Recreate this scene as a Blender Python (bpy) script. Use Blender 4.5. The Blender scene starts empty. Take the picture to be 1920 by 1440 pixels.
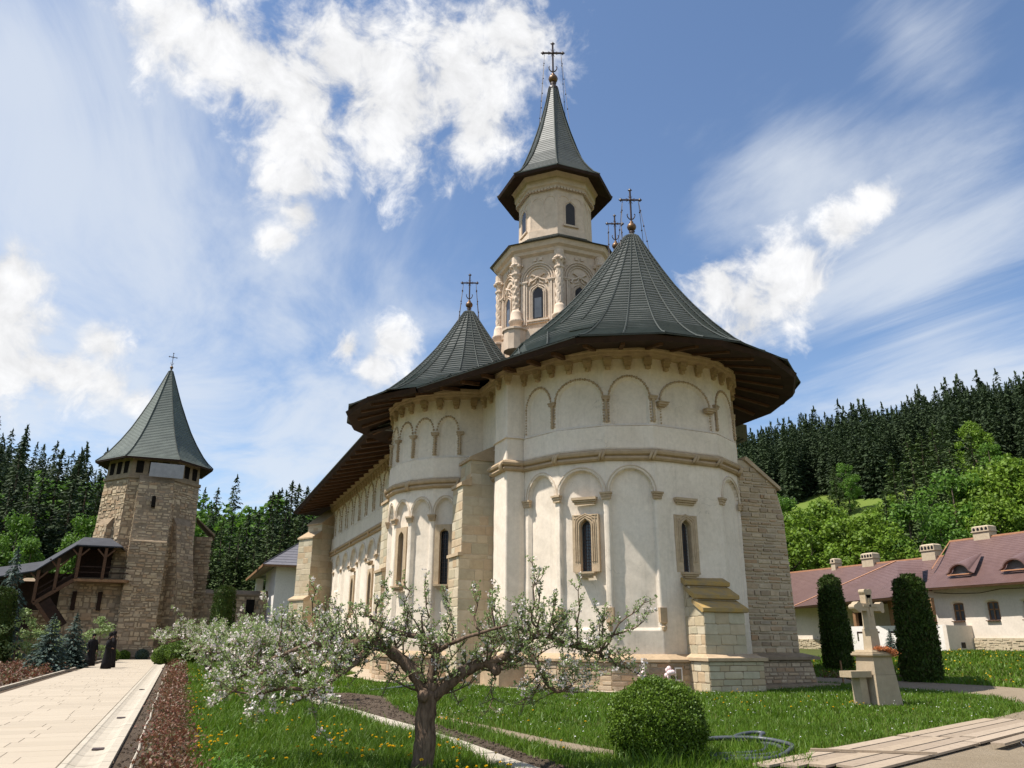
import bpy, math, random
import numpy as np
from math import sin, cos, tan, atan2, radians, degrees, pi, hypot, sqrt, ceil
from mathutils import Vector, Matrix

random.seed(7)
rng = np.random.default_rng(7)
SC = bpy.context.scene
COL = SC.collection

# ------------------------------------------------------------------ camera
YAW, PITCH, ROLL = radians(22.164), radians(18.397), radians(0.3)
EYE = 1.6
fw = Vector((sin(YAW) * cos(PITCH), cos(YAW) * cos(PITCH), sin(PITCH)))
rt = Vector((cos(YAW), -sin(YAW), 0))
upv = rt.cross(fw)
cx = rt * cos(ROLL) + upv * sin(ROLL)
cy = upv * cos(ROLL) - rt * sin(ROLL)
cam_d = bpy.data.cameras.new('camera')
cam_d.sensor_width = 36.0
cam_d.lens = 1450.0 / 1920.0 * 36.0
cam_d.clip_start = 0.1
cam_d.clip_end = 4000
cam = bpy.data.objects.new('camera', cam_d)
COL.objects.link(cam)
M = Matrix((cx, cy, -fw)).transposed().to_4x4()
M.translation = Vector((0, 0, EYE))
cam.matrix_world = M
SC.camera = cam

# ------------------------------------------------------------------ light
SUN_EL, SUN_AZ = radians(60), radians(279)      # azimuth clockwise from +Y
sd = Vector((sin(SUN_AZ) * cos(SUN_EL), cos(SUN_AZ) * cos(SUN_EL), sin(SUN_EL)))
sun_d = bpy.data.lights.new('sun', 'SUN')
sun_d.energy = 5.0
sun_d.angle = radians(0.53)
sun_d.color = (1.0, 0.955, 0.875)
sun = bpy.data.objects.new('sun', sun_d)
COL.objects.link(sun)
sun.rotation_euler = sd.to_track_quat('Z', 'Y').to_euler()
sun.location = (-20, 0, 60)

SC.view_settings.view_transform = 'Standard'
SC.view_settings.look = 'None'
SC.view_settings.gamma = 1.0
SC.view_settings.exposure = 0.52
SC.view_settings.use_curve_mapping = False
SC.render.engine = 'CYCLES'
SC.cycles.max_bounces = 6
SC.cycles.diffuse_bounces = 3
SC.cycles.glossy_bounces = 2
SC.cycles.transmission_bounces = 2
SC.cycles.transparent_max_bounces = 6
SC.cycles.caustics_reflective = False
SC.cycles.caustics_refractive = False

world = bpy.data.worlds.new('World')
SC.world = world
world.use_nodes = True
wn, wl = world.node_tree.nodes, world.node_tree.links
wn.clear()

def wnode(t, **kw):
    n = wn.new(t)
    for k, v in kw.items():
        setattr(n, k, v)
    return n

def wmath(op, a, b=None, c=None):
    n = wnode('ShaderNodeMath', operation=op)
    for i, x in enumerate((a, b, c)):
        if x is None:
            continue
        if isinstance(x, (int, float)):
            n.inputs[i].default_value = x
        else:
            wl.new(x, n.inputs[i])
    return n.outputs[0]

sky = wnode('ShaderNodeTexSky', sky_type='NISHITA')
sky.sun_disc = False
sky.sun_elevation = SUN_EL
sky.sun_rotation = SUN_AZ
sky.altitude = 500
sky.air_density = 1.0
sky.dust_density = 0.4
sky.ozone_density = 2.6
tc = wnode('ShaderNodeTexCoord')
dirv = tc.outputs['Generated']
sep = wnode('ShaderNodeSeparateXYZ')
wl.new(dirv, sep.inputs[0])

def wnoise(vec, scale, detail, rough, dist=0.0):
    n = wnode('ShaderNodeTexNoise')
    n.inputs['Scale'].default_value = scale
    n.inputs['Detail'].default_value = detail
    n.inputs['Roughness'].default_value = rough
    n.inputs['Distortion'].default_value = dist
    wl.new(vec, n.inputs['Vector'])
    return n.outputs['Fac']

# where the cumulus and the high thin cloud stand in the sky: direction + angular size
CUM = [(-0.086, 0.768, 0.635, 0.064), (-0.035, 0.776, 0.63, 0.068), (0.013, 0.786, 0.618, 0.063), (0.05, 0.791, 0.61, 0.078), (0.092, 0.759, 0.645, 0.078), (0.159, 0.768, 0.62, 0.111), (0.228, 0.734, 0.639, 0.101), (0.279, 0.682, 0.676, 0.069), (0.258, 0.758, 0.599, 0.065), (0.065, 0.824, 0.563, 0.069), (0.058, 0.849, 0.525, 0.047), (0.066, 0.867, 0.493, 0.03), (0.047, 0.884, 0.465, 0.025), (-0.216, 0.904, 0.369, 0.048), (-0.218, 0.92, 0.326, 0.061), (-0.215, 0.935, 0.282, 0.064), (-0.186, 0.94, 0.285, 0.043), (-0.151, 0.947, 0.283, 0.042), (-0.113, 0.953, 0.28, 0.033), (-0.079, 0.959, 0.273, 0.021), (-0.129, 0.938, 0.321, 0.031), (0.206, 0.913, 0.353, 0.033), (0.191, 0.927, 0.323, 0.032), (0.154, 0.924, 0.349, 0.022), (0.565, 0.713, 0.414, 0.051), (0.599, 0.697, 0.395, 0.064), (0.625, 0.664, 0.411, 0.058), (0.643, 0.641, 0.418, 0.039), (0.659, 0.596, 0.459, 0.034), (0.676, 0.563, 0.476, 0.029), (0.598, 0.71, 0.372, 0.051),
       # unseen clouds added outside the frame to make the ambient light whiter
       (-0.6, 0.6, 0.53, 0.16), (-0.75, 0.2, 0.63, 0.17), (-0.5, -0.6, 0.62, 0.25), (0.3, -0.8, 0.52, 0.25), (0.0, -0.9, 0.4, 0.2), (0.9, -0.2, 0.39, 0.2), (0.6, -0.6, 0.5, 0.2), (0.85, 0.1, 0.52, 0.08), (-0.1, 0.3, 0.95, 0.16), (0.2, -0.3, 0.93, 0.2)]
CIR = [(-0.163, 0.86, 0.483, 0.185), (-0.0, 0.921, 0.39, 0.191), (-0.214, 0.806, 0.552, 0.134), (0.167, 0.96, 0.224, 0.203), (-0.037, 0.964, 0.263, 0.16), (0.727, 0.555, 0.405, 0.129), (0.75, 0.576, 0.325, 0.146), (0.59, 0.6, 0.53, 0.10), (0.64, 0.45, 0.62, 0.07), (0.06, 0.9, 0.42, 0.12), (-0.2, 0.93, 0.27, 0.16),
       (-0.7, 0.6, 0.4, 0.3), (-0.8, -0.3, 0.5, 0.3), (0.0, -0.8, 0.6, 0.3), (0.9, 0.1, 0.3, 0.25)]

def blobs(L, vec):
    acc = None
    for x, y, z, r in L:
        d = wnode('ShaderNodeVectorMath', operation='DISTANCE')
        wl.new(vec, d.inputs[0])
        d.inputs[1].default_value = (x, y, z)
        v = wmath('MULTIPLY_ADD', d.outputs['Value'], -1.0 / r, 1.0)
        acc = v if acc is None else wmath('SMOOTH_MAX', acc, v, 0.25)
    return acc

# wisps: the direction is bent a little by noise before the cloud bodies are looked up
nv = wnode('ShaderNodeTexNoise')
nv.inputs['Scale'].default_value = 9.0
nv.inputs['Detail'].default_value = 4.0
wl.new(dirv, nv.inputs['Vector'])
off = wnode('ShaderNodeVectorMath', operation='MULTIPLY_ADD')
wl.new(nv.outputs['Color'], off.inputs[0])
off.inputs[1].default_value = (0.05, 0.05, 0.05)
off.inputs[2].default_value = (-0.025, -0.025, -0.025)
bent = wnode('ShaderNodeVectorMath', operation='ADD')
wl.new(dirv, bent.inputs[0])
wl.new(off.outputs[0], bent.inputs[1])
base = blobs(CUM, bent.outputs[0])
f1 = wnoise(bent.outputs[0], 15.0, 10.0, 0.62, 0.25)
f2 = wnoise(bent.outputs[0], 42.0, 6.0, 0.6, 0.1)
dens = wmath('ADD', wmath('MULTIPLY', base, 1.1), wmath('MULTIPLY_ADD', f1, 3.0, -1.33))
dens = wmath('ADD', dens, wmath('MULTIPLY_ADD', f2, 1.1, -0.55))
dens = wmath('MAXIMUM', wmath('MINIMUM', dens, wmath('MULTIPLY_ADD', base, 3.0, 1.6)), -2.0)
mr = wnode('ShaderNodeMapRange', interpolation_type='SMOOTHSTEP')
wl.new(dens, mr.inputs['Value'])
mr.inputs['From Min'].default_value = -0.05
mr.inputs['From Max'].default_value = 0.95
cum = mr.outputs['Result']
# high cirrus on a flat layer, streaked along one wind direction
zc = wmath('MAXIMUM', sep.outputs['Z'], 0.06)
ux = wmath('DIVIDE', sep.outputs['X'], zc)
uy = wmath('DIVIDE', sep.outputs['Y'], zc)
comb = wnode('ShaderNodeCombineXYZ')
wl.new(ux, comb.inputs[0])
wl.new(uy, comb.inputs[1])
mp = wnode('ShaderNodeMapping')
mp.inputs['Rotation'].default_value = (0, 0, radians(40))
mp.inputs['Scale'].default_value = (1.9, 0.75, 1)
wl.new(comb.outputs[0], mp.inputs['Vector'])
c1 = wnoise(mp.outputs[0], 1.0, 9.0, 0.6, 0.5)
cb = wmath('MAXIMUM', blobs(CIR, bent.outputs[0]), -0.8)
cd = wmath('ADD', wmath('MULTIPLY', cb, 0.5), wmath('MULTIPLY_ADD', c1, 2.3, -0.98))
mr2 = wnode('ShaderNodeMapRange', interpolation_type='SMOOTHSTEP')
wl.new(cd, mr2.inputs['Value'])
mr2.inputs['From Min'].default_value = -0.1
mr2.inputs['From Max'].default_value = 0.8
cirrus = wmath('MULTIPLY', mr2.outputs['Result'], 0.74)
# cloud body: brighter crests, slightly grey undersides
tone = wnode('ShaderNodeMapRange')
wl.new(f1, tone.inputs['Value'])
tone.inputs['From Min'].default_value = 0.35
tone.inputs['From Max'].default_value = 0.7
tone.inputs['To Min'].default_value = 4.3
tone.inputs['To Max'].default_value = 6.2
ccol = wnode('ShaderNodeVectorMath', operation='SCALE')
ccol.inputs[0].default_value = (1.0, 1.005, 1.02)
wl.new(tone.outputs[0], ccol.inputs['Scale'])
mx1 = wnode('ShaderNodeMix', data_type='RGBA')
wl.new(cirrus, mx1.inputs[0])
wl.new(sky.outputs[0], mx1.inputs[6])
mx1.inputs[7].default_value = (4.6, 4.9, 5.3, 1)
mx2 = wnode('ShaderNodeMix', data_type='RGBA')
wl.new(cum, mx2.inputs[0])
wl.new(mx1.outputs[2], mx2.inputs[6])
wl.new(ccol.outputs[0], mx2.inputs[7])
bg = wnode('ShaderNodeBackground')
bg.inputs['Strength'].default_value = 0.12
wl.new(mx2.outputs[2], bg.inputs['Color'])
wo = wnode('ShaderNodeOutputWorld')
wl.new(bg.outputs[0], wo.inputs['Surface'])

# ------------------------------------------------------------------ helpers
ORG = {}

def org(p):
    while p is not None:
        if p.name in ORG:
            return ORG[p.name]
        p = p.parent
    return Vector((0, 0, 0))

def thing(name, label, cat, loc=(0, 0, 0), group=None):
    o = bpy.data.objects.new(name, None)
    COL.objects.link(o)
    o.location = loc
    o.empty_display_size = 0.2
    o['label'] = label
    o['category'] = cat
    if group:
        o['group'] = group
    ORG[o.name] = Vector(loc)
    return o

def tag(o, label, cat, group=None):
    o['label'] = label
    o['category'] = cat
    if group:
        o['group'] = group
    return o

def link_mesh(name, me, parent=None, loc=None, rot=None, scl=None):
    o = bpy.data.objects.new(name, me)
    COL.objects.link(o)
    if parent is not None:
        o.parent = parent
    if loc is not None:
        o.location = Vector(loc) - org(parent) if parent is not None else Vector(loc)
    if rot is not None:
        o.rotation_euler = rot
    if scl is not None:
        o.scale = scl
    return o

def np_mesh(name, V, F, mat, parent=None, smooth=False, local=False, mats=None, midx=None):
    """V (n,3), F (m,3|4) arrays -> mesh object (world coordinates unless local)."""
    V = np.asarray(V, dtype=np.float64).reshape(-1, 3)
    F = np.asarray(F, dtype=np.int32)
    me = bpy.data.meshes.new(name)
    if not local and parent is not None:
        V = V - np.array(org(parent))
    k = F.shape[1]
    me.vertices.add(len(V))
    me.vertices.foreach_set('co', V.astype(np.float32).ravel())
    me.loops.add(F.size)
    me.loops.foreach_set('vertex_index', F.ravel())
    me.polygons.add(len(F))
    me.polygons.foreach_set('loop_start', np.arange(0, F.size, k, dtype=np.int32))
    me.polygons.foreach_set('loop_total', np.full(len(F), k, dtype=np.int32))
    if smooth:
        me.polygons.foreach_set('use_smooth', np.ones(len(F), dtype=bool))
    me.update(calc_edges=True)
    for m in (mats or [mat]):
        me.materials.append(m)
    if midx is not None:
        me.polygons.foreach_set('material_index', np.asarray(midx, dtype=np.int32))
    o = bpy.data.objects.new(name, me)
    COL.objects.link(o)
    if parent is not None:
        o.parent = parent
    return o

class MB:
    def __init__(s):
        s.v, s.f = [], []

    def add(s, vs, fs):
        b = len(s.v)
        s.v += [tuple(p) for p in vs]
        s.f += [tuple(b + i for i in f) for f in fs]
        return s

    def box(s, c, sz, rz=0.0, top=1.0, rot=None):
        hx, hy, hz = sz[0] / 2, sz[1] / 2, sz[2] / 2
        pts = [Vector((x * hx * (top if z > 0 else 1), y * hy * (top if z > 0 else 1), z * hz)) for z in (-1, 1) for x, y in ((-1, -1), (1, -1), (1, 1), (-1, 1))]
        m = rot if rot is not None else Matrix.Rotation(rz, 3, 'Z')
        c = Vector(c)
        return s.add([m @ p + c for p in pts], [(3, 2, 1, 0), (4, 5, 6, 7), (0, 1, 5, 4), (1, 2, 6, 5), (2, 3, 7, 6), (3, 0, 4, 7)])

    def bar(s, a, b, w, h=None):
        a, b = Vector(a), Vector(b)
        d = b - a
        q = d.to_track_quat('Z', 'Y').to_matrix()
        return s.box((a + b) / 2, (w, h or w, d.length), rot=q)

    def prism(s, poly, z0, z1):
        n = len(poly)
        vs = [(x, y, z0) for x, y in poly] + [(x, y, z1) for x, y in poly]
        fs = [tuple(range(n - 1, -1, -1)), tuple(range(n, 2 * n))]
        fs += [(i, (i + 1) % n, n + (i + 1) % n, n + i) for i in range(n)]
        return s.add(vs, fs)

    def loft(s, rings, cap0=True, cap1=True, closed=True):
        n = len(rings[0])
        vs = [p for r in rings for p in r]
        fs = []
        for k in range(len(rings) - 1):
            for i in range(n if closed else n - 1):
                j = (i + 1) % n
                fs.append((k * n + i, k * n + j, (k + 1) * n + j, (k + 1) * n + i))
        if cap0:
            fs.append(tuple(range(n - 1, -1, -1)))
        if cap1:
            b = (len(rings) - 1) * n
            fs.append(tuple(range(b, b + n)))
        return s.add(vs, fs)

    def lathe(s, prof, c, n=12, a0=0.0):
        c = Vector(c)
        rings = [[(c.x + r * cos(a0 + 2 * pi * i / n), c.y + r * sin(a0 + 2 * pi * i / n), c.z + z) for i in range(n)] for r, z in prof]
        return s.loft(rings)

    def tube(s, path, rad, n=6, cap=True):
        P = [Vector(p) for p in path]
        rads = rad if isinstance(rad, (list, tuple)) else [rad] * len(P)
        rings = []
        ref = None
        for i, p in enumerate(P):
            d = (P[min(i + 1, len(P) - 1)] - P[max(i - 1, 0)])
            if d.length < 1e-9:
                d = Vector((0, 0, 1))
            d.normalize()
            if ref is None:
                ref = Vector((0, 0, 1)) if abs(d.z) < 0.9 else Vector((1, 0, 0))
            u = (ref - d * ref.dot(d))
            if u.length < 1e-6:
                u = d.orthogonal()
            u.normalize()
            ref = u
            w = d.cross(u)
            rings.append([p + (u * cos(2 * pi * k / n) + w * sin(2 * pi * k / n)) * rads[i] for k in range(n)])
        return s.loft(rings, cap, cap)

    def ball(s, c, r, n=8, m=5, sz=1.0):
        prof = [(max(1e-4, r * sin(pi * k / m)), -r * sz * cos(pi * k / m)) for k in range(m + 1)]
        return s.lathe(prof, c, n)

    def mesh(s, name, mat, off=(0, 0, 0), smooth=False):
        me = bpy.data.meshes.new(name)
        o = Vector(off)
        me.from_pydata([tuple(Vector(p) - o) for p in s.v], [], s.f)
        me.materials.append(mat)
        if smooth:
            for p in me.polygons:
                p.use_smooth = True
        me.update()
        return me

    def build(s, name, mat, parent=None, smooth=False):
        return link_mesh(name, s.mesh(name, mat, org(parent) if parent is not None else (0, 0, 0), smooth), parent)

def structure(o):
    o['kind'] = 'structure'
    return o

def stuff(o):
    o['kind'] = 'stuff'
    return o

# ------------------------------------------------------------------ materials
def lin(r, g, b):
    f = lambda c: (c / 255 / 12.92) if c / 255 <= 0.04045 else ((c / 255 + 0.055) / 1.055) ** 2.4
    return (f(r), f(g), f(b), 1)

class Mat:
    def __init__(s, name, rough=0.85, spec=0.3):
        s.m = bpy.data.materials.new(name)
        s.m.use_nodes = True
        s.n, s.l = s.m.node_tree.nodes, s.m.node_tree.links
        s.b = s.n['Principled BSDF']
        s.b.inputs['Roughness'].default_value = rough
        s.b.inputs['Specular IOR Level'].default_value = spec
        g = s.n.new('ShaderNodeNewGeometry')
        s.pos = g.outputs['Position']
        s.isl = g.outputs['Random Per Island']
        s.nrm = g.outputs['Normal']
        s.col = None
        s.bumpn = None

    def noise(s, scale, detail=4, rough=0.55, dist=0.0, vec=None, stretch=None):
        t = s.n.new('ShaderNodeTexNoise')
        t.inputs['Scale'].default_value = scale
        t.inputs['Detail'].default_value = detail
        t.inputs['Roughness'].default_value = rough
        t.inputs['Distortion'].default_value = dist
        v = vec or s.pos
        if stretch:
            mpn = s.n.new('ShaderNodeMapping')
            mpn.inputs['Scale'].default_value = stretch
            s.l.new(v, mpn.inputs['Vector'])
            v = mpn.outputs[0]
        s.l.new(v, t.inputs['Vector'])
        return t.outputs['Fac']

    def voronoi(s, scale, feature='F1', stretch=None):
        t = s.n.new('ShaderNodeTexVoronoi')
        t.feature = feature
        t.inputs['Scale'].default_value = scale
        v = s.pos
        if stretch:
            mpn = s.n.new('ShaderNodeMapping')
            mpn.inputs['Scale'].default_value = stretch
            s.l.new(v, mpn.inputs['Vector'])
            v = mpn.outputs[0]
        s.l.new(v, t.inputs['Vector'])
        return t.outputs['Distance']

    def objrand(s):
        return s.n.new('ShaderNodeObjectInfo').outputs['Random']

    def ramp(s, fac, stops):
        r = s.n.new('ShaderNodeValToRGB')
        e = r.color_ramp.elements
        while len(e) < len(stops):
            e.new(0.5)
        for i, (p, c) in enumerate(stops):
            e[i].position = p
            e[i].color = c if len(c) == 4 else (*c, 1)
        s.l.new(fac, r.inputs[0])
        return r.outputs[0]

    def rng(s, fac, a, b, lo=0.0, hi=1.0):
        r = s.n.new('ShaderNodeMapRange')
        s.l.new(fac, r.inputs[0])
        r.inputs[1].default_value, r.inputs[2].default_value = a, b
        r.inputs[3].default_value, r.inputs[4].default_value = lo, hi
        return r.outputs[0]

    def math(s, op, a, b):
        n = s.n.new('ShaderNodeMath')
        n.operation = op
        for i, x in enumerate((a, b)):
            if isinstance(x, (int, float)):
                n.inputs[i].default_value = x
            else:
                s.l.new(x, n.inputs[i])
        return n.outputs[0]

    def mix(s, fac, a, b, mode='MIX'):
        n = s.n.new('ShaderNodeMix')
        n.data_type = 'RGBA'
        n.blend_type = mode
        for i, x in ((0, fac), (6, a), (7, b)):
            if isinstance(x, (int, float)):
                n.inputs[i].default_value = x
            elif isinstance(x, tuple):
                n.inputs[i].default_value = x if len(x) == 4 else (*x, 1)
            else:
                s.l.new(x, n.inputs[i])
        return n.outputs[2]

    def bump(s, h, strength=0.3, dist=0.02):
        b = s.n.new('ShaderNodeBump')
        b.inputs['Strength'].default_value = strength
        b.inputs['Distance'].default_value = dist
        s.l.new(h, b.inputs['Height'])
        if s.bumpn is not None:
            s.l.new(s.bumpn, b.inputs['Normal'])
        s.bumpn = b.outputs[0]
        return s

    def out(s, col=None, translucent=0.0):
        if col is not None:
            if isinstance(col, tuple):
                s.b.inputs['Base Color'].default_value = col if len(col) == 4 else (*col, 1)
            else:
                s.l.new(col, s.b.inputs['Base Color'])
        if s.bumpn is not None:
            s.l.new(s.bumpn, s.b.inputs['Normal'])
        if translucent > 0:
            t = s.n.new('ShaderNodeBsdfTranslucent')
            if isinstance(col, tuple):
                t.inputs[0].default_value = col if len(col) == 4 else (*col, 1)
            else:
                s.l.new(col, t.inputs[0])
            mx = s.n.new('ShaderNodeMixShader')
            mx.inputs[0].default_value = translucent
            s.l.new(s.b.outputs[0], mx.inputs[1])
            s.l.new(t.outputs[0], mx.inputs[2])
            o = [n for n in s.n if n.type == 'OUTPUT_MATERIAL'][0]
            s.l.new(mx.outputs[0], o.inputs['Surface'])
        return s.m

def mat_plaster(name, c0, c1, stain=(0.40, 0.32, 0.235), amt=0.45, bump=0.25):
    m = Mat(name, 0.92, 0.2)
    big = m.noise(0.55, 5, 0.6, 0.4)
    col = m.mix(m.rng(big, 0.35, 0.65), c0, c1)
    st = m.noise(0.8, 7, 0.68, 0.8, stretch=(1, 1, 0.45))
    col = m.mix(m.math('MULTIPLY', m.rng(st, 0.54, 0.8), amt), col, stain)
    sk = m.noise(1.0, 6, 0.65, 0.2, stretch=(7, 7, 0.35))
    col = m.mix(m.math('MULTIPLY', m.rng(sk, 0.52, 0.72), amt * 0.8), col, tuple(x * 0.72 for x in c1))
    pv = m.voronoi(0.42)
    col = m.mix(m.math('MULTIPLY', m.rng(pv, 0.5, 0.56), 0.2 * min(1, amt * 3)), col, tuple(min(1, x * 1.08) for x in c0))
    ck = m.n.new('ShaderNodeTexVoronoi'); ck.feature = 'DISTANCE_TO_EDGE'; ck.inputs['Scale'].default_value = 0.55
    wv = m.n.new('ShaderNodeVectorMath'); wv.operation = 'MULTIPLY_ADD'
    nz = m.n.new('ShaderNodeTexNoise'); nz.inputs['Scale'].default_value = 1.6; nz.inputs['Detail'].default_value = 6
    m.l.new(m.pos, nz.inputs['Vector']); m.l.new(nz.outputs['Color'], wv.inputs[0]); wv.inputs[1].default_value = (0.9, 0.9, 0.9)
    m.l.new(m.pos, wv.inputs[2]); m.l.new(wv.outputs[0], ck.inputs['Vector'])
    cl_ = m.rng(ck.outputs['Distance'], 0.0, 0.006, 1.0, 0.0)
    col = m.mix(m.math('MULTIPLY', m.math('MULTIPLY', cl_, m.rng(big, 0.5, 0.6)), min(0.5, amt * 1.2)), col, (0.30, 0.25, 0.19))
    zs_ = m.n.new('ShaderNodeSeparateXYZ'); m.l.new(m.pos, zs_.inputs[0])
    dz_ = m.math('ADD', zs_.outputs['Z'], m.rng(st, 0.3, 0.7, -0.7, 0.7))
    col = m.mix(m.math('MULTIPLY', m.rng(dz_, 1.3, 2.6, 1.0, 0.0), amt * 0.9), col, (0.44, 0.37, 0.28))
    fine = m.noise(7, 6, 0.65)
    col = m.mix(0.25, col, m.ramp(fine, [(0.3, (0.42, 0.40, 0.37)), (0.7, (1, 1, 1))]), 'MULTIPLY')
    m.bump(m.noise(5, 8, 0.65), bump, 0.03)
    return m.out(col)

def mat_stone(name, cols, rough=0.9, bump=0.5, per_obj=True, var=0.55, nscale=6, dark=0.35):
    m = Mat(name, rough, 0.25)
    r = m.objrand() if per_obj else m.isl
    col = m.ramp(r, [(i / max(1, len(cols) - 1), c) for i, c in enumerate(cols)])
    n = m.noise(nscale, 7, 0.66, 0.3)
    col = m.mix(var, col, m.ramp(n, [(0.3, (dark, dark * 0.95, dark * 0.88)), (0.66, (1, 1, 1))]), 'MULTIPLY')
    m.bump(m.noise(nscale * 3, 8, 0.7), bump, 0.02)
    return m.out(col)

def mat_simple(name, col, col2=None, scale=6, rough=0.8, spec=0.3, bump=0.15, stretch=None, metal=0.0):
    m = Mat(name, rough, spec)
    m.b.inputs['Metallic'].default_value = metal
    n = m.noise(scale, 6, 0.62, 0.3, stretch=stretch)
    c = m.mix(m.rng(n, 0.3, 0.7), col, col2 or tuple(x * 0.7 for x in col[:3]))
    if bump:
        m.bump(n, bump, 0.02)
    return m.out(c)

def mat_leaf(name, cols, rough=0.55, trans=0.3, spec=0.3, big=0.35, bscale=0.5):
    m = Mat(name, rough, spec)
    col = m.ramp(m.isl, [(i / max(1, len(cols) - 1), c) for i, c in enumerate(cols)])
    n = m.noise(bscale, 3, 0.5)
    col = m.mix(big, col, m.ramp(n, [(0.35, (0.45, 0.5, 0.4)), (0.65, (1, 1, 1))]), 'MULTIPLY')
    return m.out(col, trans)

PLASTER = mat_plaster('lime_plaster', (0.80, 0.69, 0.57), (0.73, 0.62, 0.50))
PLASTER2 = mat_plaster('white_plaster', (0.82, 0.77, 0.72), (0.78, 0.73, 0.68), amt=0.08, bump=0.1)
PLASTER3 = mat_plaster('cream_plaster', (0.76, 0.665, 0.565), (0.72, 0.62, 0.52), amt=0.15, bump=0.1)
TRIM = mat_stone('carved_sandstone', [(0.47, 0.345, 0.22), (0.53, 0.40, 0.265), (0.43, 0.31, 0.195)], var=0.5, nscale=4, dark=0.5)
TOWERST = mat_stone('pale_carved_stone', [(0.66, 0.52, 0.40), (0.62, 0.485, 0.37), (0.68, 0.545, 0.43)], var=0.45, nscale=3, dark=0.5, bump=0.3)
ASHLAR = mat_stone('ashlar_sandstone', [(0.50, 0.40, 0.26), (0.46, 0.39, 0.27), (0.55, 0.45, 0.31), (0.42, 0.37, 0.26), (0.58, 0.50, 0.37), (0.47, 0.34, 0.21), (0.52, 0.46, 0.34)], var=0.4, nscale=3.5, dark=0.55)
RUBBLE = mat_stone('rubble_stone', [(0.42, 0.305, 0.195), (0.52, 0.40, 0.27), (0.31, 0.23, 0.155), (0.58, 0.46, 0.32), (0.41, 0.26, 0.15), (0.38, 0.305, 0.225), (0.48, 0.345, 0.215)], var=0.5, nscale=5, dark=0.4)
RUBBLE_I = mat_stone('tower_rubble_stone', [(0.50, 0.375, 0.24), (0.60, 0.465, 0.31), (0.34, 0.26, 0.18), (0.64, 0.51, 0.35), (0.46, 0.31, 0.19), (0.40, 0.32, 0.235)], per_obj=False, var=0.5, nscale=3, dark=0.4)
MORTAR = mat_simple('lime_mortar', (0.50, 0.41, 0.295), (0.40, 0.32, 0.225), 5, 0.95, 0.1, 0.4)
MORTAR_D = mat_simple('old_mortar', (0.31, 0.235, 0.16), (0.20, 0.15, 0.10), 2.5, 0.95, 0.1, 0.5)
MOSSY = mat_simple('mossy_stone_slab', (0.44, 0.275, 0.075), (0.27, 0.21, 0.13), 3, 0.95, 0.1, 0.4)
OAK = mat_simple('weathered_oak', (0.125, 0.062, 0.032), (0.07, 0.036, 0.02), 4, 0.75, 0.25, 0.3, stretch=(1, 1, 4))
OAK_L = mat_simple('oak_beam', (0.30, 0.165, 0.08), (0.17, 0.09, 0.045), 5, 0.75, 0.25, 0.3)
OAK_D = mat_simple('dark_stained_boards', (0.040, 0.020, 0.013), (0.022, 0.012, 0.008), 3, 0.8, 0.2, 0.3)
IRON = mat_simple('dark_iron', (0.035, 0.022, 0.02), (0.06, 0.03, 0.022), 20, 0.5, 0.5, 0.1)
GILT = mat_simple('old_copper_ball', (0.22, 0.115, 0.05), (0.07, 0.045, 0.03), 8, 0.45, 0.5, 0.1, metal=0.6)
GLASS = mat_simple('dark_window_glass', (0.010, 0.010, 0.012), (0.017, 0.017, 0.02), 2, 0.22, 0.25, 0.0)
GLASS_B = mat_simple('grey_window_glass', (0.10, 0.11, 0.125), (0.05, 0.055, 0.065), 1.5, 0.12, 0.6, 0.0)

def mat_roof(name, c0, c1, streak, rough=0.55, per=None):
    m = Mat(name, rough, 0.4)
    n = m.noise(1.2, 6, 0.6, 0.5)
    c = m.mix(m.rng(n, 0.3, 0.7), c0, c1)
    s2 = m.noise(9, 5, 0.7, 0.4, stretch=(0.35, 0.35, 2.6))
    c = m.mix(m.rng(s2, 0.55, 0.78, 0, 0.75), c, streak)
    s3 = m.noise(40, 3, 0.6)
    c = m.mix(0.3, c, m.ramp(s3, [(0.3, (0.5, 0.5, 0.5)), (0.7, (1, 1, 1))]), 'MULTIPLY')
    m.bump(s2, 0.15, 0.01)
    return m.out(c)

COPPER = mat_roof('patinated_copper', (0.050, 0.052, 0.047), (0.078, 0.081, 0.073), (0.155, 0.165, 0.148), 0.5)
SLATE_T = mat_roof('tower_shingle', (0.085, 0.10, 0.088), (0.125, 0.145, 0.125), (0.20, 0.215, 0.19), 0.6)
SLATE = mat_roof('grey_slate', (0.13, 0.125, 0.14), (0.17, 0.16, 0.175), (0.23, 0.22, 0.235), 0.6)
SLATE_D = mat_roof('dark_slate', (0.035, 0.036, 0.042), (0.05, 0.052, 0.06), (0.085, 0.086, 0.095), 0.85)
TILE = mat_roof('brown_copper_sheet', (0.125, 0.070, 0.060), (0.16, 0.094, 0.082), (0.205, 0.132, 0.122), 0.45)
FLASH = mat_simple('bright_copper_flashing', (0.48, 0.24, 0.13), (0.36, 0.17, 0.09), 6, 0.5, 0.5, 0.05)
LIP = mat_roof('pale_course_edge', (0.15, 0.165, 0.15), (0.22, 0.235, 0.215), (0.07, 0.08, 0.07), 0.75)  # course lips coloured paler than the sheets
VOID = mat_simple('dark_hollow', (0.012, 0.01, 0.009), (0.02, 0.017, 0.015), 5, 1.0, 0.0, 0)
SEAMM = mat_simple('copper_seam', (0.04, 0.046, 0.042), (0.065, 0.072, 0.066), 5, 0.8, 0.2, 0.05)

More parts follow.
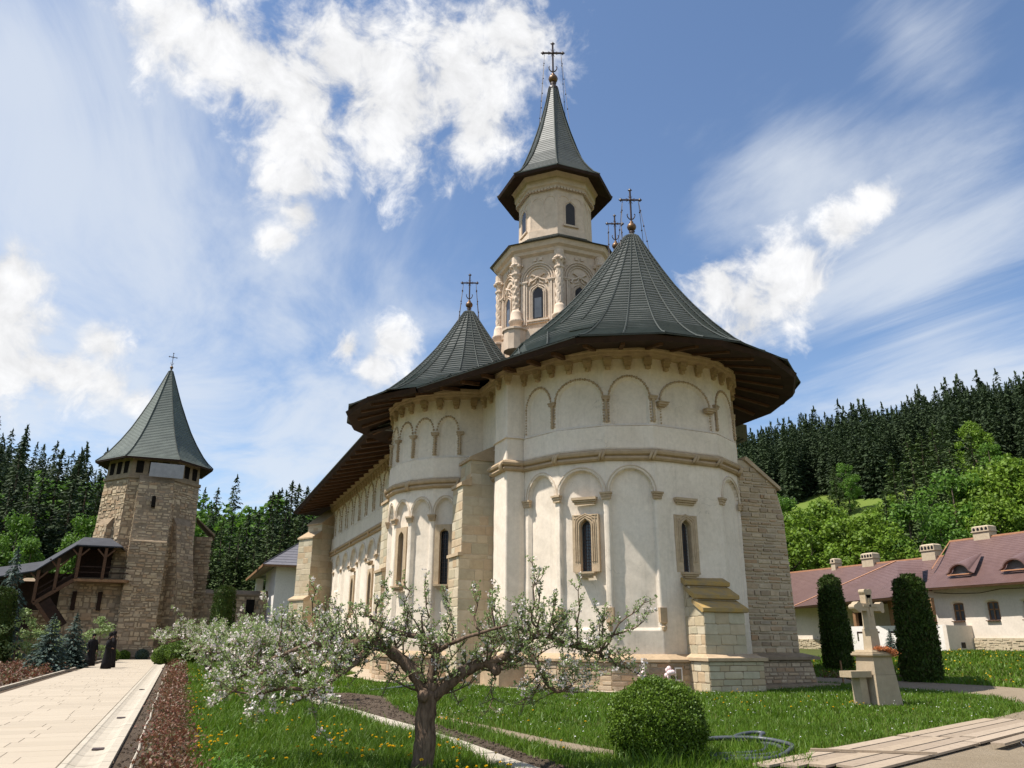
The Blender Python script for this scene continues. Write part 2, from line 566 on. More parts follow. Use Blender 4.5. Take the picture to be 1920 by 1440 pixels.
# unit block with chamfered, slightly uneven edges: shared by all masonry pieces
def block_mesh(name, mat, seed, ch=0.06):
    r = random.Random(seed)
    pts = []
    for k, z in enumerate((-0.5, -0.5, 0.5, 0.5)):
        ins = ch if k in (0, 3) else 0.0
        for x, y in ((-0.5, -0.5), (0.5, -0.5), (0.5, 0.5), (-0.5, 0.5)):
            px = x * (1 - 2 * ins) + r.uniform(-0.02, 0.02)
            py = y * (1 - 2 * ins)
            if k in (1, 2):
                z2 = z * (1 - 2 * ch)
            else:
                z2 = z
            pts.append((px, py + r.uniform(-0.05, 0.05), z2 + r.uniform(-0.02, 0.02)))
    mb = MB()
    mb.loft([pts[i * 4:i * 4 + 4] for i in range(4)])
    return mb.mesh(name, mat)

BLK = {}
def blocks(mat):
    if mat.name not in BLK:
        BLK[mat.name] = [block_mesh('masonry_block', mat, i, 0.05 + 0.03 * (i % 3)) for i in range(5)]
    return BLK[mat.name]

def stones(parent, o, u, n, span, z0, z1, hr, wr, mat, name, proud=0.02, depth=0.10, joined=False, seed=0, batter=None, gap=0.02, cap=300, tilt=0.006):
    """Courses of stones on a face. o: world origin, u: along, n: outward, span(z)->(a,b), batter(z)->extra outward."""
    r = random.Random(seed)
    o, u, n = Vector(o), Vector(u).normalized(), Vector(n).normalized()
    rz = atan2(u.y, u.x)
    z = z0
    lst = []
    while z < z1 - 0.03:
        h = min(r.uniform(*hr), z1 - z)
        if z1 - z - h < hr[0] * 0.5:
            h = z1 - z
        a, b = span(z + h / 2)
        x = a - r.uniform(0, 0.0)
        while x < b - 0.02:
            w = r.uniform(*wr)
            if b - x - w < wr[0] * 0.55:
                w = b - x
            bo = batter(z + h / 2) if batter else 0.0
            p = r.uniform(0.4, 1.3) * proud
            lst.append((x + w / 2, z + h / 2, max(0.02, w - gap), max(0.02, h - gap), bo + p - depth / 2))
            x += w
        z += h
    if joined:
        Vs, Fs = [], []
        mb = MB()
        for x, zz, w, h, d in lst:
            c = o + u * x + n * d
            c.z = o.z + zz
            if r.random() < 0.07:
                continue
            mb.box(c + Vector((0, 0, r.uniform(-0.3, 0.3) * h)) + n * r.uniform(-0.02, 0.03), (w * r.uniform(0.65, 1.1), depth, h * r.uniform(0.55, 1.2)), rz + r.uniform(-0.05, 0.05), rot=Matrix.Rotation(rz, 3, 'Z') @ Matrix.Rotation(r.uniform(-0.1, 0.1), 3, 'Y'))
        return stuff(mb.build(name, mat, parent)) if lst else None
    ms = blocks(mat)
    lst.sort(key=lambda t: -t[2] * t[3])
    rest = lst[cap:]
    for x, zz, w, h, d in lst[:cap]:
        c = o + u * x + n * d
        c.z = o.z + zz
        link_mesh(name, r.choice(ms), parent, c, (0, r.uniform(-tilt, tilt), rz), (w, depth, h * r.uniform(1 - 8 * tilt, 1)))
    if rest:
        mb = MB()
        for x, zz, w, h, d in rest:
            c = o + u * x + n * d
            c.z = o.z + zz
            mb.box(c, (w, depth, h), rz)
        stuff(mb.build('small_' + name, mat, parent))

def sweep(path, prof, name, mat, parent, closed_prof=True, smooth=False):
    """prof: (outward, z) points, path: XY polyline with outward on its right-hand side."""
    n = len(path)
    P = [Vector((p[0], p[1])) for p in path]
    rings = []
    for i in range(n):
        d0 = (P[i] - P[i - 1]).normalized() if i > 0 else (P[1] - P[0]).normalized()
        d1 = (P[i + 1] - P[i]).normalized() if i < n - 1 else d0
        n0, n1 = Vector((d0.y, -d0.x)), Vector((d1.y, -d1.x))
        m = n0 + n1
        m = m / max(0.35, m.dot(m) / 2) if m.length > 1e-6 else n0
        rings.append([(P[i].x + m.x * o, P[i].y + m.y * o, z) for o, z in prof])
    mb = MB()
    mb.loft(rings, True, True, closed_prof)
    return mb.build(name, mat, parent, smooth)

def along(path):
    P = [Vector((p[0], p[1])) for p in path]
    L = [0.0]
    for a, b in zip(P[:-1], P[1:]):
        L.append(L[-1] + (b - a).length)
    return P, L

def at_s(path, s):
    P, L = along(path)
    for i in range(len(P) - 1):
        if s <= L[i + 1] or i == len(P) - 2:
            d = (P[i + 1] - P[i]).normalized()
            return P[i] + d * (s - L[i]), d, Vector((d.y, -d.x))

def wall_panel(name, path, z0, z1, ds, dz, dfun, mat, parent):
    P, L = along(path)
    S, X, N = [], [], []
    for i in range(len(P) - 1):
        d = (P[i + 1] - P[i]).normalized()
        k = max(1, int(ceil((L[i + 1] - L[i]) / ds)))
        for j in range(k + (1 if i == len(P) - 2 else 0)):
            t = j / k
            S.append(L[i] + (L[i + 1] - L[i]) * t)
            X.append(P[i].lerp(P[i + 1], t))
            nn = Vector((d.y, -d.x))
            if j == 0 and i > 0:
                d0 = (P[i] - P[i - 1]).normalized()
                nn = nn + Vector((d0.y, -d0.x))
                nn = nn / max(0.4, nn.dot(nn) / 2)
            N.append(nn)
    Z = np.linspace(z0, z1, int(ceil((z1 - z0) / dz)) + 1)
    S = np.array(S)
    X = np.array([(p.x, p.y) for p in X])
    N = np.array([(p.x, p.y) for p in N])
    SS, ZZ = np.meshgrid(S, Z, indexing='ij')
    D = dfun(SS, ZZ)
    V = np.zeros(SS.shape + (3,))
    V[..., 0] = X[:, None, 0] + N[:, None, 0] * D
    V[..., 1] = X[:, None, 1] + N[:, None, 1] * D
    V[..., 2] = ZZ
    ns, nz = SS.shape
    I = np.arange(ns * nz).reshape(ns, nz)
    F = np.stack([I[:-1, :-1], I[1:, :-1], I[1:, 1:], I[:-1, 1:]], -1).reshape(-1, 4)
    return np_mesh(name, V.reshape(-1, 3), F, mat, parent)

def wavy(S, Z, a=0.012):
    return a * (np.sin(S * 2.1 + 0.7 * Z) * np.cos(Z * 1.7 - 0.4 * S) + 0.6 * np.sin(S * 5.3 + Z * 3.1) * np.sin(Z * 4.7 + 1.0))

def arch_mask(S, Z, c, hw, zb, zs, rise):
    t = np.clip(1 - ((S - c) / hw) ** 2, 0, None)
    return (np.abs(S - c) < hw) & (Z > zb) & (Z < zs + rise * np.sqrt(t))

def arch_ring(S, Z, c, hw, zs, rise, w):
    """band just outside the arch curve, only above the springing"""
    r0 = np.sqrt(((S - c) / hw) ** 2 + ((Z - zs) / rise) ** 2)
    r1 = np.sqrt(((S - c) / (hw + w)) ** 2 + ((Z - zs) / (rise + w)) ** 2)
    return (Z > zs) & (r0 >= 1) & (r1 < 1)
# ================================================================== CHURCH
TRIM_P = mat_stone('limewashed_stone', [(0.60, 0.49, 0.37), (0.64, 0.525, 0.405), (0.57, 0.46, 0.34)], var=0.35, nscale=4, dark=0.55)
CH = thing('monastery_church', 'large cream plastered church with green patinated conical roofs and a tall tower', 'church', (16.9, 30, 0))
AC, AR = (16.9, 29.0), 5.0          # altar apse
SC_, SR = (12.0, 35.5), 3.6         # side apse
def apse_pt(phi, r=AR):
    return (AC[0] - r * sin(radians(phi)), AC[1] - r * cos(radians(phi)))
def side_pt(psi, r=SR):
    return (SC_[0] - r * cos(radians(psi)), SC_[1] - r * sin(radians(psi)))
APHI = [79, 57.5, 36, 15.0, -19.0, -40, -61, -82]
SPSI = [-65, -46, -27, -8, 10.5, 29.5, 48.5, 67, 83]
apse_path = [apse_pt(a) for a in APHI]
side_path = [side_pt(a) for a in SPSI]
side_path[0] = (10.65, side_path[0][1])
side_path[-1] = (11.6, side_path[-1][1])
NAVE = [(10.65, 66.0), side_path[0]]
PIER = [(11.6, 29.4), (11.22, 29.4), (11.22, 28.1), (11.78, 28.02)]
outline = [NAVE[0]] + side_path + PIER + apse_path + [(22.2, 28.1)]
# far (right-hand) flank, mirrored, plain
R = lambda p: (33.8 - p[0], p[1])
right_path = [R(p) for p in ([NAVE[0]] + side_path + PIER[:2] + [(11.22, 28.1)])][::-1]

def s_of(path, C, ang, kind):
    """distance along a polygonal path at a bearing from its centre"""
    d = Vector((-sin(radians(ang)), -cos(radians(ang)))) if kind == 'a' else Vector((-cos(radians(ang)), -sin(radians(ang))))
    P, L = along(path)
    C = Vector(C)
    for i in range(len(P) - 1):
        e = P[i + 1] - P[i]
        den = d.x * e.y - d.y * e.x
        if abs(den) < 1e-9:
            continue
        w = P[i] - C
        t = (w.x * e.y - w.y * e.x) / den
        k = (w.x * d.y - w.y * d.x) / den
        if t > 0 and -1e-6 <= k <= 1 + 1e-6:
            return L[i] + k * e.length
    return 0.0 if ang > 0 else L[-1]
sA = lambda phi: s_of(apse_path, AC, phi, 'a')
sS = lambda psi: s_of(side_path, SC_, psi, 's')

class Facade:
    """collects niches, arches and openings, then evaluates the wall's relief"""
    def __init__(s):
        s.n, s.r, s.b = [], [], []
    def niche(s, c, hw, zb, zs, rise, d=0.13, ring=0.0, rh=0.03):
        s.n.append((c, hw, zb, zs, rise, d))
        if ring:
            s.r.append((c, hw, zs, rise, ring, rh))
    def rect(s, a, b, z0, z1, d):
        s.b.append((a, b, z0, z1, d))
    def __call__(s, S, Z):
        D = wavy(S, Z)
        band = (Z > 8.45) & (Z < 9.40)
        D = np.where(band, D + 0.07, D)
        for c, hw, zb, zs, rise, d in s.n:
            D = np.where(arch_mask(S, Z, c, hw, zb, zs, rise), D - d, D)
        for c, hw, zs, rise, w, h in s.r:
            D = np.where(arch_ring(S, Z, c, hw, zs, rise, w), D + h, D)
        for a, b, z0, z1, d in s.b:
            D = np.where((S > a) & (S < b) & (Z > z0) & (Z < z1), d, D)
        return D

Z_SPR = 6.85
fa = Facade()
caps = [78.0, 58.8, 36.2, 14.8]
arch_list = []                       # (path, s0, s1) of arches for trim
for a, b in zip(caps[:-1], caps[1:]):
    s0, s1 = sA(a) + 0.14, sA(b) - 0.14
    fa.niche((s0 + s1) / 2, (s1 - s0) / 2, 2.0, Z_SPR, 0.88, 0.15, 0.12, 0.03)
s0, s1 = sA(-20.5) + 0.12, sA(-41) - 0.12
fa.niche((s0 + s1) / 2, (s1 - s0) / 2, 2.0, Z_SPR, 0.85, 0.12, 0.12, 0.03)
s0, s1 = sA(-41) + 0.12, sA(-61) - 0.12
fa.niche((s0 + s1) / 2, (s1 - s0) / 2, 2.0, Z_SPR, 0.85, 0.12, 0.12, 0.03)
ucols = [79, 60.6, 35.0, 14.4, -20.5, -41, -62]
upper = []
for i, (a, b) in enumerate(zip(ucols[:-1], ucols[1:])):
    s0, s1 = sA(a) + 0.2, sA(b) - 0.2
    c, hw = (s0 + s1) / 2, (s1 - s0) / 2
    zs, rise = 10.45, 0.82
    if i == 3:                       # the wide axial niche has a narrower arch on two corbels
        fa.rect(c - hw, c + hw, 9.42, 10.35, -0.11)
        hw2 = hw * 0.82
        fa.niche(c, hw2, 10.0, 10.4, rise, 0.11)
        upper.append((c, hw2, 10.4, rise))
    else:
        fa.niche(c, hw, 9.42, zs, rise, 0.11)
        upper.append((c, hw, zs, rise))
WIN_A = [(sA(45.8), 4.02, 5.62), (sA(0.9), 4.02, 5.62)]
for c, zb, zs in WIN_A:
    fa.niche(c, 0.24, zb, zs, 0.25, 0.42)
wall_panel('apse_wall', apse_path, 1.0, 12.5, 0.045, 0.05, fa, PLASTER, CH)

# body pier between apse and side apse
fp = Facade()
wall_panel('pier_wall', [side_path[-1]] + PIER + [apse_path[0]], 1.0, 12.5, 0.08, 0.08, lambda S, Z: wavy(S, Z, 0.01), PLASTER, CH)

fs = Facade()
sb = [sS(a) for a in SPSI[1:-1]]
upper_s = []
for a, b in zip(sb[:-1], sb[1:]):
    c, hw = (a + b) / 2, (b - a) / 2 - 0.13
    fs.niche(c, hw, 2.0, Z_SPR, 0.72, 0.15, 0.11, 0.03)
    hw = (b - a) / 2 - 0.17
    fs.niche(c, hw, 9.42, 10.55, 0.65, 0.1)
    upper_s.append((c, hw, 10.55, 0.65))
WIN_S = [((sS(48.5) + sS(67)) / 2, 3.9, 6.0), ((sS(10.5) + sS(29.5)) / 2, 3.9, 6.0)]
for c, zb, zs in WIN_S:
    fs.niche(c, 0.2, zb, zs, 0.2, 0.4)
wall_panel('side_apse_wall', side_path, 1.0, 12.5, 0.06, 0.06, fs, PLASTER, CH)

fn = Facade()
yA = NAVE[0][1]
low_c = [49.7, 52.45, 55.4, 58.4, 61.5, 64.6, 46.9, 44.1]
for k, y in enumerate(low_c):
    if k == 4:
        continue
    fn.niche(yA - y, 1.08, 2.0, 6.65, 1.05, 0.17, 0.13, 0.04)
fn.niche(yA - 61.5, 0.85, 5.2, 6.9, 0.9, 0.2, 0.1, 0.04)
upper_n = []
for y in (42.0, 44.2, 46.4, 48.7, 50.9, 53.2, 55.4, 57.8, 60.3, 62.8, 65.0):
    fn.niche(yA - y, 0.78 if y < 64.5 else 0.6, 9.42, 10.6, 0.85, 0.12)
    upper_n.append((yA - y, 0.78 if y < 64.5 else 0.6, 10.6, 0.85))
WIN_N = [(yA - 49.7, 3.3, 5.3), (yA - 55.4, 3.3, 5.3)]
for c, zb, zs in WIN_N:
    fn.niche(c, 0.42, zb, zs, 0.4, 0.5)
wall_panel('nave_wall', NAVE, 1.0, 12.5, 0.09, 0.08, fn, PLASTER, CH)
# the flank away from the camera and the west end, closed and plain
wall_panel('far_flank_wall', [(apse_path[-1])] + right_path, 0.0, 12.5, 0.6, 0.5, lambda S, Z: S * 0, PLASTER, CH)
wall_panel('west_wall', [R(NAVE[0]), NAVE[0]], 0.0, 12.5, 0.6, 0.5, lambda S, Z: S * 0, PLASTER, CH)

# ---- trim that runs round the whole church
sweep(outline, [(0.0, 0.0), (0.36, 0.0), (0.33, 0.93), (0.44, 0.95), (0.44, 1.03), (0.10, 1.20), (0.0, 1.20)], 'plinth', TRIM, CH)
sweep(outline, [(0.0, 8.02), (0.10, 8.03), (0.17, 8.10), (0.15, 8.17), (0.11, 8.20), (0.22, 8.25), (0.25, 8.33), (0.21, 8.41), (0.10, 8.46), (0.0, 8.46)], 'string_course', TRIM, CH)
sweep(outline, [(0.0, 12.08), (0.12, 12.1), (0.16, 12.2), (0.20, 12.22), (0.22, 12.32), (0.28, 12.35), (0.30, 12.5), (0.0, 12.5)], 'cornice', TRIM, CH)
sweep(outline, [(0.0, 9.36), (0.085, 9.37), (0.03, 9.43), (0.0, 9.43)], 'parapet_ledge', PLASTER, CH)

def local_frame(path, s):
    p, d, n = at_s(path, s)
    return Vector((p.x, p.y, 0)), Vector((d.x, d.y, 0)), Vector((n.x, n.y, 0))

class LF:
    """mesh in a wall's own frame: u along, n outward, z up"""
    def __init__(s, path, sx):
        s.o, s.u, s.n = local_frame(path, sx)
        s.mb = MB()
        s.rz = atan2(s.u.y, s.u.x)
    def p(s, u, n, z):
        return s.o + s.u * u + s.n * n + Vector((0, 0, z))
    def box(s, u0, u1, n0, n1, z0, z1):
        q = [s.p(u, n, z) for z in (z0, z1) for u, n in ((u0, n0), (u0, n1), (u1, n1), (u1, n0))]
        s.mb.add(q, [(3, 2, 1, 0), (4, 5, 6, 7), (0, 1, 5, 4), (1, 2, 6, 5), (2, 3, 7, 6), (3, 0, 4, 7)])
        return s
    def step(s, hw, lay):
        """stack of slabs (z0,z1,half width,outward)"""
        for z0, z1, h, n in lay:
            s.box(-h, h, -0.05, n, z0, z1)
        return s
    def tube(s, pts, r, n=6):
        s.mb.tube([s.p(*q) for q in pts], r, n)
        return s
    def poly(s, pts, n0, n1):
        k = len(pts)
        vs = [s.p(u, n0, z) for u, z in pts] + [s.p(u, n1, z) for u, z in pts]
        s.mb.add(vs, [tuple(range(k))[::-1], tuple(range(k, 2 * k))] + [(i, (i + 1) % k, k + (i + 1) % k, k + i) for i in range(k)])
        return s
    def build(s, name, mat, parent, smooth=False):
        return s.mb.build(name, mat, parent, smooth)

def ogee(hw, zb, zs, rise, k=10):
    pts = [(-hw, zb), (-hw, zs)]
    for i in range(1, k):
        t = pi - pi * i / k
        pk = 0.0 if abs(i - k / 2) > 1.2 else rise * 0.25 * (1 - abs(i - k / 2) / 1.2)
        pts.append((hw * cos(t), zs + rise * sin(t) + pk))
    pts += [(hw, zs), (hw, zb)]
    return pts

def arch_tube(path, c, hw, zs, rise, n, rad, drop=0.0, k=16):
    pts = []
    for i in range(k + 1):
        t = pi - pi * i / k
        p, d, nn = at_s(path, c + hw * cos(t))
        q = p + nn * n
        pts.append((q.x, q.y, zs + rise * sin(t)))
    if drop:
        p, d, nn = at_s(path, c - hw); q = p + nn * n
        pts.insert(0, (q.x, q.y, zs - drop))
        p, d, nn = at_s(path, c + hw); q = p + nn * n
        pts.append((q.x, q.y, zs - drop))
    return pts

# ---- carved archivolts (twisted bead strings) over the upper niches
def bead_arch(path, c, hw, zs, rise, name, r=0.045, step=0.085):
    k = max(8, int(pi * (hw + rise) / 2 / step))
    mb = MB()
    w = 0.10
    for i in range(k + 1):
        t = pi - pi * i / k
        p, d, nn = at_s(path, c + (hw + w) * cos(t))
        q = p + nn * 0.015
        mb.ball((q.x, q.y, zs + (rise + w) * sin(t)), r * (1.5 if i % 2 else 1.1), 6, 4)
    # the drum-like strings going down from the springing
    for sgn in (-1, 1):
        p, d, nn = at_s(path, c + sgn * (hw + w))
        q = p + nn * 0.015
        z = zs - 0.08
        while z > 9.5:
            mb.ball((q.x, q.y, z), r * random.uniform(0.8, 1.35), 6, 4)
            z -= 0.115
    return stuff(mb.build(name, TRIM, CH))
for c, hw, zs, rise in upper:
    bead_arch(apse_path, c, hw, zs, rise, 'archivolt', 0.04)
for c, hw, zs, rise in upper_s:
    bead_arch(side_path, c, hw, zs, rise, 'archivolt', 0.042, 0.1)
for c, hw, zs, rise in upper_n:
    bead_arch(NAVE, c, hw, zs, rise, 'archivolt', 0.06, 0.15)
# small columns with capital and base between the upper niches
for path, ss in ((apse_path, [sA(a) for a in ucols[1:-1]]), (side_path, sb)):
    for s in ss:
        f = LF(path, s)
        f.step(0, [(10.42, 10.5, 0.15, 0.12), (10.5, 10.56, 0.17, 0.15)])
        prof = [(0.001, 9.50), (0.05, 9.52), (0.075, 9.6), (0.045, 9.66), (0.07, 9.72), (0.05, 9.78), (0.05, 9.95), (0.075, 10.0), (0.05, 10.05), (0.055, 10.34), (0.09, 10.42)]
        f.mb.lathe([(r, z) for r, z in prof], f.p(0, 0.06, 0), 8)
        f.build('colonnette', TRIM, CH)
# two corbels under the axial arch
for du in (-1, 1):
    f = LF(apse_path, upper[3][0] + du * upper[3][1] * 1.05)
    f.step(0, [(10.16, 10.22, 0.17, 0.13), (10.22, 10.30, 0.21, 0.2), (10.3, 10.34, 0.24, 0.24)])
    f.build('corbel', TRIM, CH)

# ---- raised mouldings over the lower arches
for path, F_ in ((apse_path, fa), (side_path, fs), (NAVE, fn)):
    for c, hw, zs, rise, w_, h_ in F_.r:
        mo_ = MB()
        mo_.tube(arch_tube(path, c, hw + w_, zs, rise + w_, 0.02, 0), 0.035, 6)
        mo_.tube(arch_tube(path, c, hw + 0.02, zs, rise + 0.02, 0.012, 0), 0.025, 5)
        mo_.build('arch_moulding', TRIM_P, CH)
# ---- capitals on the lower pilasters
def capital(path, s, z=Z_SPR, w=0.17):
    f = LF(path, s)
    f.step(0, [(z - 0.26, z - 0.16, w, 0.07), (z - 0.155, z - 0.075, w * 1.12, 0.1), (z - 0.07, z, w * 1.3, 0.14)])
    f.build('capital', TRIM, CH)
for a in (77.4, 58.8, 36.2, 14.8, -20.0, -41):
    capital(apse_path, sA(a))
for s in sb:
    capital(side_path, s, w=0.14)
for y in (48.2, 51.1, 53.95, 56.9, 59.9, 63.0, 45.5):
    capital(NAVE, yA - y, 6.65, 0.19)
# pendants at the foot of the pilasters
for a in (58.8, 36.2, 14.8):
    f = LF(apse_path, sA(a))
    f.box(-0.14, 0.14, -0.1, 0.04, 2.25, 2.75)
    f.mb.lathe([(0.02, 1.95), (0.07, 1.98), (0.10, 2.1), (0.05, 2.16), (0.13, 2.25), (0.001, 2.26)], f.p(0, 0.02, 0), 8)
    f.build('pendant', TRIM, CH)

# ---- corbel brackets under the cornice: one mesh, many pieces
bm_ = MB()
for z0, z1, h, n in ((-0.36, -0.24, 0.09, 0.10), (-0.235, -0.12, 0.12, 0.15), (-0.115, 0.0, 0.14, 0.2)):
    bm_.box((0, -n / 2, (z0 + z1) / 2), (2 * h, n, z1 - z0))
bm_.lathe([(0.001, -0.40), (0.07, -0.37), (0.09, -0.3), (0.001, -0.25)], (0, -0.07, 0), 8)
BR = bm_.mesh('bracket', TRIM)
P_, L_ = along(outline)
s = 0.35
while s < L_[-1] - 0.2:
    p, d, n = at_s(outline, s)
    link_mesh('bracket', BR, CH, (p.x, p.y, 12.08), (0, 0, atan2(d.y, d.x)), (1.15, 1.1, 1.2))
    s += 0.78
# twisted collars on the string course at the corners
kn = MB()
for dx in (-0.06, 0.06):
    kn.tube([(dx - 0.10, -0.10, -0.2), (dx - 0.06, -0.2, -0.12), (dx, -0.235, 0.02), (dx + 0.06, -0.2, 0.12), (dx + 0.10, -0.06, 0.17)], 0.06, 6)
KN = kn.mesh('string_knot', TRIM, smooth=True)
knots = [apse_pt(a) for a in APHI] + side_path[1:-1:2] + [PIER[2]] + [(10.65, y) for y in (44, 50, 56, 62)] + [(apse_pt(-6, 4.78))]
for q in knots:
    best = min(range(400), key=lambda i: (at_s(outline, L_[-1] * i / 399)[0] - Vector(q)).length)
    p, d, n = at_s(outline, L_[-1] * best / 399)
    link_mesh('string_knot', KN, CH, (p.x, p.y, 8.24), (0, 0, atan2(d.y, d.x)))

# ---- windows of the lower storey
def church_window(path, s, zb, zs, hw, rise, frame_w=0.30, lintel=True, simple=False, dep=0.3):
    f = LF(path, s)
    H0 = zs + rise
    k = 12
    fw_ = hw + frame_w
    top = H0 + 0.22
    f.box(-fw_, -hw, -0.2, 0.025, zb - 0.02, zs)
    f.box(hw, fw_, -0.2, 0.025, zb - 0.02, zs)
    og = ogee(hw, zb, zs, rise)[1:-1]
    half = len(og) // 2
    f.poly([(-fw_, zs), (-fw_, top)] + [(0, top)] + [og[half]] + og[:half][::-1], -0.2, 0.025)
    f.poly([(fw_, top), (fw_, zs)] + og[half + 1:][::-1] + [og[half]] + [(0, top)], -0.2, 0.025)
    w = f.build('window', TRIM, CH)
    if not simple:
        m = LF(path, s)
        for e, r, n in ((0.045, 0.03, 0.03), (0.12, 0.026, 0.035), (0.19, 0.022, 0.03)):
            pts = [(u * (1 + e / hw), n, z + (e if z > zs else 0)) for u, z in ogee(hw, zb + 0.34, zs, rise)]
            m.tube(pts, r, 6)
        for z in (top - 0.03, top - 0.14):
            m.tube([(-fw_ + 0.07, 0.03, z), (fw_ - 0.07, 0.03, z)], 0.02, 5)
        for i in range(7):
            u = -fw_ + 0.12 + i * (2 * fw_ - 0.24) / 6
            m.tube([(u, 0.03, top - 0.03), (u, 0.03, top - 0.14)], 0.014, 4)
        m.build('moulding', TRIM, w)
    g = LF(path, s)
    g.poly(ogee(hw + 0.02, zb, zs, rise), -dep - 0.02, -dep)
    g.build('glass', GLASS_B if not simple else GLASS, w)
    gr = LF(path, s)
    z = zb + 0.1
    while z < H0:
        a = hw if z < zs else hw * sqrt(max(0.02, 1 - ((z - zs) / rise) ** 2))
        gr.box(-a, a, -dep + 0.03, -dep + 0.05, z, z + 0.018)
        z += 0.115 if not simple else 0.2
    for i in range(-1, 2):
        u = i * hw * 0.5
        gr.box(u - 0.009, u + 0.009, -dep + 0.05, -dep + 0.068, zb, zs + rise * 0.8)
    stuff(gr.build('grille', IRON, w))
    sl = LF(path, s)
    sl.step(0, [(zb - 0.10, zb - 0.03, 0.36, 0.24), (zb - 0.17, zb - 0.105, 0.31, 0.19), (zb - 0.24, zb - 0.175, 0.24, 0.13)])
    sl.build('sill', TRIM, w)
    if lintel:
        li = LF(path, s)
        li.step(0, [(zs + 0.83, zs + 0.9, 0.4, 0.08), (zs + 0.905, zs + 0.97, 0.45, 0.14), (zs + 0.975, zs + 1.07, 0.48, 0.2)])
        li.build('lintel', TRIM, w)
    return w
for c, zb, zs in WIN_A:
    church_window(apse_path, c, zb, zs, 0.21, 0.23)
for c, zb, zs in WIN_S:
    church_window(side_path, c, zb, zs, 0.2, 0.2, 0.22, lintel=False, simple=True)
for c, zb, zs in WIN_N:
    church_window(NAVE, c, zb, zs, 0.4, 0.38, 0.28, lintel=True, simple=True, dep=0.35)

# ---- plinth masonry: individual stones proud of the plinth face
def plinth_run(path, s0, s1, seed, cap):
    P, L = along(path)
    for i in range(len(P) - 1):
        a, b = max(L[i], s0), min(L[i + 1], s1)
        if b - a < 0.25:
            continue
        d = (P[i + 1] - P[i]).normalized()
        n = Vector((d.y, -d.x))
        o = P[i] + n * 0.345
        ext = 0.36 * 0.18
        stones(CH, (o.x, o.y, 0), (d.x, d.y, 0), (n.x, n.y, 0), lambda z: (a - L[i] - ext, b - L[i] + ext), 0.02, 0.92, (0.12, 0.24), (0.22, 0.6), RUBBLE, 'plinth_stone', 0.02, 0.08, seed=seed + i, cap=cap, gap=0.03, tilt=0.015)
plinth_run(apse_path, 0, sA(-30), 11, 26)
plinth_run(side_path, sS(-20), sS(83), 31, 12)

# ---- buttresses
def pier_box(parent, name, x0, x1, y0, y1, z0, z1, mat):
    mb = MB()
    mb.box(((x0 + x1) / 2, (y0 + y1) / 2, (z0 + z1) / 2), (x1 - x0, y1 - y0, z1 - z0))
    return mb.build(name, mat, parent)

def buttress(name, xw, y0, y1, stages, seed, mat=ASHLAR, capmat=TRIM, sides=('end', 'front', 'side'), hr=(0.32, 0.46), wr=(0.35, 0.85), label=None, cap=90):
    """A pier standing out from a wall at x=xw towards -x. stages: (z0,z1,x_out)."""
    b = MB()
    prev = None
    for z0, z1, xo in stages:
        b.box(((xw + xo) / 2, (y0 + y1) / 2, (z0 + z1) / 2), (xw - xo, y1 - y0, z1 - z0))
    root = b.build(name, MORTAR, CH)
    if label:
        root['label'] = label
    k = 0
    for i, (z0, z1, xo) in enumerate(stages):
        # left face (towards -x)
        stones(root, (xo, y1, 0), (0, -1, 0), (-1, 0, 0), lambda z: (0, y1 - y0), z0 + 0.02, z1, hr, wr, mat, 'ashlar_block', 0.012, 0.08, seed=seed + k, gap=0.016, cap=cap)
        stones(root, (xo, y0, 0), (1, 0, 0), (0, -1, 0), lambda z: (0, xw - xo), z0 + 0.02, z1, hr, wr, mat, 'ashlar_block', 0.012, 0.08, seed=seed + k + 50, gap=0.016, cap=cap)
        k += 1
        nxt = stages[i + 1][2] if i + 1 < len(stages) else xw + 0.0
        # sloped weathering with a drip edge
        h = (nxt - xo) * (1.0 if i + 1 < len(stages) else 0.62)
        w = MB()
        e = 0.09
        ya, yb = y0 - e, y1 + e
        w.loft([[(xo - e, y, z1 - 0.06), (nxt + 0.02, y, z1 - 0.06), (nxt + 0.02, y, z1 + h), (xo - e, y, z1 + 0.07)] for y in (ya, yb)])
        w.build('weathering', capmat, root)
    return root
# beside the altar apse
buttress('buttress', 11.75, 30.45, 31.75, [(0, 4.95, 10.12), (4.95, 7.85, 10.22), (7.85, 8.95, 10.55)], 101, label='tall stepped ashlar buttress between the two apses', cap=60)
# past the side apse
buttress('buttress', 10.9, 39.9, 41.4, [(0, 5.0, 9.15), (5.0, 8.6, 9.35), (8.6, 10.0, 9.75)], 131, label='stepped ashlar buttress on the nave behind the side apse', cap=40)
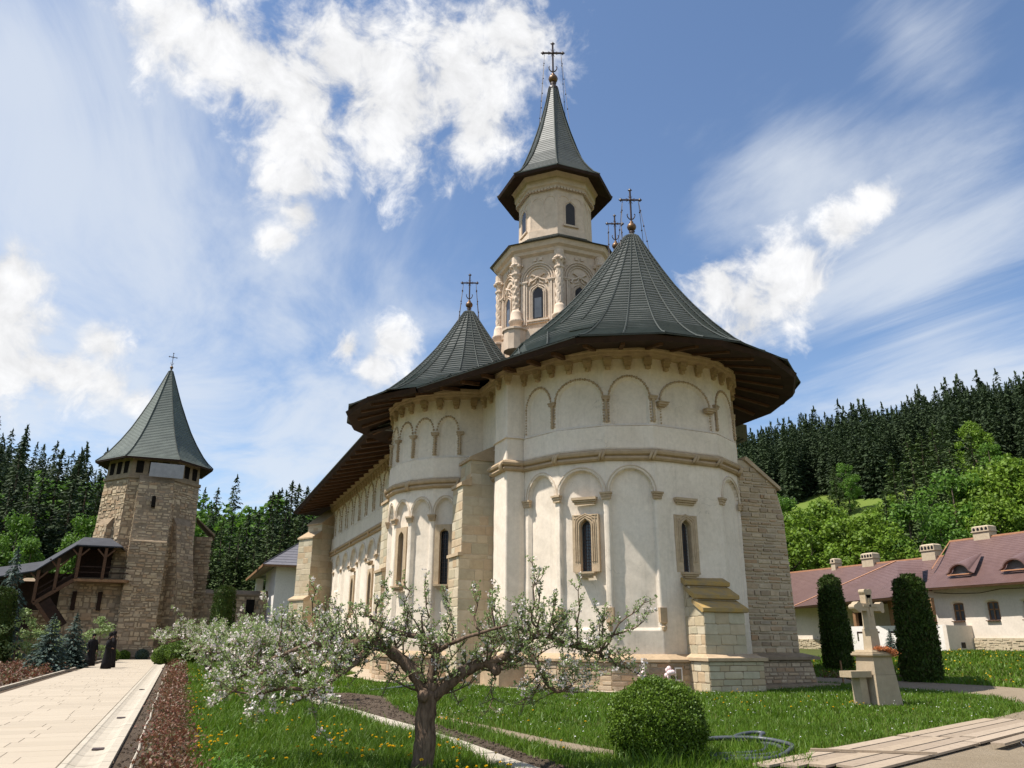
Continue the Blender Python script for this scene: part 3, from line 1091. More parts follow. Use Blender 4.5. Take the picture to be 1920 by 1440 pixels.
# far corner, set diagonally
bd = MB()
dq = Vector((-1, -0.55, 0)).normalized()
dn = Vector((0.55, -1, 0)).normalized()
def diag(u, v, z):
    p = Vector((10.7, 66.0, 0)) + dq * u + dn * v
    return (p.x, p.y, z)
stg = [(0, 4.6, 2.9), (4.6, 9.4, 2.5), (9.4, 10.6, 1.7)]
for z0, z1, u in stg:
    bd.loft([[diag(-0.6, -0.9, z0), diag(u, -0.9, z0), diag(u, 0.9, z0), diag(-0.6, 0.9, z0)], [diag(-0.6, -0.9, z1), diag(u, -0.9, z1), diag(u, 0.9, z1), diag(-0.6, 0.9, z1)]])
b3 = bd.build('buttress', MORTAR, CH)
b3['label'] = 'ashlar buttress set diagonally on the far corner of the nave'
for i, (z0, z1, u) in enumerate(stg):
    p = diag(u, 0.9, 0)
    stones(b3, p, -dq, dn, lambda z: (0, u + 0.4), z0 + 0.02, z1, (0.4, 0.55), (0.5, 1.1), ASHLAR, 'ashlar_block', 0.012, 0.1, seed=170 + i, cap=40)
    p = diag(u, -0.9, 0)
    stones(b3, p, dn, dq, lambda z: (0, 1.8), z0 + 0.02, z1, (0.4, 0.55), (0.5, 1.0), ASHLAR, 'ashlar_block', 0.012, 0.1, seed=180 + i, cap=25)
    un = stg[i + 1][2] if i < 2 else -0.2
    h = (u - un) * 0.8
    w = MB()
    w.loft([[diag(u + 0.1, v, z1 - 0.05), diag(un, v, z1 - 0.05), diag(un, v, z1 + h), diag(u + 0.1, v, z1 + 0.06)] for v in (1.0, -1.0)])
    w.build('weathering', TRIM, b3)

# low buttress on the axis, with three mossy stone steps on its back
AX0, AX1 = 16.55, 18.25
ab = MB()
for ya, yb, zt in ((23.12, 24.6, 2.66), (23.55, 24.6, 3.10), (24.0, 24.6, 3.55)):
    ab.box(((AX0 + AX1) / 2, (ya + yb) / 2, (1.0 + zt) / 2), (AX1 - AX0 - 0.004 * zt, yb - ya, zt - 1.0))
axb = ab.build('buttress', MORTAR, CH)
axb['label'] = 'low buttress under the axial apse window with mossy stepped stone top'
stones(axb, (AX0, 23.1, 0), (1, 0, 0), (0, -1, 0), lambda z: (0, AX1 - AX0), 1.2, 2.6, (0.30, 0.38), (0.42, 0.8), ASHLAR, 'ashlar_block', 0.012, 0.08, seed=201, gap=0.014)
stones(axb, (AX0, 24.45, 0), (0, -1, 0), (-1, 0, 0), lambda z: (0, 1.35 - max(0, (z - 2.6) * 1.15)), 1.2, 3.5, (0.26, 0.36), (0.28, 0.6), ASHLAR, 'ashlar_block', 0.012, 0.08, seed=207, gap=0.014)
for k, (ya, za, yb, zb) in enumerate(((24.6, 3.98, 23.88, 3.66), (24.06, 3.50, 23.40, 3.18), (23.62, 3.02, 22.96, 2.72))):
    w = MB()
    th = 0.12
    w.loft([[(x, ya, za - th), (x, ya, za + 0.02), (x, yb, zb), (x, yb + 0.01, zb - th), (x, yb + 0.10, zb - th - 0.02)] for x in (AX0 - 0.1, AX1 + 0.1)])
    w.build('weathering_slab', MOSSY, axb)
# its own plinth
pb = MB()
pb.box(((AX0 + AX1) / 2 + 0.1, 23.4, 0.5), (AX1 - AX0 + 0.55, 1.3, 1.0))
axp = pb.build('buttress_plinth', MORTAR_D, CH)
stones(axp, (AX0 - 0.18, 22.75, 0), (1, 0, 0), (0, -1, 0), lambda z: (0, AX1 - AX0 + 0.55), 0.02, 0.98, (0.17, 0.3), (0.3, 0.75), ASHLAR, 'plinth_block', 0.015, 0.08, seed=221)
stones(axp, (AX0 - 0.18, 24.0, 0), (0, -1, 0), (-1, 0, 0), lambda z: (0, 1.25), 0.02, 0.98, (0.22, 0.36), (0.3, 0.6), ASHLAR, 'plinth_block', 0.015, 0.08, seed=226)
cb = MB()
cb.loft([[(AX0 - 0.26, 24.3, z), (AX0 - 0.26, 22.66, z), (AX1 + 0.5, 22.66, z), (AX1 + 0.5, 24.3, z)] for z in (1.0, 1.1)] + [[(AX0 - 0.02, 24.3, 1.22), (AX0 - 0.02, 23.08, 1.22), (AX1 + 0.1, 23.08, 1.22), (AX1 + 0.1, 24.3, 1.22)]])
cb.build('plinth_coping', TRIM, axp)
# plaster remnant beside it
pr = MB(); pr.box((18.55, 23.9, 1.7), (0.55, 0.5, 1.0)); pr.build('plaster_patch', PLASTER, axp)

# big rubble buttress at the right of the apse
rb = MB()
def rbx(z):
    return 22.45 - max(0, z - 6.6) * 0.18 if z > 6.6 else 22.62 - (z - 1.0) * 0.02
rb.loft([[(20.0, 25.45, z), (rbx(z), 25.45, z), (rbx(z), 27.2, z), (20.0, 27.2, z)] for z in (0, 1.0, 6.6, 7.7)] + [[(20.0, 25.45, 8.75), (20.9, 25.45, 8.75), (20.9, 27.2, 8.75), (20.0, 27.2, 8.75)]])
rbo = rb.build('buttress', MORTAR, CH)
rbo['label'] = 'tall rough rubble stone buttress at the right of the main apse'
def rspan(z):
    a = 20.3 if z < 6.6 else 20.4
    b = rbx(z) if z < 7.7 else 22.25 - (z - 7.7) * 1.35
    return (a - 20.0, b - 20.0)
stones(rbo, (20.0, 25.45, 0), (1, 0, 0), (0, -1, 0), rspan, 1.2, 8.5, (0.09, 0.26), (0.16, 0.68), RUBBLE, 'rubble_stone', 0.045, 0.1, seed=240, cap=230, gap=0.05, tilt=0.03)
wq = MB()
wq.loft([[(22.4, y, 7.62), (22.44, y, 7.74), (20.8, y, 8.92), (20.7, y, 8.78)] for y in (25.33, 27.3)])
wq.build('weathering', RUBBLE, rbo)
rp = MB()
rp.loft([[(19.4, 25.0, 0), (23.0, 25.0, 0), (23.0, 27.6, 0), (19.4, 27.6, 0)], [(19.4, 25.15, 0.98), (22.85, 25.15, 0.98), (22.85, 27.5, 0.98), (19.4, 27.5, 0.98)]])
rpo = rp.build('rubble_plinth', MORTAR_D, CH)
stones(rpo, (19.4, 25.1, 0), (1, 0, 0), (0, -1, 0), lambda z: (0, 3.5), 0.02, 0.96, (0.10, 0.2), (0.2, 0.5), RUBBLE, 'rubble_stone', 0.03, 0.12, seed=260, cap=70, batter=lambda z: 0.1 - 0.153 * z, gap=0.04, tilt=0.02)
cq = MB()
cq.loft([[(19.4, 24.98, z), (23.2, 24.98, z), (23.2, 27.7, z), (19.4, 27.7, z)] for z in (0.98, 1.08)] + [[(19.4, 25.4, 1.22), (22.7, 25.4, 1.22), (22.7, 27.3, 1.22), (19.4, 27.3, 1.22)]])
cq.build('plinth_coping', MORTAR_D, rpo)
st = MB()
st.box((20.9, 24.55, 0.07), (4.6, 0.9, 0.14))
st.build('step_slab', MORTAR_D, CH)
# small meter niche in the plinth
mn = LF(apse_path, sA(12.5))
mn.box(-0.17, 0.17, 0.3, 0.40, 0.3, 0.82)
mo = mn.build('meter_box', MORTAR_D, CH)
mn2 = LF(apse_path, sA(12.5))
for q in ((-0.15, -0.11, 0.34, 0.78), (0.11, 0.15, 0.34, 0.78), (-0.11, 0.11, 0.34, 0.39), (-0.11, 0.11, 0.73, 0.78)):
    mn2.box(q[0], q[1], 0.4, 0.425, q[2], q[3])
mn2.build('meter_frame', PLASTER2, mo)

# ---- roofs -------------------------------------------------------
ZE = 12.0
def cone_roof(name, C, RE, zE, A, zA, N, prof, courses, mat=COPPER, a0=0.0, seam_r=0.034, lip=0.045, parent=CH, label=None, lipmat=LIP):
    """Bell-cast conical roof in overlapping courses with standing seams; C eave centre, A apex position."""
    ts = np.array([p[0] for p in prof]); hs = np.array([p[1] for p in prof])
    # resample the profile by arc length
    tt = np.linspace(0, 1, 200)
    arc = np.concatenate([[0], np.cumsum(np.hypot(np.diff(ts) * RE, np.diff(hs) * (zA - zE)))])
    arc /= arc[-1]
    NP = max(3, N // 2) if N > 12 else 0
    def RP(ang):
        if not NP:
            return RE
        w = 2 * pi / NP
        m = (ang - a0 + w / 2) % w - w / 2
        return RE * 1.012 * cos(w / 2 - abs(0)) / cos(w / 2 - abs(m)) if True else RE
    def pt(q, ang):
        r = float(np.interp(q, arc, ts)); h = float(np.interp(q, arc, hs))
        x = A[0] + (C[0] + RP(ang) * cos(ang) - A[0]) * r
        y = A[1] + (C[1] + RP(ang) * sin(ang) - A[1]) * r
        return Vector((x, y, zE + (zA - zE) * h))
    angs = [a0 + 2 * pi * i / N for i in range(N)]
    rings = []
    for k in range(courses):
        q0, q1 = k / courses, (k + 1) / courses
        r0 = [pt(q0, a) for a in angs]
        r1 = [pt(q1, a) for a in angs]
        up = Vector((0, 0, lip))
        rings.append([p + up + Vector((cos(a), sin(a), 0)) * lip * 0.6 for p, a in zip(r0, angs)])
        rings.append(r1)
    mb = MB()
    mb.loft(rings, False, True)
    o = mb.build(name, mat, parent)
    o.data.materials.append(lipmat)
    for i, p in enumerate(o.data.polygons):
        if (i // N) % 2 == 1 and i < N * (len(rings) - 1):
            p.material_index = 1
    if label:
        o['label'] = label
    for a in angs:
        sm = MB()
        sm.tube([pt(q, a) + Vector((0, 0, 0.05)) + Vector((cos(a), sin(a), 0)) * 0.02 for q in np.linspace(0, 0.985, 16)], [seam_r] * 10 + [seam_r * 0.8] * 6, 4)
        sm.build('seam', SEAMM, o)
    return o, pt, angs

PROF_A = [(1.0, 0.0), (0.91, 0.035), (0.80, 0.095), (0.685, 0.175), (0.565, 0.28), (0.44, 0.41), (0.315, 0.56), (0.198, 0.73), (0.103, 0.88), (0.055, 0.96), (0.03, 1.0)]
RA, RS = 7.7, 5.95
APX_A, ZA_A = (16.9, 27.03), 19.25
roofA, ptA, angA = cone_roof('altar_roof', (16.9, 29.0), RA, ZE, APX_A, ZA_A, 32, PROF_A, 46, a0=2 * pi / 64, label='large conical green roof over the main apse')
roofS, ptS, angS = cone_roof('side_apse_roof', (12.0, 35.5), RS, ZE, (12.0, 35.5), 18.05, 24, PROF_A, 38, a0=0.1, label='smaller conical green roof over the side apse')
roofR, ptR, angR = cone_roof('side_apse_roof', (21.8, 35.5), RS, ZE, (21.8, 35.5), 18.05, 24, PROF_A, 42, a0=0.1)
roofR['label'] = 'conical roof over the side apse on the far flank'

# the two cones share one eave line: a straight eave between them with its own slope up into the valley
_d = Vector((12.0 - 16.9, 35.5 - 29.0)); _u = _d.normalized(); _s = (RA - RS) / _d.length
_n = Vector((-_u.y, _u.x)) * sqrt(1 - _s * _s) - _u * _s
TAN = atan2(_n.y, _n.x) % (2 * pi)
TAN_DEG = degrees(TAN)
QI = 0.30
def valley_bridge():
    best = None
    for i in range(90):
        a = TAN - radians(i)
        for j in range(90):
            b = TAN + radians(j)
            e = (ptA(QI, a) - ptS(QI, b)).length
            if best is None or e < best[0]:
                best = (e, a, b)
    _, av, bv = best
    E0, E1 = ptA(0, TAN), ptS(0, TAN)
    n = 20
    eave = [E0.lerp(E1, k / n) for k in range(n + 1)]
    inner = [ptA(QI - 0.005, TAN + (av - TAN) * 2 * k / n) if k <= n // 2 else ptS(QI - 0.005, bv + (TAN - bv) * (2 * k / n - 1)) for k in range(n + 1)]
    C = 14
    rows = []
    for c in range(C):
        for f, up in ((c / C, 0.045), ((c + 1) / C, 0.0)):
            row = []
            for e, i_ in zip(eave, inner):
                p = e.lerp(i_, f)
                p.z -= 0.16 * sin(pi * f)
                row.append(p + Vector((0, 0, up)) + Vector((_n.x, _n.y, 0)) * up * 0.6)
            rows.append(row)
    mb = MB()
    mb.loft(rows[::1], False, False, closed=False)
    o = mb.build('valley_roof', COPPER, CH)
    o.data.materials.append(LIP)
    for i, p in enumerate(o.data.polygons):
        if (i // n) % 2 == 1:
            p.material_index = 1
    # the covered parts of the cones' skirts are cut away
    import bmesh
    for ob, C0, lo, hi, zt in ((roofA, (16.9, 29.0), 2.6, TAN - 0.02, ptA(QI, TAN).z - 0.12), (roofS, (12.0, 35.5), TAN + 0.02, 5.4, ptS(QI, TAN).z - 0.12)):
        bm = bmesh.new(); bm.from_mesh(ob.data)
        og = org(ob)
        kill = [f for f in bm.faces if (lambda c: lo < atan2(c.y - C0[1], c.x - C0[0]) % (2 * pi) < hi and c.z < zt)(f.calc_center_median() + og)]
        bmesh.ops.delete(bm, geom=kill, context='FACES')
        bm.to_mesh(ob.data); bm.free()
        for ch in list(ob.children):
            og2 = org(ch)
            P = [v.co + og2 for v in ch.data.vertices]
            low = min(P, key=lambda p: p.z)
            a = atan2(low.y - C0[1], low.x - C0[0]) % (2 * pi)
            if lo < a < hi:
                for v in ch.data.vertices:
                    z = v.co.z + og2.z
                    if z < zt:
                        v.co.z += 0
                bm = bmesh.new(); bm.from_mesh(ch.data)
                bmesh.ops.delete(bm, geom=[v for v in bm.verts if (v.co + og2).z < zt], context='VERTS')
                bm.to_mesh(ch.data); bm.free()
    # soffit, beams and drip edge of this stretch
    w0, w1 = Vector((16.9 + 4.8 * cos(TAN), 29 + 4.8 * sin(TAN), 12.55)), Vector((12.0 + 3.4 * cos(TAN), 35.5 + 3.4 * sin(TAN), 12.55))
    dn_ = Vector((0, 0, -0.2)) - Vector((_n.x, _n.y, 0)) * 0.12
    sb2 = MB()
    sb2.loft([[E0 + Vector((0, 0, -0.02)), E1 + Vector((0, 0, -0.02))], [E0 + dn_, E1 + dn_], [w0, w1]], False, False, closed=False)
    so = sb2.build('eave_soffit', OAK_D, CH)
    for k in range(1, 7):
        t = k / 7
        b = MB(); b.bar(E0.lerp(E1, t) + Vector((-_n.x * 0.6, -_n.y * 0.6, -0.10)), w0.lerp(w1, t) + Vector((0, 0, -0.12)), 0.16, 0.15); b.build('rafter', OAK, so)
    b = MB(); b.tube([E0, E1], 0.03, 5); b.build('drip_edge', SEAMM, CH)
    for k in (3, 6, 9, 12, 15, 18):
        b = MB(); b.tube([rows[2 * c][k] + Vector((0, 0, 0.02)) for c in range(C)], 0.034, 4); b.build('seam', SEAMM, o)
valley_bridge()
# nave roof: bell-cast hip with ridge
def nave_roof():
    hw, y0, y1 = 9.15, 33.0, 68.6
    prof = [(1.0, 0.0), (0.88, 0.05), (0.74, 0.14), (0.58, 0.30), (0.42, 0.5), (0.2, 0.78), (0.02, 1.0)]
    zt = 16.9
    C = 40
    ts = np.array([p[0] for p in prof]); hs = np.array([p[1] for p in prof])
    rings = []
    for k in range(C):
        for q, up in ((k / C, 0.025), ((k + 1) / C, 0.0)):
            t = float(np.interp(q, np.linspace(0, 1, len(ts)), ts)); h = float(np.interp(q, np.linspace(0, 1, len(ts)), hs))
            x = hw * t
            ye = y1 - (1 - t) * 8.0
            yf = y0 + max(0.0, t - 0.45) * 10.5
            rings.append([(16.9 - x, ye, ZE + (zt - ZE) * h + up), (16.9 - x, yf, ZE + (zt - ZE) * h + up), (16.9 + x, yf, ZE + (zt - ZE) * h + up), (16.9 + x, ye, ZE + (zt - ZE) * h + up)])
    mb = MB()
    mb.loft(rings, False, True)
    return mb.build('nave_roof', COPPER, CH)
nave_roof()

# ---- soffits, fascia and rafters under the eaves
def round_eave(C, RE, rin, a_from, a_to, n, nm, zin=12.55):
    mb = MB()
    A = [radians(a_from + (a_to - a_from) * i / n) for i in range(n + 1)]
    f = cos((A[1] - A[0]) / 2)
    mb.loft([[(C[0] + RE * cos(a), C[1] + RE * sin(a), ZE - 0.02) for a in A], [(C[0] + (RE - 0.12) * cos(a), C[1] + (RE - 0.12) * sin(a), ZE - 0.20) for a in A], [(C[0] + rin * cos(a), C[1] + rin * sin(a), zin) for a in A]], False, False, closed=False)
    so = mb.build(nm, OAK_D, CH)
    return so
eave_a = round_eave((16.9, 29.0), RA * 1.005, 4.8, TAN_DEG, degrees(2 * pi / 64 + 18 * pi / 8), 9, 'eave_soffit')
eave_s = round_eave((12.0, 35.5), RS * 1.005, 3.4, degrees(0.1 + 3 * pi / 6), TAN_DEG, 5, 'eave_soffit')
def rafters(C, RE, rin, a_from, a_to, step, so, keep):
    a = a_from
    while a <= a_to:
        t = radians(a)
        p0 = Vector((C[0] + (RE - 0.6) * cos(t), C[1] + (RE - 0.6) * sin(t), ZE - 0.10))
        p1 = Vector((C[0] + rin * cos(t), C[1] + rin * sin(t), 12.43))
        if keep(p0):
            mb = MB()
            mb.bar(p0, p1, 0.16, 0.15)
            mb.build('rafter', OAK, so)
        a += step
notside = lambda p: (p.x - 12.0) ** 2 + (p.y - 35.5) ** 2 > 5.9 ** 2
rafters((16.9, 29.0), RA, 5.2, 231, 384, 11.25, eave_a, notside)
rafters((12.0, 35.5), RS, 3.75, 92, 228, 15, eave_s, lambda p: (p.x - 16.9) ** 2 + (p.y - 29) ** 2 > 7.6 ** 2)
# nave eaves
ne = MB()
ne.loft([[(7.77, 38.6, ZE - 0.02), (7.77, 68.7, ZE - 0.02)], [(7.85, 38.6, ZE - 0.16), (7.85, 68.6, ZE - 0.16)], [(10.8, 36, 12.55), (10.8, 66.2, 12.55)]], False, False, closed=False)
ne.loft([[(7.77, 68.7, ZE - 0.02), (26.0, 68.7, ZE - 0.02)], [(7.85, 68.6, ZE - 0.16), (25.9, 68.6, ZE - 0.16)], [(10.8, 66.0, 12.55), (23.0, 66.0, 12.55)]], False, False, closed=False)
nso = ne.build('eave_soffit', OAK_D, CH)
y = 40.5
while y < 68:
    mb = MB()
    mb.bar((8.05, y, ZE - 0.20), (10.6, y, 12.42), 0.18, 0.16)
    mb.build('rafter', OAK, nso)
    y += 1.5
# eave drip edge in pale metal
for pt_, angs_, a0_, a1_ in ((ptA, angA, TAN_DEG, 400), (ptS, angS, 90, TAN_DEG)):
    mb = MB()
    aa = sorted(a for base_ in angs_ for a in (base_, base_ + 2 * pi) if radians(a0_) <= a <= radians(a1_))
    mb.tube([pt_(0, a) + Vector((0, 0, 0.01)) for a in aa], 0.03, 5)
    mb.build('drip_edge', SEAMM, CH)
mb = MB(); mb.bar((7.75, 38.7, ZE), (7.75, 68.7, ZE), 0.05, 0.05); mb.build('drip_edge', SEAMM, CH)

# ---- finial crosses
def finial(C, z0, h, ang=0.0, chains=True, label=None, base_r=1.5, base_dz=2.2):
    s = h / 3.3
    mb = MB()
    mb.lathe([(0.24 * s, -0.35 * s), (0.30 * s, -0.02), (0.16 * s, 0.10 * s), (0.10 * s, 0.2 * s), (0.20 * s, 0.3 * s), (0.09 * s, 0.38 * s)], (C[0], C[1], z0), 12)
    base = mb.build('finial', IRON, CH, True)
    if label:
        base['label'] = label
    bl = MB()
    bl.lathe([(0.09 * s, 0.36 * s), (0.24 * s, 0.48 * s), (0.29 * s, 0.63 * s), (0.24 * s, 0.78 * s), (0.09 * s, 0.9 * s), (0.13 * s, 0.96 * s), (0.05 * s, 1.06 * s)], (C[0], C[1], z0), 14)
    bl.build('copper_ball', GILT, base, True)
    cr = MB()
    ux, uy = cos(ang), sin(ang)
    def q(a, z):
        return (C[0] + ux * a * s, C[1] + uy * a * s, z0 + z * s)
    zc = 2.55
    cr.bar(q(0, 1.0), q(0, 3.2), 0.085 * s)
    cr.bar(q(-0.55, zc), q(0.55, zc), 0.085 * s)
    for a, z in ((-0.6, zc), (0.6, zc), (0, 3.25)):
        cr.ball(q(a, z), 0.095 * s, 6, 4)
        for da, dz in ((0.09, 0.0), (-0.09, 0), (0, 0.09), (0, -0.09)):
            cr.ball(q(a + da, z + dz), 0.05 * s, 5, 3)
    cr.ball(q(0, zc), 0.12 * s, 8, 5)
    for k in range(8):
        t = pi / 8 + k * pi / 4
        cr.bar(q(0, zc), q(0.3 * cos(t), zc + 0.3 * sin(t)), 0.02 * s)
    for sg in (-1, 1):
        cr.tube([q(0, 1.18), q(0.12 * sg, 1.2), q(0.22 * sg, 1.35), q(0.25 * sg, 1.5), q(0.19 * sg, 1.55)], [0.04 * s, 0.04 * s, 0.035 * s, 0.03 * s, 0.03 * s], 5)
    cr.build('cross', IRON, base)
    if chains:
        for k, t in enumerate((0.3, 2.2, pi + 0.3, pi + 2.2)):
            ch = MB()
            sg = 1 if cos(t - ang) > 0 else -1
            p0 = Vector(q(0.5 * sg, zc - 0.03))
            p1 = Vector((C[0] + base_r * cos(t), C[1] + base_r * sin(t), z0 - base_dz))
            n = 14
            pts = []
            for i in range(n + 1):
                f = i / n
                p = p0.lerp(p1, f)
                p.z -= 0.10 * sin(pi * f) * s
                pts.append(p)
            ch.tube(pts, 0.014, 4)
            for p in pts[2:-1:3]:
                ch.ball(p, 0.045, 5, 3)
            ch.build('chain', IRON, base)
    return base
CROSS_ANG = radians(-22)
finial(APX_A, ZA_A - 0.05, 2.45, CROSS_ANG, label='iron cross on the main apse roof', base_r=0.95, base_dz=2.0)
finial((12.0, 35.5), 18.0, 2.2, CROSS_ANG, label='iron cross on the side apse roof', base_r=0.75, base_dz=1.3)
# second cross behind the altar roof, on its own small cone at the roof junction
cs = MB()
cs.lathe([(2.0, -4.2), (1.6, -3.2), (0.9, -1.9), (0.42, -0.9), (0.16, 0.0)], (17.72, 29.9, 19.95), 12)
cs.build('small_cone_roof', COPPER, CH)
finial((17.72, 29.9), 19.9, 2.15, CROSS_ANG, label='iron cross just behind the main apse roof', base_r=0.5, base_dz=1.6)

# ================================================================== TOWER
TC = (16.9, 35.1)
A0 = radians(-90 - 22.5)
def octo(r, z, n=8, a0=A0):
    return [(TC[0] + r * cos(a0 + 2 * pi * i / n), TC[1] + r * sin(a0 + 2 * pi * i / n), z) for i in range(n)]
tb = MB()
tb.loft([octo(3.25, 14.5), octo(3.25, 16.6), octo(3.02, 16.62), octo(3.02, 20.9)])
TOW = tb.build('bell_tower', TOWERST, CH)
TOW['label'] = 'tall octagonal pale stone tower with twisted corner columns'
tu = MB()
tu.loft([octo(2.16, 22.3), octo(2.16, 22.75), octo(2.07, 22.8), octo(2.03, 26.5)])
tu.build('upper_drum', TOWERST, TOW)
tcn = MB()
tcn.loft([octo(3.02, 20.75), octo(3.2, 20.85), octo(3.25, 21.0), octo(3.42, 21.1), octo(3.5, 21.3), octo(3.52, 21.36)])
tcn.build('tower_cornice', TOWERST, TOW)
tl = MB()
rr = []
for k in range(9):
    f0, f1 = k / 9, (k + 1) / 9
    g = lambda f: (3.68 + (2.1 - 3.68) * f, 21.33 + 1.05 * f ** 1.3)
    rr.append(octo(g(f0)[0] + 0.015, g(f0)[1] + 0.025))
    rr.append(octo(*g(f1)))
tl.loft(rr, True, False)
tl.build('skirt_roof', COPPER, TOW)
# upper cornice & dentils & coving
tk = MB()
tk.loft([octo(2.05, 25.2), octo(2.14, 25.25), octo(2.2, 25.36), octo(2.3, 25.42), octo(2.33, 25.8), octo(2.6, 26.2)], False, False)
tk.build('upper_cornice', TOWERST, TOW)
def face_frame(i, r, n=8):
    a = octo(r, 0)[i]; b = octo(r, 0)[(i + 1) % n]
    return [(b[0], b[1]), (a[0], a[1])] if False else [(a[0], a[1]), (b[0], b[1])]
for i in range(8):
    pth = face_frame(i, 2.18)
    L = (Vector(pth[1]) - Vector(pth[0])).length
    f = LF(pth, L / 2)
    k = 9
    for j in range(k):
        u = -L / 2 + (j + 0.5) * L / k
        f.box(u - 0.055, u + 0.055, -0.02, 0.07, 25.12, 25.24)
    stuff(f.build('dentil_course', TOWERST, TOW))
# spire roof with wide dark eaves
sp = [(1.0, 0.0), (0.86, 0.05), (0.70, 0.14), (0.55, 0.26), (0.42, 0.40), (0.30, 0.56), (0.20, 0.72), (0.12, 0.87), (0.07, 1.0)]
spire, ptT, angT = cone_roof('spire_roof', TC, 3.3, 25.85, TC, 33.55, 8, sp, 46, a0=A0, seam_r=0.045, lip=0.02, parent=TOW)
ts_ = MB()
ts_.loft([octo(3.32, 25.87), octo(3.26, 25.72), octo(2.2, 26.15), octo(1.9, 26.4)], False, False)
ts_.build('spire_soffit', OAK_D, TOW)
finial(TC, 33.5, 3.35, CROSS_ANG, label='iron cross on top of the spire', base_r=1.05, base_dz=3.0)
# upper windows and blind arcade
for i in range(8):
    pth = face_frame(i, 2.05)
    L = (Vector(pth[1]) - Vector(pth[0])).length
    cen = (Vector(pth[0]) + Vector(pth[1])) / 2 - Vector(TC)
    axial = min(abs(cen.x), abs(cen.y)) < 0.2
    f = LF(pth, L / 2)
    if axial:
        hw = 0.27
        f.poly(ogee(hw + 0.1, 22.98, 24.1, 0.36)[::1], -0.02, 0.02)
        w = f.build('tower_window', TOWERST, TOW)
        g = LF(pth, L / 2)
        g.poly(ogee(hw, 23.03, 24.1, 0.27), 0.0, 0.03)
        g.build('glass', GLASS, w)
        s_ = LF(pth, L / 2)
        s_.box(-0.46, 0.46, -0.02, 0.13, 22.90, 23.0)
        s_.build('sill', TOWERST, w)
        m = LF(pth, L / 2)
        m.tube([(u * 1.28, 0.03, z + (0.07 if z > 24.1 else 0)) for u, z in ogee(hw, 23.03, 24.1, 0.27)], 0.035, 5)
        m.build('moulding', TOWERST, w)
    else:
        pass
    b = LF(pth, L / 2)
    for c in (-0.37, 0.37):
        pts = [(c - 0.33, 0.0, 22.95), (c - 0.33, 0.0, 24.45)] + [(c - 0.33 * cos(pi * k / 8), 0.0, 24.45 + 0.33 * sin(pi * k / 8)) for k in range(1, 8)] + [(c + 0.33, 0.0, 24.45)]
        if not axial:
            pts += [(c + 0.33, 0.0, 24.45), (c + 0.33, 0.0, 24.3)]
        b.tube(pts, 0.03, 5)
    b.build('blind_arcade', TOWERST, TOW)

# lower drum: twisted corner columns, arches, windows, carved trim
def corner(i, r):
    p = octo(r, 0)[i]
    return Vector((p[0], p[1], 0))
for i in range(8):
    c = corner(i, 3.1)
    n_ = (c - Vector((TC[0], TC[1], 0))).normalized()
    bs = MB()
    bs.lathe([(0.34, 16.4), (0.34, 17.05), (0.40, 17.1), (0.40, 17.18), (0.33, 17.25), (0.30, 17.6), (0.24, 17.75)], c, 12)
    colm = bs.build('corner_column', TOWERST, TOW, True)
    tw = MB()
    carved = i % 2 == 1
    rings = []
    m_ = 14
    for k in range(41):
        z = 17.7 + (19.75 - 17.7) * k / 40
        ring = []
        for j in range(m_):
            t = 2 * pi * j / m_
            if carved:
                r = 0.19 + 0.035 * sin(3 * t + z * 9) * cos(z * 11 - 2 * t) + 0.02 * sin(5 * t - z * 14)
            else:
                r = 0.185 + 0.045 * abs(sin(2 * (t + z * 3.2)))
            ring.append((c.x + r * cos(t), c.y + r * sin(t), z))
        rings.append(ring)
    tw.loft(rings)
    tw.build('twisted_shaft', TOWERST, colm)
    cp = MB()
    cp.lathe([(0.2, 19.7), (0.27, 19.78), (0.27, 19.86), (0.2, 19.92), (0.21, 20.05), (0.33, 20.32), (0.30, 20.4), (0.26, 20.42), (0.26, 20.78)], c, 10)
    for k in range(8):
        t = k * pi / 4
        cp.ball((c.x + 0.31 * cos(t), c.y + 0.31 * sin(t), 20.22 + 0.07 * (k % 2)), 0.085, 6, 4)
    cp.build('leaf_capital', TOWERST, colm)
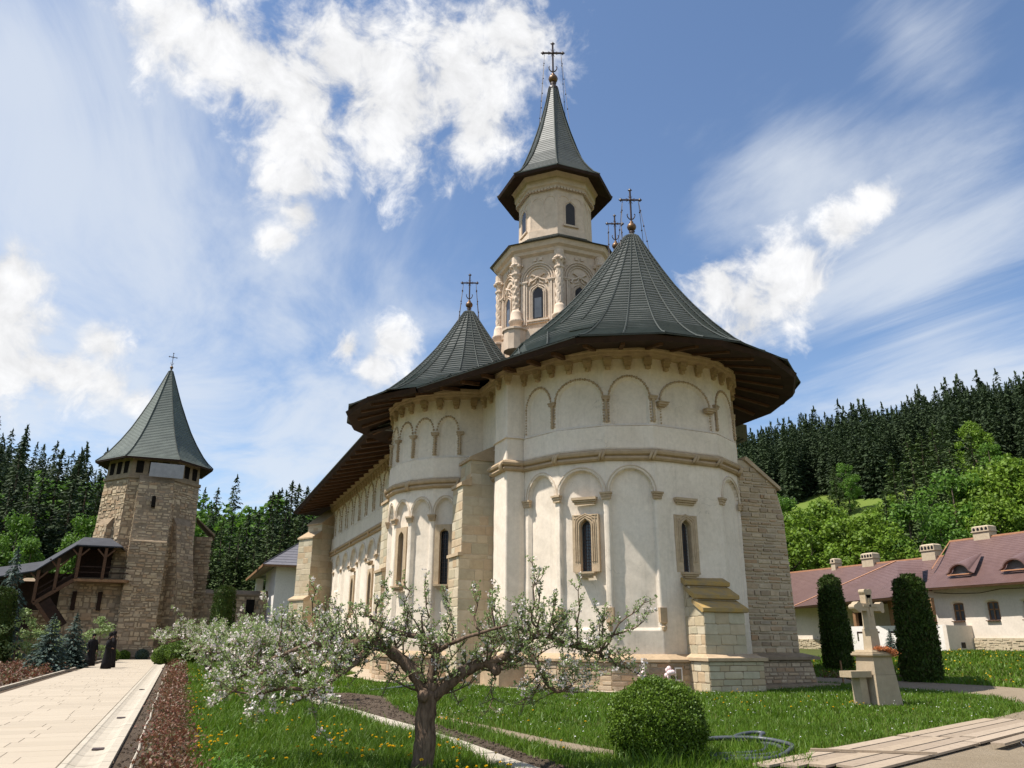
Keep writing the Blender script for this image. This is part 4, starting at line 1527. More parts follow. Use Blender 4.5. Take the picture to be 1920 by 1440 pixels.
for i in range(8):
    pth = face_frame(i, 3.02)
    L = (Vector(pth[1]) - Vector(pth[0])).length
    f = LF(pth, L / 2)
    # pilaster strips
    for sg in (-1, 1):
        for u, w, n in ((0.88, 0.06, 0.06), (0.74, 0.05, 0.1), (0.63, 0.035, 0.07)):
            f.box(sg * u - w, sg * u + w, -0.02, n, 16.9, 19.25)
        f.box(sg * 0.76 - 0.22, sg * 0.76 + 0.22, -0.02, 0.14, 19.25, 19.33)
        f.box(sg * 0.76 - 0.18, sg * 0.76 + 0.18, -0.02, 0.11, 19.18, 19.25)
    for r, n, t in ((0.92, 0.06, 0.05), (0.8, 0.08, 0.045), (0.66, 0.05, 0.04)):
        f.tube([(-r * cos(pi * k / 14), n * 0.5, 19.35 + r * 1.05 * sin(pi * k / 14)) for k in range(15)], t, 6)
    for u in (-0.55, 0.55):
        f.box(u * 0.3 - 0.09, u * 0.3 + 0.09, -0.02, 0.06, 20.45, 20.62)
    f.build('blind_arch', TOWERST, TOW)
    # carved ornament over the window
    f = LF(pth, L / 2)
    f.tube([(-0.5, 0.04, 19.1), (-0.42, 0.05, 19.3), (-0.25, 0.05, 19.36), (0, 0.05, 19.5), (0.25, 0.05, 19.36), (0.42, 0.05, 19.3), (0.5, 0.04, 19.1)], [0.07, 0.06, 0.05, 0.06, 0.05, 0.06, 0.07], 6)
    for sg in (-1, 1):
        f.tube([(0, 0.05, 19.42), (0.15 * sg, 0.06, 19.56), (0.33 * sg, 0.05, 19.68), (0.42 * sg, 0.04, 19.62)], [0.03, 0.05, 0.05, 0.02], 5)
        f.tube([(0.05 * sg, 0.05, 19.42), (0.14 * sg, 0.06, 19.2), (0.3 * sg, 0.05, 19.12)], [0.03, 0.04, 0.03], 5)
    f.mb.ball(f.p(0, 0.07, 19.46), 0.09, 6, 4)
    f.build('carved_ornament', TOWERST, TOW)
    f = LF(pth, L / 2)
    hw = 0.27
    f.poly(ogee(hw + 0.12, 17.15, 18.6, 0.4), -0.02, 0.03)
    w = f.build('tower_window', TOWERST, TOW)
    g = LF(pth, L / 2)
    g.poly(ogee(hw, 17.2, 18.6, 0.28), 0.0, 0.04)
    g.build('glass', GLASS, w)
    g2 = LF(pth, L / 2)
    g2.box(-0.19, 0.19, 0.03, 0.045, 17.25, 18.35)
    g2.build('lower_pane', GLASS_B, w)
    m = LF(pth, L / 2)
    for e, r in ((0.05, 0.03), (0.15, 0.035)):
        m.tube([(u * (1 + e / hw), 0.045, z + (e if z > 18.6 else 0)) for u, z in ogee(hw, 17.2, 18.6, 0.28)], r, 5)
    for k in range(10):
        for sg in (-1, 1):
            m.mb.ball(m.p(sg * 0.43, 0.03, 17.35 + k * 0.13), 0.03, 5, 3)
    stuff(m.build('moulding', TOWERST, w))
    s_ = LF(pth, L / 2)
    s_.box(-0.6, 0.6, -0.02, 0.17, 17.02, 17.12)
    s_.box(-0.55, 0.55, -0.02, 0.11, 16.93, 17.02)
    s_.build('sill', TOWERST, w)
# round plinth drums of the tower at the roof
for i in range(8):
    td = MB()
    c = corner(i, 3.15)
    td.lathe([(0.62, 15.5), (0.62, 16.5), (0.7, 16.55), (0.7, 16.65), (0.55, 16.72)], c, 12)
    td.build('column_plinth', TOWERST, TOW)
# ================================================================== GROUND
def hz(x, y):
    """height of the ground: level by the church, rising towards the long house"""
    t = np.clip((np.asarray(x, dtype=float) - 24.0) / 25.0, 0, 1)
    return 1.1 * t * t * (3 - 2 * t) * np.clip((np.asarray(y, dtype=float) - 5) / 12.0, 0, 1)

def H(x, y):
    return float(hz(x, y))

def ground_sheet(name, poly, dz, mat, step=1.0):
    """flat polygon draped on the terrain, dz above it"""
    import bmesh
    bm = bmesh.new()
    bm.faces.new([bm.verts.new((x, y, 0)) for x, y in poly])
    xs = [p[0] for p in poly]; ys = [p[1] for p in poly]
    if max(xs) > 22 or step < 1.0:
        for ax, lo, hi in (('x', min(xs), max(xs)), ('y', min(ys), max(ys))):
            k = lo + step
            while k < hi:
                geom = bm.verts[:] + bm.edges[:] + bm.faces[:]
                bmesh.ops.bisect_plane(bm, geom=geom, plane_co=(k, 0, 0) if ax == 'x' else (0, k, 0), plane_no=(1, 0, 0) if ax == 'x' else (0, 1, 0))
                k += step
    for v in bm.verts:
        v.co.z = H(v.co.x, v.co.y) + dz
    bmesh.ops.recalc_face_normals(bm, faces=bm.faces[:])
    me = bpy.data.meshes.new(name)
    bm.to_mesh(me); bm.free()
    if me.polygons and me.polygons[0].normal.z < 0:
        me.flip_normals()
    me.materials.append(mat)
    o = bpy.data.objects.new(name, me)
    COL.objects.link(o)
    return o

def mat_ground(name, a, b, c, scale=3, bump=0.6, bd=0.04):
    m = Mat(name, 0.95, 0.15)
    n = m.noise(scale * 0.25, 6, 0.62, 0.4)
    col = m.mix(m.rng(n, 0.35, 0.65), a, b)
    n2 = m.noise(scale * 6, 6, 0.7)
    col = m.mix(m.rng(n2, 0.5, 0.75), col, c)
    m.bump(m.noise(scale * 4, 8, 0.7), bump, bd)
    return m.out(col)

TURF = mat_ground('turf', (0.065, 0.075, 0.018), (0.075, 0.09, 0.02), (0.075, 0.065, 0.035))
SOIL = mat_ground('garden_soil', (0.10, 0.072, 0.05), (0.13, 0.096, 0.068), (0.065, 0.047, 0.034), 5, 1.0, 0.08)
GRAVEL = mat_ground('trodden_gravel', (0.25, 0.195, 0.13), (0.29, 0.23, 0.16), (0.18, 0.14, 0.095), 7, 0.8, 0.05)
PAVE = mat_simple('stone_paving', (0.42, 0.345, 0.25), (0.36, 0.29, 0.21), 1.3, 0.9, 0.2, 0.25)
def mat_slab():
    m = Mat('path_slab', 0.85, 0.25)
    col = m.ramp(m.objrand(), [(0, (0.395, 0.33, 0.25)), (0.5, (0.42, 0.352, 0.268)), (1, (0.375, 0.313, 0.237))])
    n = m.noise(2.0, 6, 0.6, 0.6, stretch=(0.5, 2.2, 1))
    col = m.mix(m.rng(n, 0.55, 0.8, 0, 0.35), col, (0.31, 0.24, 0.165))
    m.bump(m.noise(20, 6, 0.65), 0.12, 0.01)
    return m.out(col)
SLAB = mat_slab()
PATH_JOINT = mat_simple('sandy_joint', (0.33, 0.27, 0.20), (0.27, 0.22, 0.16), 6, 0.95, 0.1, 0.3)
KERB = mat_simple('pale_kerb_stone', (0.45, 0.395, 0.315), (0.38, 0.33, 0.26), 3, 0.9, 0.2, 0.3)

G = []
N = 90
gx = np.concatenate([np.linspace(-900, -60, 10), np.linspace(-50, 60, 56), np.linspace(75, 900, 10)])
gy = np.concatenate([np.linspace(-900, -20, 8), np.linspace(-15, 110, 64), np.linspace(130, 900, 10)])
XX, YY = np.meshgrid(gx, gy, indexing='ij')
VV = np.stack([XX, YY, hz(XX, YY)], -1).reshape(-1, 3)
I = np.arange(XX.size).reshape(XX.shape)
FF = np.stack([I[:-1, :-1], I[1:, :-1], I[1:, 1:], I[:-1, 1:]], -1).reshape(-1, 4)
structure(np_mesh('ground', VV, FF, TURF))

# ---- the paved walk on the left
PX0, PX1 = -4.72, -0.62
path_bed = structure(ground_sheet('path', [(PX0, 2), (PX1, 2), (PX1, 74.5), (PX0, 74.5)], 0.012, PATH_JOINT))
ORG['path'] = Vector((0, 0, 0))
def slab_mesh():
    mb = MB()
    mb.loft([[(-0.5, -0.5, 0), (0.5, -0.5, 0), (0.5, 0.5, 0), (-0.5, 0.5, 0)], [(-0.5, -0.5, 0.8), (0.5, -0.5, 0.8), (0.5, 0.5, 0.8), (-0.5, 0.5, 0.8)], [(-0.494, -0.49, 1), (0.494, -0.49, 1), (0.494, 0.49, 1), (-0.494, 0.49, 1)]], False, True)
    return mb.mesh('paving_slab', SLAB)
SLM = slab_mesh()
r = random.Random(3)
y = 6.0
nslab = 0
far = MB()
while y < 74.3:
    d = 0.62
    x = PX0 + 0.01
    xe = PX1 - 0.62
    while x < xe - 0.01:
        w = r.uniform(0.7, 1.15)
        if xe - x - w < 0.4:
            w = xe - x
        if y < 44 and nslab < 300:
            o = link_mesh('paving_slab', SLM, path_bed, (x + w / 2, y + d / 2, 0.014), (r.uniform(-0.001, 0.001), r.uniform(-0.001, 0.001), 0), (w - 0.005, d - 0.005, 0.034 + r.uniform(0, 0.0025)))
            nslab += 1
        else:
            far.box((x + w / 2, y + d / 2, 0.032), (w - 0.01, d - 0.012, 0.036 + r.uniform(0, 0.004)))
        x += w
    y += d
stuff(far.build('far_paving_slabs', SLAB, path_bed))
# dished gutter of pale stone with two kerb lines
gprof = [(-0.60, 0.058), (-0.52, 0.058), (-0.50, 0.045), (-0.42, 0.02), (-0.30, 0.014), (-0.20, 0.026), (-0.14, 0.05), (-0.12, 0.06), (0.0, 0.06), (0.0, 0.0), (-0.60, 0.0)]
k = 0
gm = MB()
gm.loft([[(PX1 + a, yy, z) for a, z in gprof][::-1] for yy in (0.0, 0.985)])
GM = gm.mesh('gutter_stone', KERB)
for i in range(70):
    link_mesh('gutter_stone', GM, path_bed, (0, 4.5 + i * 1.0, 0.0 + random.uniform(0, 0.003)), None)
for yy in (14.2, 19.5, 30.0):
    mb = MB(); mb.box((PX1 - 0.3, yy, 0.031), (0.16, 0.22, 0.012)); mb.build('gutter_grate', IRON, path_bed)
kb = MB()
for i in range(36):
    kb.box((PX0 - 0.42, 3 + i * 2.0, 0.05), (0.10, 1.96, 0.12))
tag(kb.build('bed_edging', KERB), 'long grey stone edging along the left flower bed beside the walk', 'edging')

# ---- soil beds, strips and worn ground
structure(ground_sheet('soil_bed', [(-13.5, 8), (-4.73, 8), (-4.73, 74.5), (-13.5, 74.5)], 0.008, SOIL))
structure(ground_sheet('soil_bed', [(PX1 + 0.005, 4), (0.35, 4), (0.48, 60), (PX1 + 0.005, 60)], 0.008, SOIL))
structure(ground_sheet('soil_strip', [(4.45, 9), (5.0, 9.5), (5.04, 13.7), (4.95, 16.7), (5.2, 20), (5.9, 24.6), (5.3, 26.6), (4.2, 26.8), (3.55, 25.2), (4.36, 14)], 0.008, SOIL))
structure(ground_sheet('trodden_trail', [(5.62, 18.0), (5.86, 15.8), (6.1, 13.2), (6.5, 11.2), (6.2, 10.8), (5.8, 11.6), (5.62, 13.4), (5.5, 15.6), (5.4, 17.6)], 0.008, GRAVEL))
structure(ground_sheet('paved_apron', [apse_pt(a, 6.15) for a in range(80, -70, -6)] + [(21, 27), (16, 29), (12.2, 33), (12, 66)] + [(8.7, 66), (8.7, 42), (7.4, 38.5), (7.6, 33), (9.2, 30.4), (10.6, 29.6)], 0.03, PAVE))
structure(ground_sheet('gravel_path', [(7.2, 8.2), (8.4, 9.5), (9.15, 10.45), (10.0, 10.7), (12.25, 11.4), (14.8, 12.35), (19.5, 14.4), (26, 17.0), (27.8, 18.5), (28.4, 22), (28.2, 27), (27.6, 33), (26, 45), (23.8, 45), (24.5, 33), (24.9, 27), (25.0, 23.0), (24.4, 19.4), (20.0, 13.2), (15, 9.2), (10, 5.5)], 0.008, GRAVEL, 0.8))
structure(ground_sheet('bounce_gravel', [(-0.5, -40), (60, -40), (60, 2), (24, 6.5), (15.2, 9.0), (10, 5.4), (7.0, 8.0), (4.0, 6.5), (-0.5, 6.5)], 0.006, GRAVEL))  # unseen gravel added around the camera for its warm bounce light
# pale kerb strip behind the front apple tree: separate stones in a row
kx = lambda yy: 4.32 - max(0, yy - 14) * 0.078 if yy > 14 else 4.32
kroot = thing('kerb_row', 'row of pale stone kerb slabs crossing the lawn behind the front apple tree', 'kerb', (4.3, 12, 0))
kmb = MB(); kmb.loft([[(-0.15, 0, 0), (0.15, 0, 0), (0.15, 0.97, 0), (-0.15, 0.97, 0)], [(-0.14, 0.01, 0.07), (0.14, 0.01, 0.07), (0.14, 0.96, 0.07), (-0.14, 0.96, 0.07)]])
KM = kmb.mesh('kerb_slab', KERB)
yy = 7.5
while yy < 42:
    a = atan2(kx(yy) - kx(yy + 1), 1.0)
    link_mesh('kerb_slab', KM, kroot, (kx(yy), yy, random.uniform(-0.012, 0.004)), (0, random.uniform(-0.01, 0.01), a))
    yy += 1.0
# white edging cord along the rose bed
eb = MB()
pts = []
for i in range(60):
    yy = 6 + i * 0.68
    pts.append((-0.37 + 0.012 * sin(i * 0.7) + 0.008 * sin(i * 1.7), yy, 0.018))
eb.tube(pts, 0.018, 5)
tag(eb.build('edging_cord', KERB), 'thin pale edging cord laid through the soil beside the red rose bed', 'edging')

# ================================================================== LEFT TOWER
BOARD = mat_simple('weathered_grey_board', (0.34, 0.33, 0.33), (0.27, 0.265, 0.27), 3, 0.9, 0.1, 0.2)
TT = thing('gate_tower', 'old rubble stone tower with a steep grey shingled pyramid roof', 'tower', (-4.0, 80.0, 0))
TX, TY = -4.0, 80.0
def toct(r, z, n=8, a0=radians(-90 - 2)):
    return [(TX + r * cos(a0 + 2 * pi * i / n), TY + r * sin(a0 + 2 * pi * i / n), z) for i in range(n)]
NT = 7
a0T = radians(-66)
def tq(r, z):
    return toct(r * 0.91, z, NT, a0T)
mb = MB()
mb.loft([tq(5.1, 0), tq(4.55, 15.3), tq(4.72, 15.35), tq(4.72, 15.6), tq(4.5, 15.65), tq(4.4, 17.3)])
mb.build('tower_wall', MORTAR_D, TT)
def tower_stones(i, seed):
    a0, b0 = Vector(tq(5.1, 0)[i]), Vector(tq(5.1, 0)[(i + 1) % NT])
    a1, b1 = Vector(tq(4.55, 15.3)[i]), Vector(tq(4.55, 15.3)[(i + 1) % NT])
    u = (b0 - a0).normalized(); n = Vector((u.y, -u.x, 0))
    L0, L1 = (b0 - a0).length, (b1 - a1).length
    inn = (a0 - a1).dot(n)
    stones(TT, a0, u, n, lambda z: ((L0 - L1) / 2 * z / 15.3, L0 - (L0 - L1) / 2 * z / 15.3), 0.1, 15.2, (0.13, 0.4), (0.2, 0.8), RUBBLE_I, 'rubble_stones', 0.04, 0.16, True, seed, lambda z: -inn * z / 15.3, 0.05)
for i in range(NT):
    c = (Vector(tq(5, 0)[i]) + Vector(tq(5, 0)[(i + 1) % NT])) / 2
    if (c - Vector((TX, TY, 0))).dot(-c) > 0:
        tower_stones(i, 300 + i)
# merlons and openings below the eaves
for i in range(NT):
    p0, p1 = tq(4.5, 16)[i], tq(4.5, 16)[(i + 1) % NT]
    f = LF([(p0[0], p0[1]), (p1[0], p1[1])], (Vector(p0) - Vector(p1)).length / 2)
    for u in (-1.05, 0.0, 1.05):
        f2 = LF([(p0[0], p0[1]), (p1[0], p1[1])], (Vector(p0) - Vector(p1)).length / 2)
        f2.box(u - 0.3, u + 0.3, -0.3, 0.012, 15.85, 16.95)
        f2.build('loophole', VOID, TT)
# great buttresses on the tower
def tower_buttress(ang, w, rout, z_mid, z_top, seed, label):
    d = Vector((cos(ang), sin(ang), 0)); u = Vector((-d.y, d.x, 0))
    c = Vector((TX, TY, 0))
    def q(r, v, z):
        p = c + d * r + u * v
        return (p.x, p.y, z)
    mb = MB()
    mb.loft([[q(3, -w / 2, z), q(ro, -w / 2, z), q(ro, w / 2, z), q(3, w / 2, z)] for z, ro in ((0, rout), (z_mid, rout - 0.45), (z_mid + 0.15, rout - 0.6), (z_top, 4.3))] + [[q(3, -w / 2, z_top + 0.6), q(3.9, -w / 2, z_top + 0.6), q(3.9, w / 2, z_top + 0.6), q(3, w / 2, z_top + 0.6)]])
    b = mb.build('tower_buttress', MORTAR_D, TT)
    b['label'] = label
    bat = lambda z: -0.45 * min(z, z_mid) / z_mid - (0.0 if z < z_mid else 0.15 + (rout - 0.6 - 4.3) * (z - z_mid) / max(0.1, z_top - z_mid))
    stones(b, q(rout, -w / 2, 0), u, d, lambda z: (0, w), 0.1, z_top, (0.13, 0.4), (0.2, 0.8), RUBBLE_I, 'rubble_stones', 0.04, 0.16, True, seed, bat, 0.05)
    for sg in (-1, 1):
        if (u * sg).dot(Vector((0, -1, 0))) > -0.9:
            st_, dd = (q(rout, w / 2 * sg, 0), -d) if sg > 0 else (q(3.0, -w / 2, 0), d)
            ln = rout - 3.0
            if sg > 0:
                stones(b, st_, dd, u, lambda z: (-bat(z), ln), 0.1, z_top, (0.13, 0.4), (0.2, 0.8), RUBBLE_I, 'rubble_stones', 0.03, 0.16, True, seed + 1, None, 0.05)
            else:
                stones(b, st_, dd, -u, lambda z: (0, ln + bat(z)), 0.1, z_top, (0.13, 0.4), (0.2, 0.8), RUBBLE_I, 'rubble_stones', 0.03, 0.16, True, seed + 2, None, 0.05)
tower_buttress(radians(-84), 2.9, 6.1, 9.6, 15.0, 331, 'broad pale buttress rising the full height of the front of the stone tower')
tower_buttress(radians(-42), 2.1, 5.8, 6.5, 11.5, 341, 'dark pointed buttress on the right of the stone tower')
tower_buttress(radians(-146), 1.9, 5.4, 7.0, 11.2, 351, 'short pointed buttress on the left of the stone tower')
sq = MB(); sq.box((-3.55, 74.85, 13.1), (0.28, 0.9, 0.9)); sq.build('slit_window', VOID, TT)
# grey notice-like sheet hung under the eaves
pn = MB(); pn.box((-2.85, 75.15, 16.0), (2.8, 0.07, 1.25), rz=radians(4)); pn.build('grey_cover_board', BOARD, TT)
# roof
TPROF = [(1.0, 0.0), (0.93, 0.03), (0.80, 0.11), (0.66, 0.22), (0.52, 0.35), (0.38, 0.51), (0.26, 0.66), (0.14, 0.83), (0.05, 0.96), (0.02, 1.0)]
cone_roof('pyramid_roof', (TX, TY), 5.2, 17.1, (TX, TY), 27.0, NT, TPROF, 56, SLATE_T, a0T, 0.05, 0.03, TT, lipmat=SLATE_T)
mb = MB(); mb.loft([tq(5.76, 17.12), tq(5.7, 16.95), tq(4.3, 17.4)], False, False); mb.build('tower_soffit', OAK_D, TT)
CH_keep = CH
CH = TT
finial((TX, TY), 26.9, 1.9, 0.2, False)
CH = CH_keep
# lower wing wall at the tower's right
wg = MB()
wg.prism([(0.2, 80.5), (1.75, 79.8), (1.75, 84), (0.2, 84)], 0, 10.9)
wg.loft([[(0.2, 80.4, 12.6), (0.2, 84, 12.6), (0.15, 84, 12.75), (0.15, 80.4, 12.75)], [(1.95, 79.6, 10.9), (1.95, 84, 10.9), (2.0, 84, 11.1), (2.0, 79.6, 11.1)]])
wgo = wg.build('tower_wing', MORTAR_D, TT)
stones(wgo, (0.4, 80.4, 0), (1.55, -0.7, 0), (-0.7 * -1 * -1, -1.55, 0), lambda z: (0, 1.5), 0.1, 10.8, (0.16, 0.34), (0.25, 0.7), RUBBLE_I, 'rubble_stones', 0.04, 0.16, True, 361, None, 0.05)

# ---- enclosure walls
def rubble_wall(a, b, h, th, seed, label, name='stone_wall', cop=True, top=MORTAR_D):
    a, b = Vector((*a, 0)), Vector((*b, 0))
    u = (b - a).normalized(); n = Vector((u.y, -u.x, 0)); L = (b - a).length
    t = thing(name, label, 'wall', (a + b) / 2)
    mb = MB()
    mb.loft([[a, b, b - n * th, a - n * th], [p + Vector((0, 0, h)) for p in (a, b, b - n * th, a - n * th)]])
    mb.build('wall_body', MORTAR_D, t)
    if cop:
        c = MB()
        e = n * 0.15
        c.loft([[p + Vector((0, 0, z)) for p in (a + e, b + e, b - n * th - e, a - n * th - e)] for z in (h, h + 0.12)] + [[a - n * th / 2 + Vector((0, 0, h + 0.5)), b - n * th / 2 + Vector((0, 0, h + 0.5)), b - n * (th / 2 + 0.02) + Vector((0, 0, h + 0.5)), a - n * (th / 2 + 0.02) + Vector((0, 0, h + 0.5))]])
        c.build('coping', top, t)
    stones(t, a, u, n, lambda z: (0, L), 0.1, h - 0.05, (0.14, 0.4), (0.22, 0.9), RUBBLE_I, 'rubble_stones', 0.04, 0.16, True, seed, None, 0.05)
    return t
wr_ = rubble_wall((0.3, 80.0), (16.0, 81.0), 5.6, 1.0, 401, 'grey rubble enclosure wall with sloping coping right of the stone tower')
lw = MB(); lw.box((5.9, 80.35, 4.6), (0.75, 0.35, 1.3)); lw.build('slit_window', VOID, wr_)
wl_ = rubble_wall((-9.6, 75.3), (-4.2, 75.3), 6.05, 1.2, 411, 'rubble wall under the wooden gallery left of the stone tower')
for x in (-8.75, -6.85):
    lw = MB(); lw.box((x + 0.3, 75.2, 4.6), (0.3, 0.4, 1.5)); lw.build('slit_window', OAK_D, wl_)
wl2 = rubble_wall((-30, 80.6), (-9.9, 80.6), 6.2, 1.2, 421, 'shaded rubble enclosure wall behind the wooden stair at the far left')
wu = MB(); wu.prism([(-9.0, 76.9), (-4.3, 76.9), (-4.3, 78), (-9.0, 78)], 6.0, 9.0); wu.build('upper_wall', MORTAR_D, wl_)

# ---- covered wooden staircase
CS = thing('covered_staircase', 'dark timber covered staircase with slate roof climbing to the tower', 'staircase', (-10, 78, 0))
def cs_roof(pts_low, pts_high, name):
    mb = MB()
    n = len(pts_low)
    th = Vector((0, 0, 0.10))
    for i in range(n - 1):
        a, b, c, d = (Vector(p) for p in (pts_low[i], pts_low[i + 1], pts_high[i + 1], pts_high[i]))
        mb.loft([[a, b, c, d], [a + th, b + th, c + th, d + th]])
    return mb.build(name, SLATE_D, CS)
low = [(-20, 76.3, 5.4), (-14.4, 76.3, 6.35), (-11.75, 76.3, 6.95), (-9.1, 76.3, 9.1), (-5.7, 76.3, 9.1)]
high = [(-20, 78.4, 6.3), (-14.1, 78.4, 7.35), (-11.6, 78.4, 7.85), (-8.9, 78.4, 9.95), (-6.9, 78.4, 9.95)]
cs_roof(low, high, 'slate_roof')
back = [(p[0], 80.4, p[2]) for p in low]
cs_roof(high, back, 'slate_roof')
mb = MB(); mb.loft([[(-5.7, 76.3, 9.1), (-6.9, 78.4, 9.95), (-5.7, 80.4, 9.1)], [(-5.7, 76.3, 9.2), (-6.9, 78.4, 10.06), (-5.7, 80.4, 9.2)]]); mb.build('slate_hip', SLATE_D, CS)
fl = MB()
fl.bar((-8.95, 76.6, 6.42), (-5.0, 76.6, 6.42), 0.22)
fl.box((-6.9, 77.6, 6.45), (4.0, 1.9, 0.12))
fl.build('landing_floor', OAK_L, CS)
sb_ = MB()
sb_.bar((-8.95, 76.6, 6.4), (-11.5, 76.6, 4.5), 0.22, 0.28)
sb_.bar((-11.2, 76.4, 4.5), (-9.6, 76.4, 2.5), 0.22, 0.28)
sb_.build('stair_stringer', OAK, CS)
ht = MB(); ht.bar((-10.7, 76.4, 4.7), (-9.2, 76.4, 2.8), 0.2, 0.9); ht.build('raking_strut', OAK_D, CS)
for x, zb, zt in ((-8.8, 6.5, 9.05), (-6.9, 6.5, 9.05), (-10.2, 5.6, 8.1), (-11.5, 4.6, 7.1), (-13.0, 0.0, 6.7), (-16.0, 0.0, 6.0)):
    p = MB(); p.bar((x, 76.6, zb), (x, 76.6, zt), 0.22); p.build('post', OAK, CS)
    b = MB()
    for sg in (-1, 1):
        b.bar((x, 76.6, zt - 0.8), (x + sg * 0.65, 76.6, zt - 0.1), 0.12)
    b.build('brace', OAK, CS)
rl = MB()
for zz in (0.55, 1.0):
    rl.bar((-8.8, 76.6, 6.5 + zz), (-5.0, 76.6, 6.5 + zz), 0.08)
    rl.bar((-8.8, 76.6, 6.5 + zz), (-11.5, 76.6, 4.55 + zz), 0.08)
rl.build('railing', OAK_D, CS)
bk = MB()
bk.box((-7.2, 79.8, 7.2), (3.9, 0.12, 4.0))
bk.box((-10.6, 79.8, 5.6), (2.9, 0.12, 3.0))
bk.box((-15.5, 79.8, 4.4), (7.0, 0.12, 4.0))
bk.build('back_boarding', OAK_D, CS)
cj = MB(); cj.loft([[(-11.6, 76.9, 4.3), (-9.0, 76.9, 6.3), (-9.0, 77.0, 6.3), (-11.6, 77.0, 4.3)], [(-11.6, 76.9, 5.0), (-9.0, 76.9, 7.0), (-9.0, 77.0, 7.0), (-11.6, 77.0, 5.0)]]); cj.build('stair_boarding', OAK_D, CS)

CS.location += Vector((0.45, -3.4, -0.27))
# ================================================================== WHITE HOUSE beyond the church
WH = thing('white_house', 'white rendered house with grey slate roof beyond the church corner', 'house', (10, 79, 0))
mb = MB(); mb.prism([(7.45, 75), (16, 75), (16, 84), (7.45, 84)], 0, 8.2); mb.build('wall', PLASTER2, WH)
mb = MB(); mb.box((7.40, 79.5, 3.3), (0.12, 9.2, 0.12)); mb.box((11.7, 74.95, 3.3), (8.7, 0.12, 0.12)); mb.box((7.40, 79.5, 2.3), (0.08, 9.1, 0.06)); mb.box((11.7, 74.96, 2.3), (8.6, 0.08, 0.06)); mb.build('string_moulding', PLASTER2, WH)
mb = MB(); mb.prism([(6.9, 84), (7.5, 84), (7.5, 92), (6.9, 92)], 0, 2.6); mb.prism([(6.9, 88.5), (7.6, 88.5), (7.6, 90), (6.9, 90)], 2.6, 7.8); mb.prism([(8.6, 84), (16, 84), (16, 92), (8.6, 92)], 0, 8.0); mb.build('loggia', PLASTER2, WH)
rf = MB()
ev = [(6.1, 73.6, 7.95), (17, 73.6, 7.95), (17, 93.5, 7.95), (6.1, 93.5, 7.95)]
ccs = 14
rgs = []
def whr(f):
    zz = 8.0 + 3.9 * f
    x0 = 6.1 + 5.6 * f; y0 = 73.6 + 5.6 * f; y1 = 93.5 - 5.6 * f; x1 = 17.4 - 5.2 * f
    return [(x0, y0, zz), (x1, y0, zz), (x1, y1, zz), (x0, y1, zz)]
for k in range(ccs):
    a = [(x, y, z + 0.03) for x, y, z in whr(k / ccs)]
    rgs += [a, whr((k + 1) / ccs)]
rf.loft(rgs, True, True)
ro = rf.build('roof', SLATE, WH)
mb = MB(); mb.tube([(6.1, 73.6, 8.03), (11.7, 79.2, 11.93)], 0.06, 4); mb.build('hip_ridge', SLATE_D, ro)
mb = MB()
mb.box((6.14, 83.5, 7.93), (0.08, 20, 0.22)); mb.box((11.7, 73.64, 7.93), (11.2, 0.08, 0.2)); mb.build('fascia', OAK_L, ro)
for i in range(14):
    mb = MB(); mb.bar((6.3, 74.4 + i * 1.25, 7.85), (7.6, 74.4 + i * 1.25, 8.15), 0.16, 0.16); mb.build('rafter', KERB, WH)
for sg in (0, 1):
    mb = MB(); mb.tube([(9.6 + sg * 0.5, 74.95, 7.3), (9.6 + sg * 0.9 - 0.2, 74.5, 7.7), (9.6 + sg * 1.2 - 0.4, 74.0, 7.85)], 0.12, 6); mb.build('eave_bracket', KERB, WH)
fb = MB()
for i in range(14):
    fb.ball((7.0 + random.uniform(-0.2, 0.2), 84.6 + random.uniform(-0.4, 0.4), 3.2 + random.uniform(-0.5, 0.4)), 0.16, 6, 4)
PINKRED = mat_leaf('red_flower', [(0.35, 0.03, 0.04), (0.25, 0.03, 0.05), (0.12, 0.09, 0.03)])
tag(fb.build('hanging_flowers', PINKRED), 'red flowers hanging at the loggia of the white house', 'flowers')

# ================================================================== LONG HOUSE on the right
LH = thing('long_house', 'long low cream monastery range with brown metal roof and eyebrow dormers', 'building', (50, 50, 1.0))
XW = 49.0
def hood(o, mat, name, parent, pts):
    pass
# right-hand wing (towards the camera) and the lower left wing
mb = MB(); mb.prism([(XW + 0.45, 20), (60, 20), (60, 42.3), (XW + 0.45, 42.3)], 0.3, 5.2); mb.build('wall_core', PLASTER3, LH)
WINS = [(36.85, 3.08), (39.4, 3.08), (34.35, 3.08), (31.8, 3.08), (29.3, 3.08)]
def house_relief(y_of):
    def f(S, Z):
        D = wavy(S, Z, 0.008)
        for y, z in WINS:
            c = y_of(y)
            hw = 0.36 + 0.16; top = z + 1.1 + 0.10 * np.clip(1 - ((S - c) / 0.4) ** 2, 0, 1)
            e = np.minimum(np.minimum(hw - np.abs(S - c), top + 0.08 - Z), (Z - (z - 0.04)) * 2)
            D = np.where(e > 0, -0.3 * np.clip(e / 0.15, 0, 1), D)
        return D
    return f
wall_panel('wall', [(XW, 42.3), (XW, 20)], 0.3, 5.2, 0.07, 0.07, house_relief(lambda y: 42.3 - y), PLASTER3, LH)
wall_panel('end_wall', [(XW + 0.5, 42.3), (XW, 42.3)], 0.3, 5.2, 0.3, 0.5, lambda S, Z: S * 0, PLASTER3, LH)
mb = MB(); mb.prism([(50.2, 42.3), (60, 42.3), (60, 82), (50.2, 82)], 0.3, 4.7); mb.build('wall', PLASTER3, LH)
stn = MB()
fpl = MB(); fpl.prism([(XW - 0.12, 20), (XW + 0.3, 20), (XW + 0.3, 42.42), (XW - 0.12, 42.42)], 0.3, 1.95); pl_ = fpl.build('stone_base', MORTAR, LH)
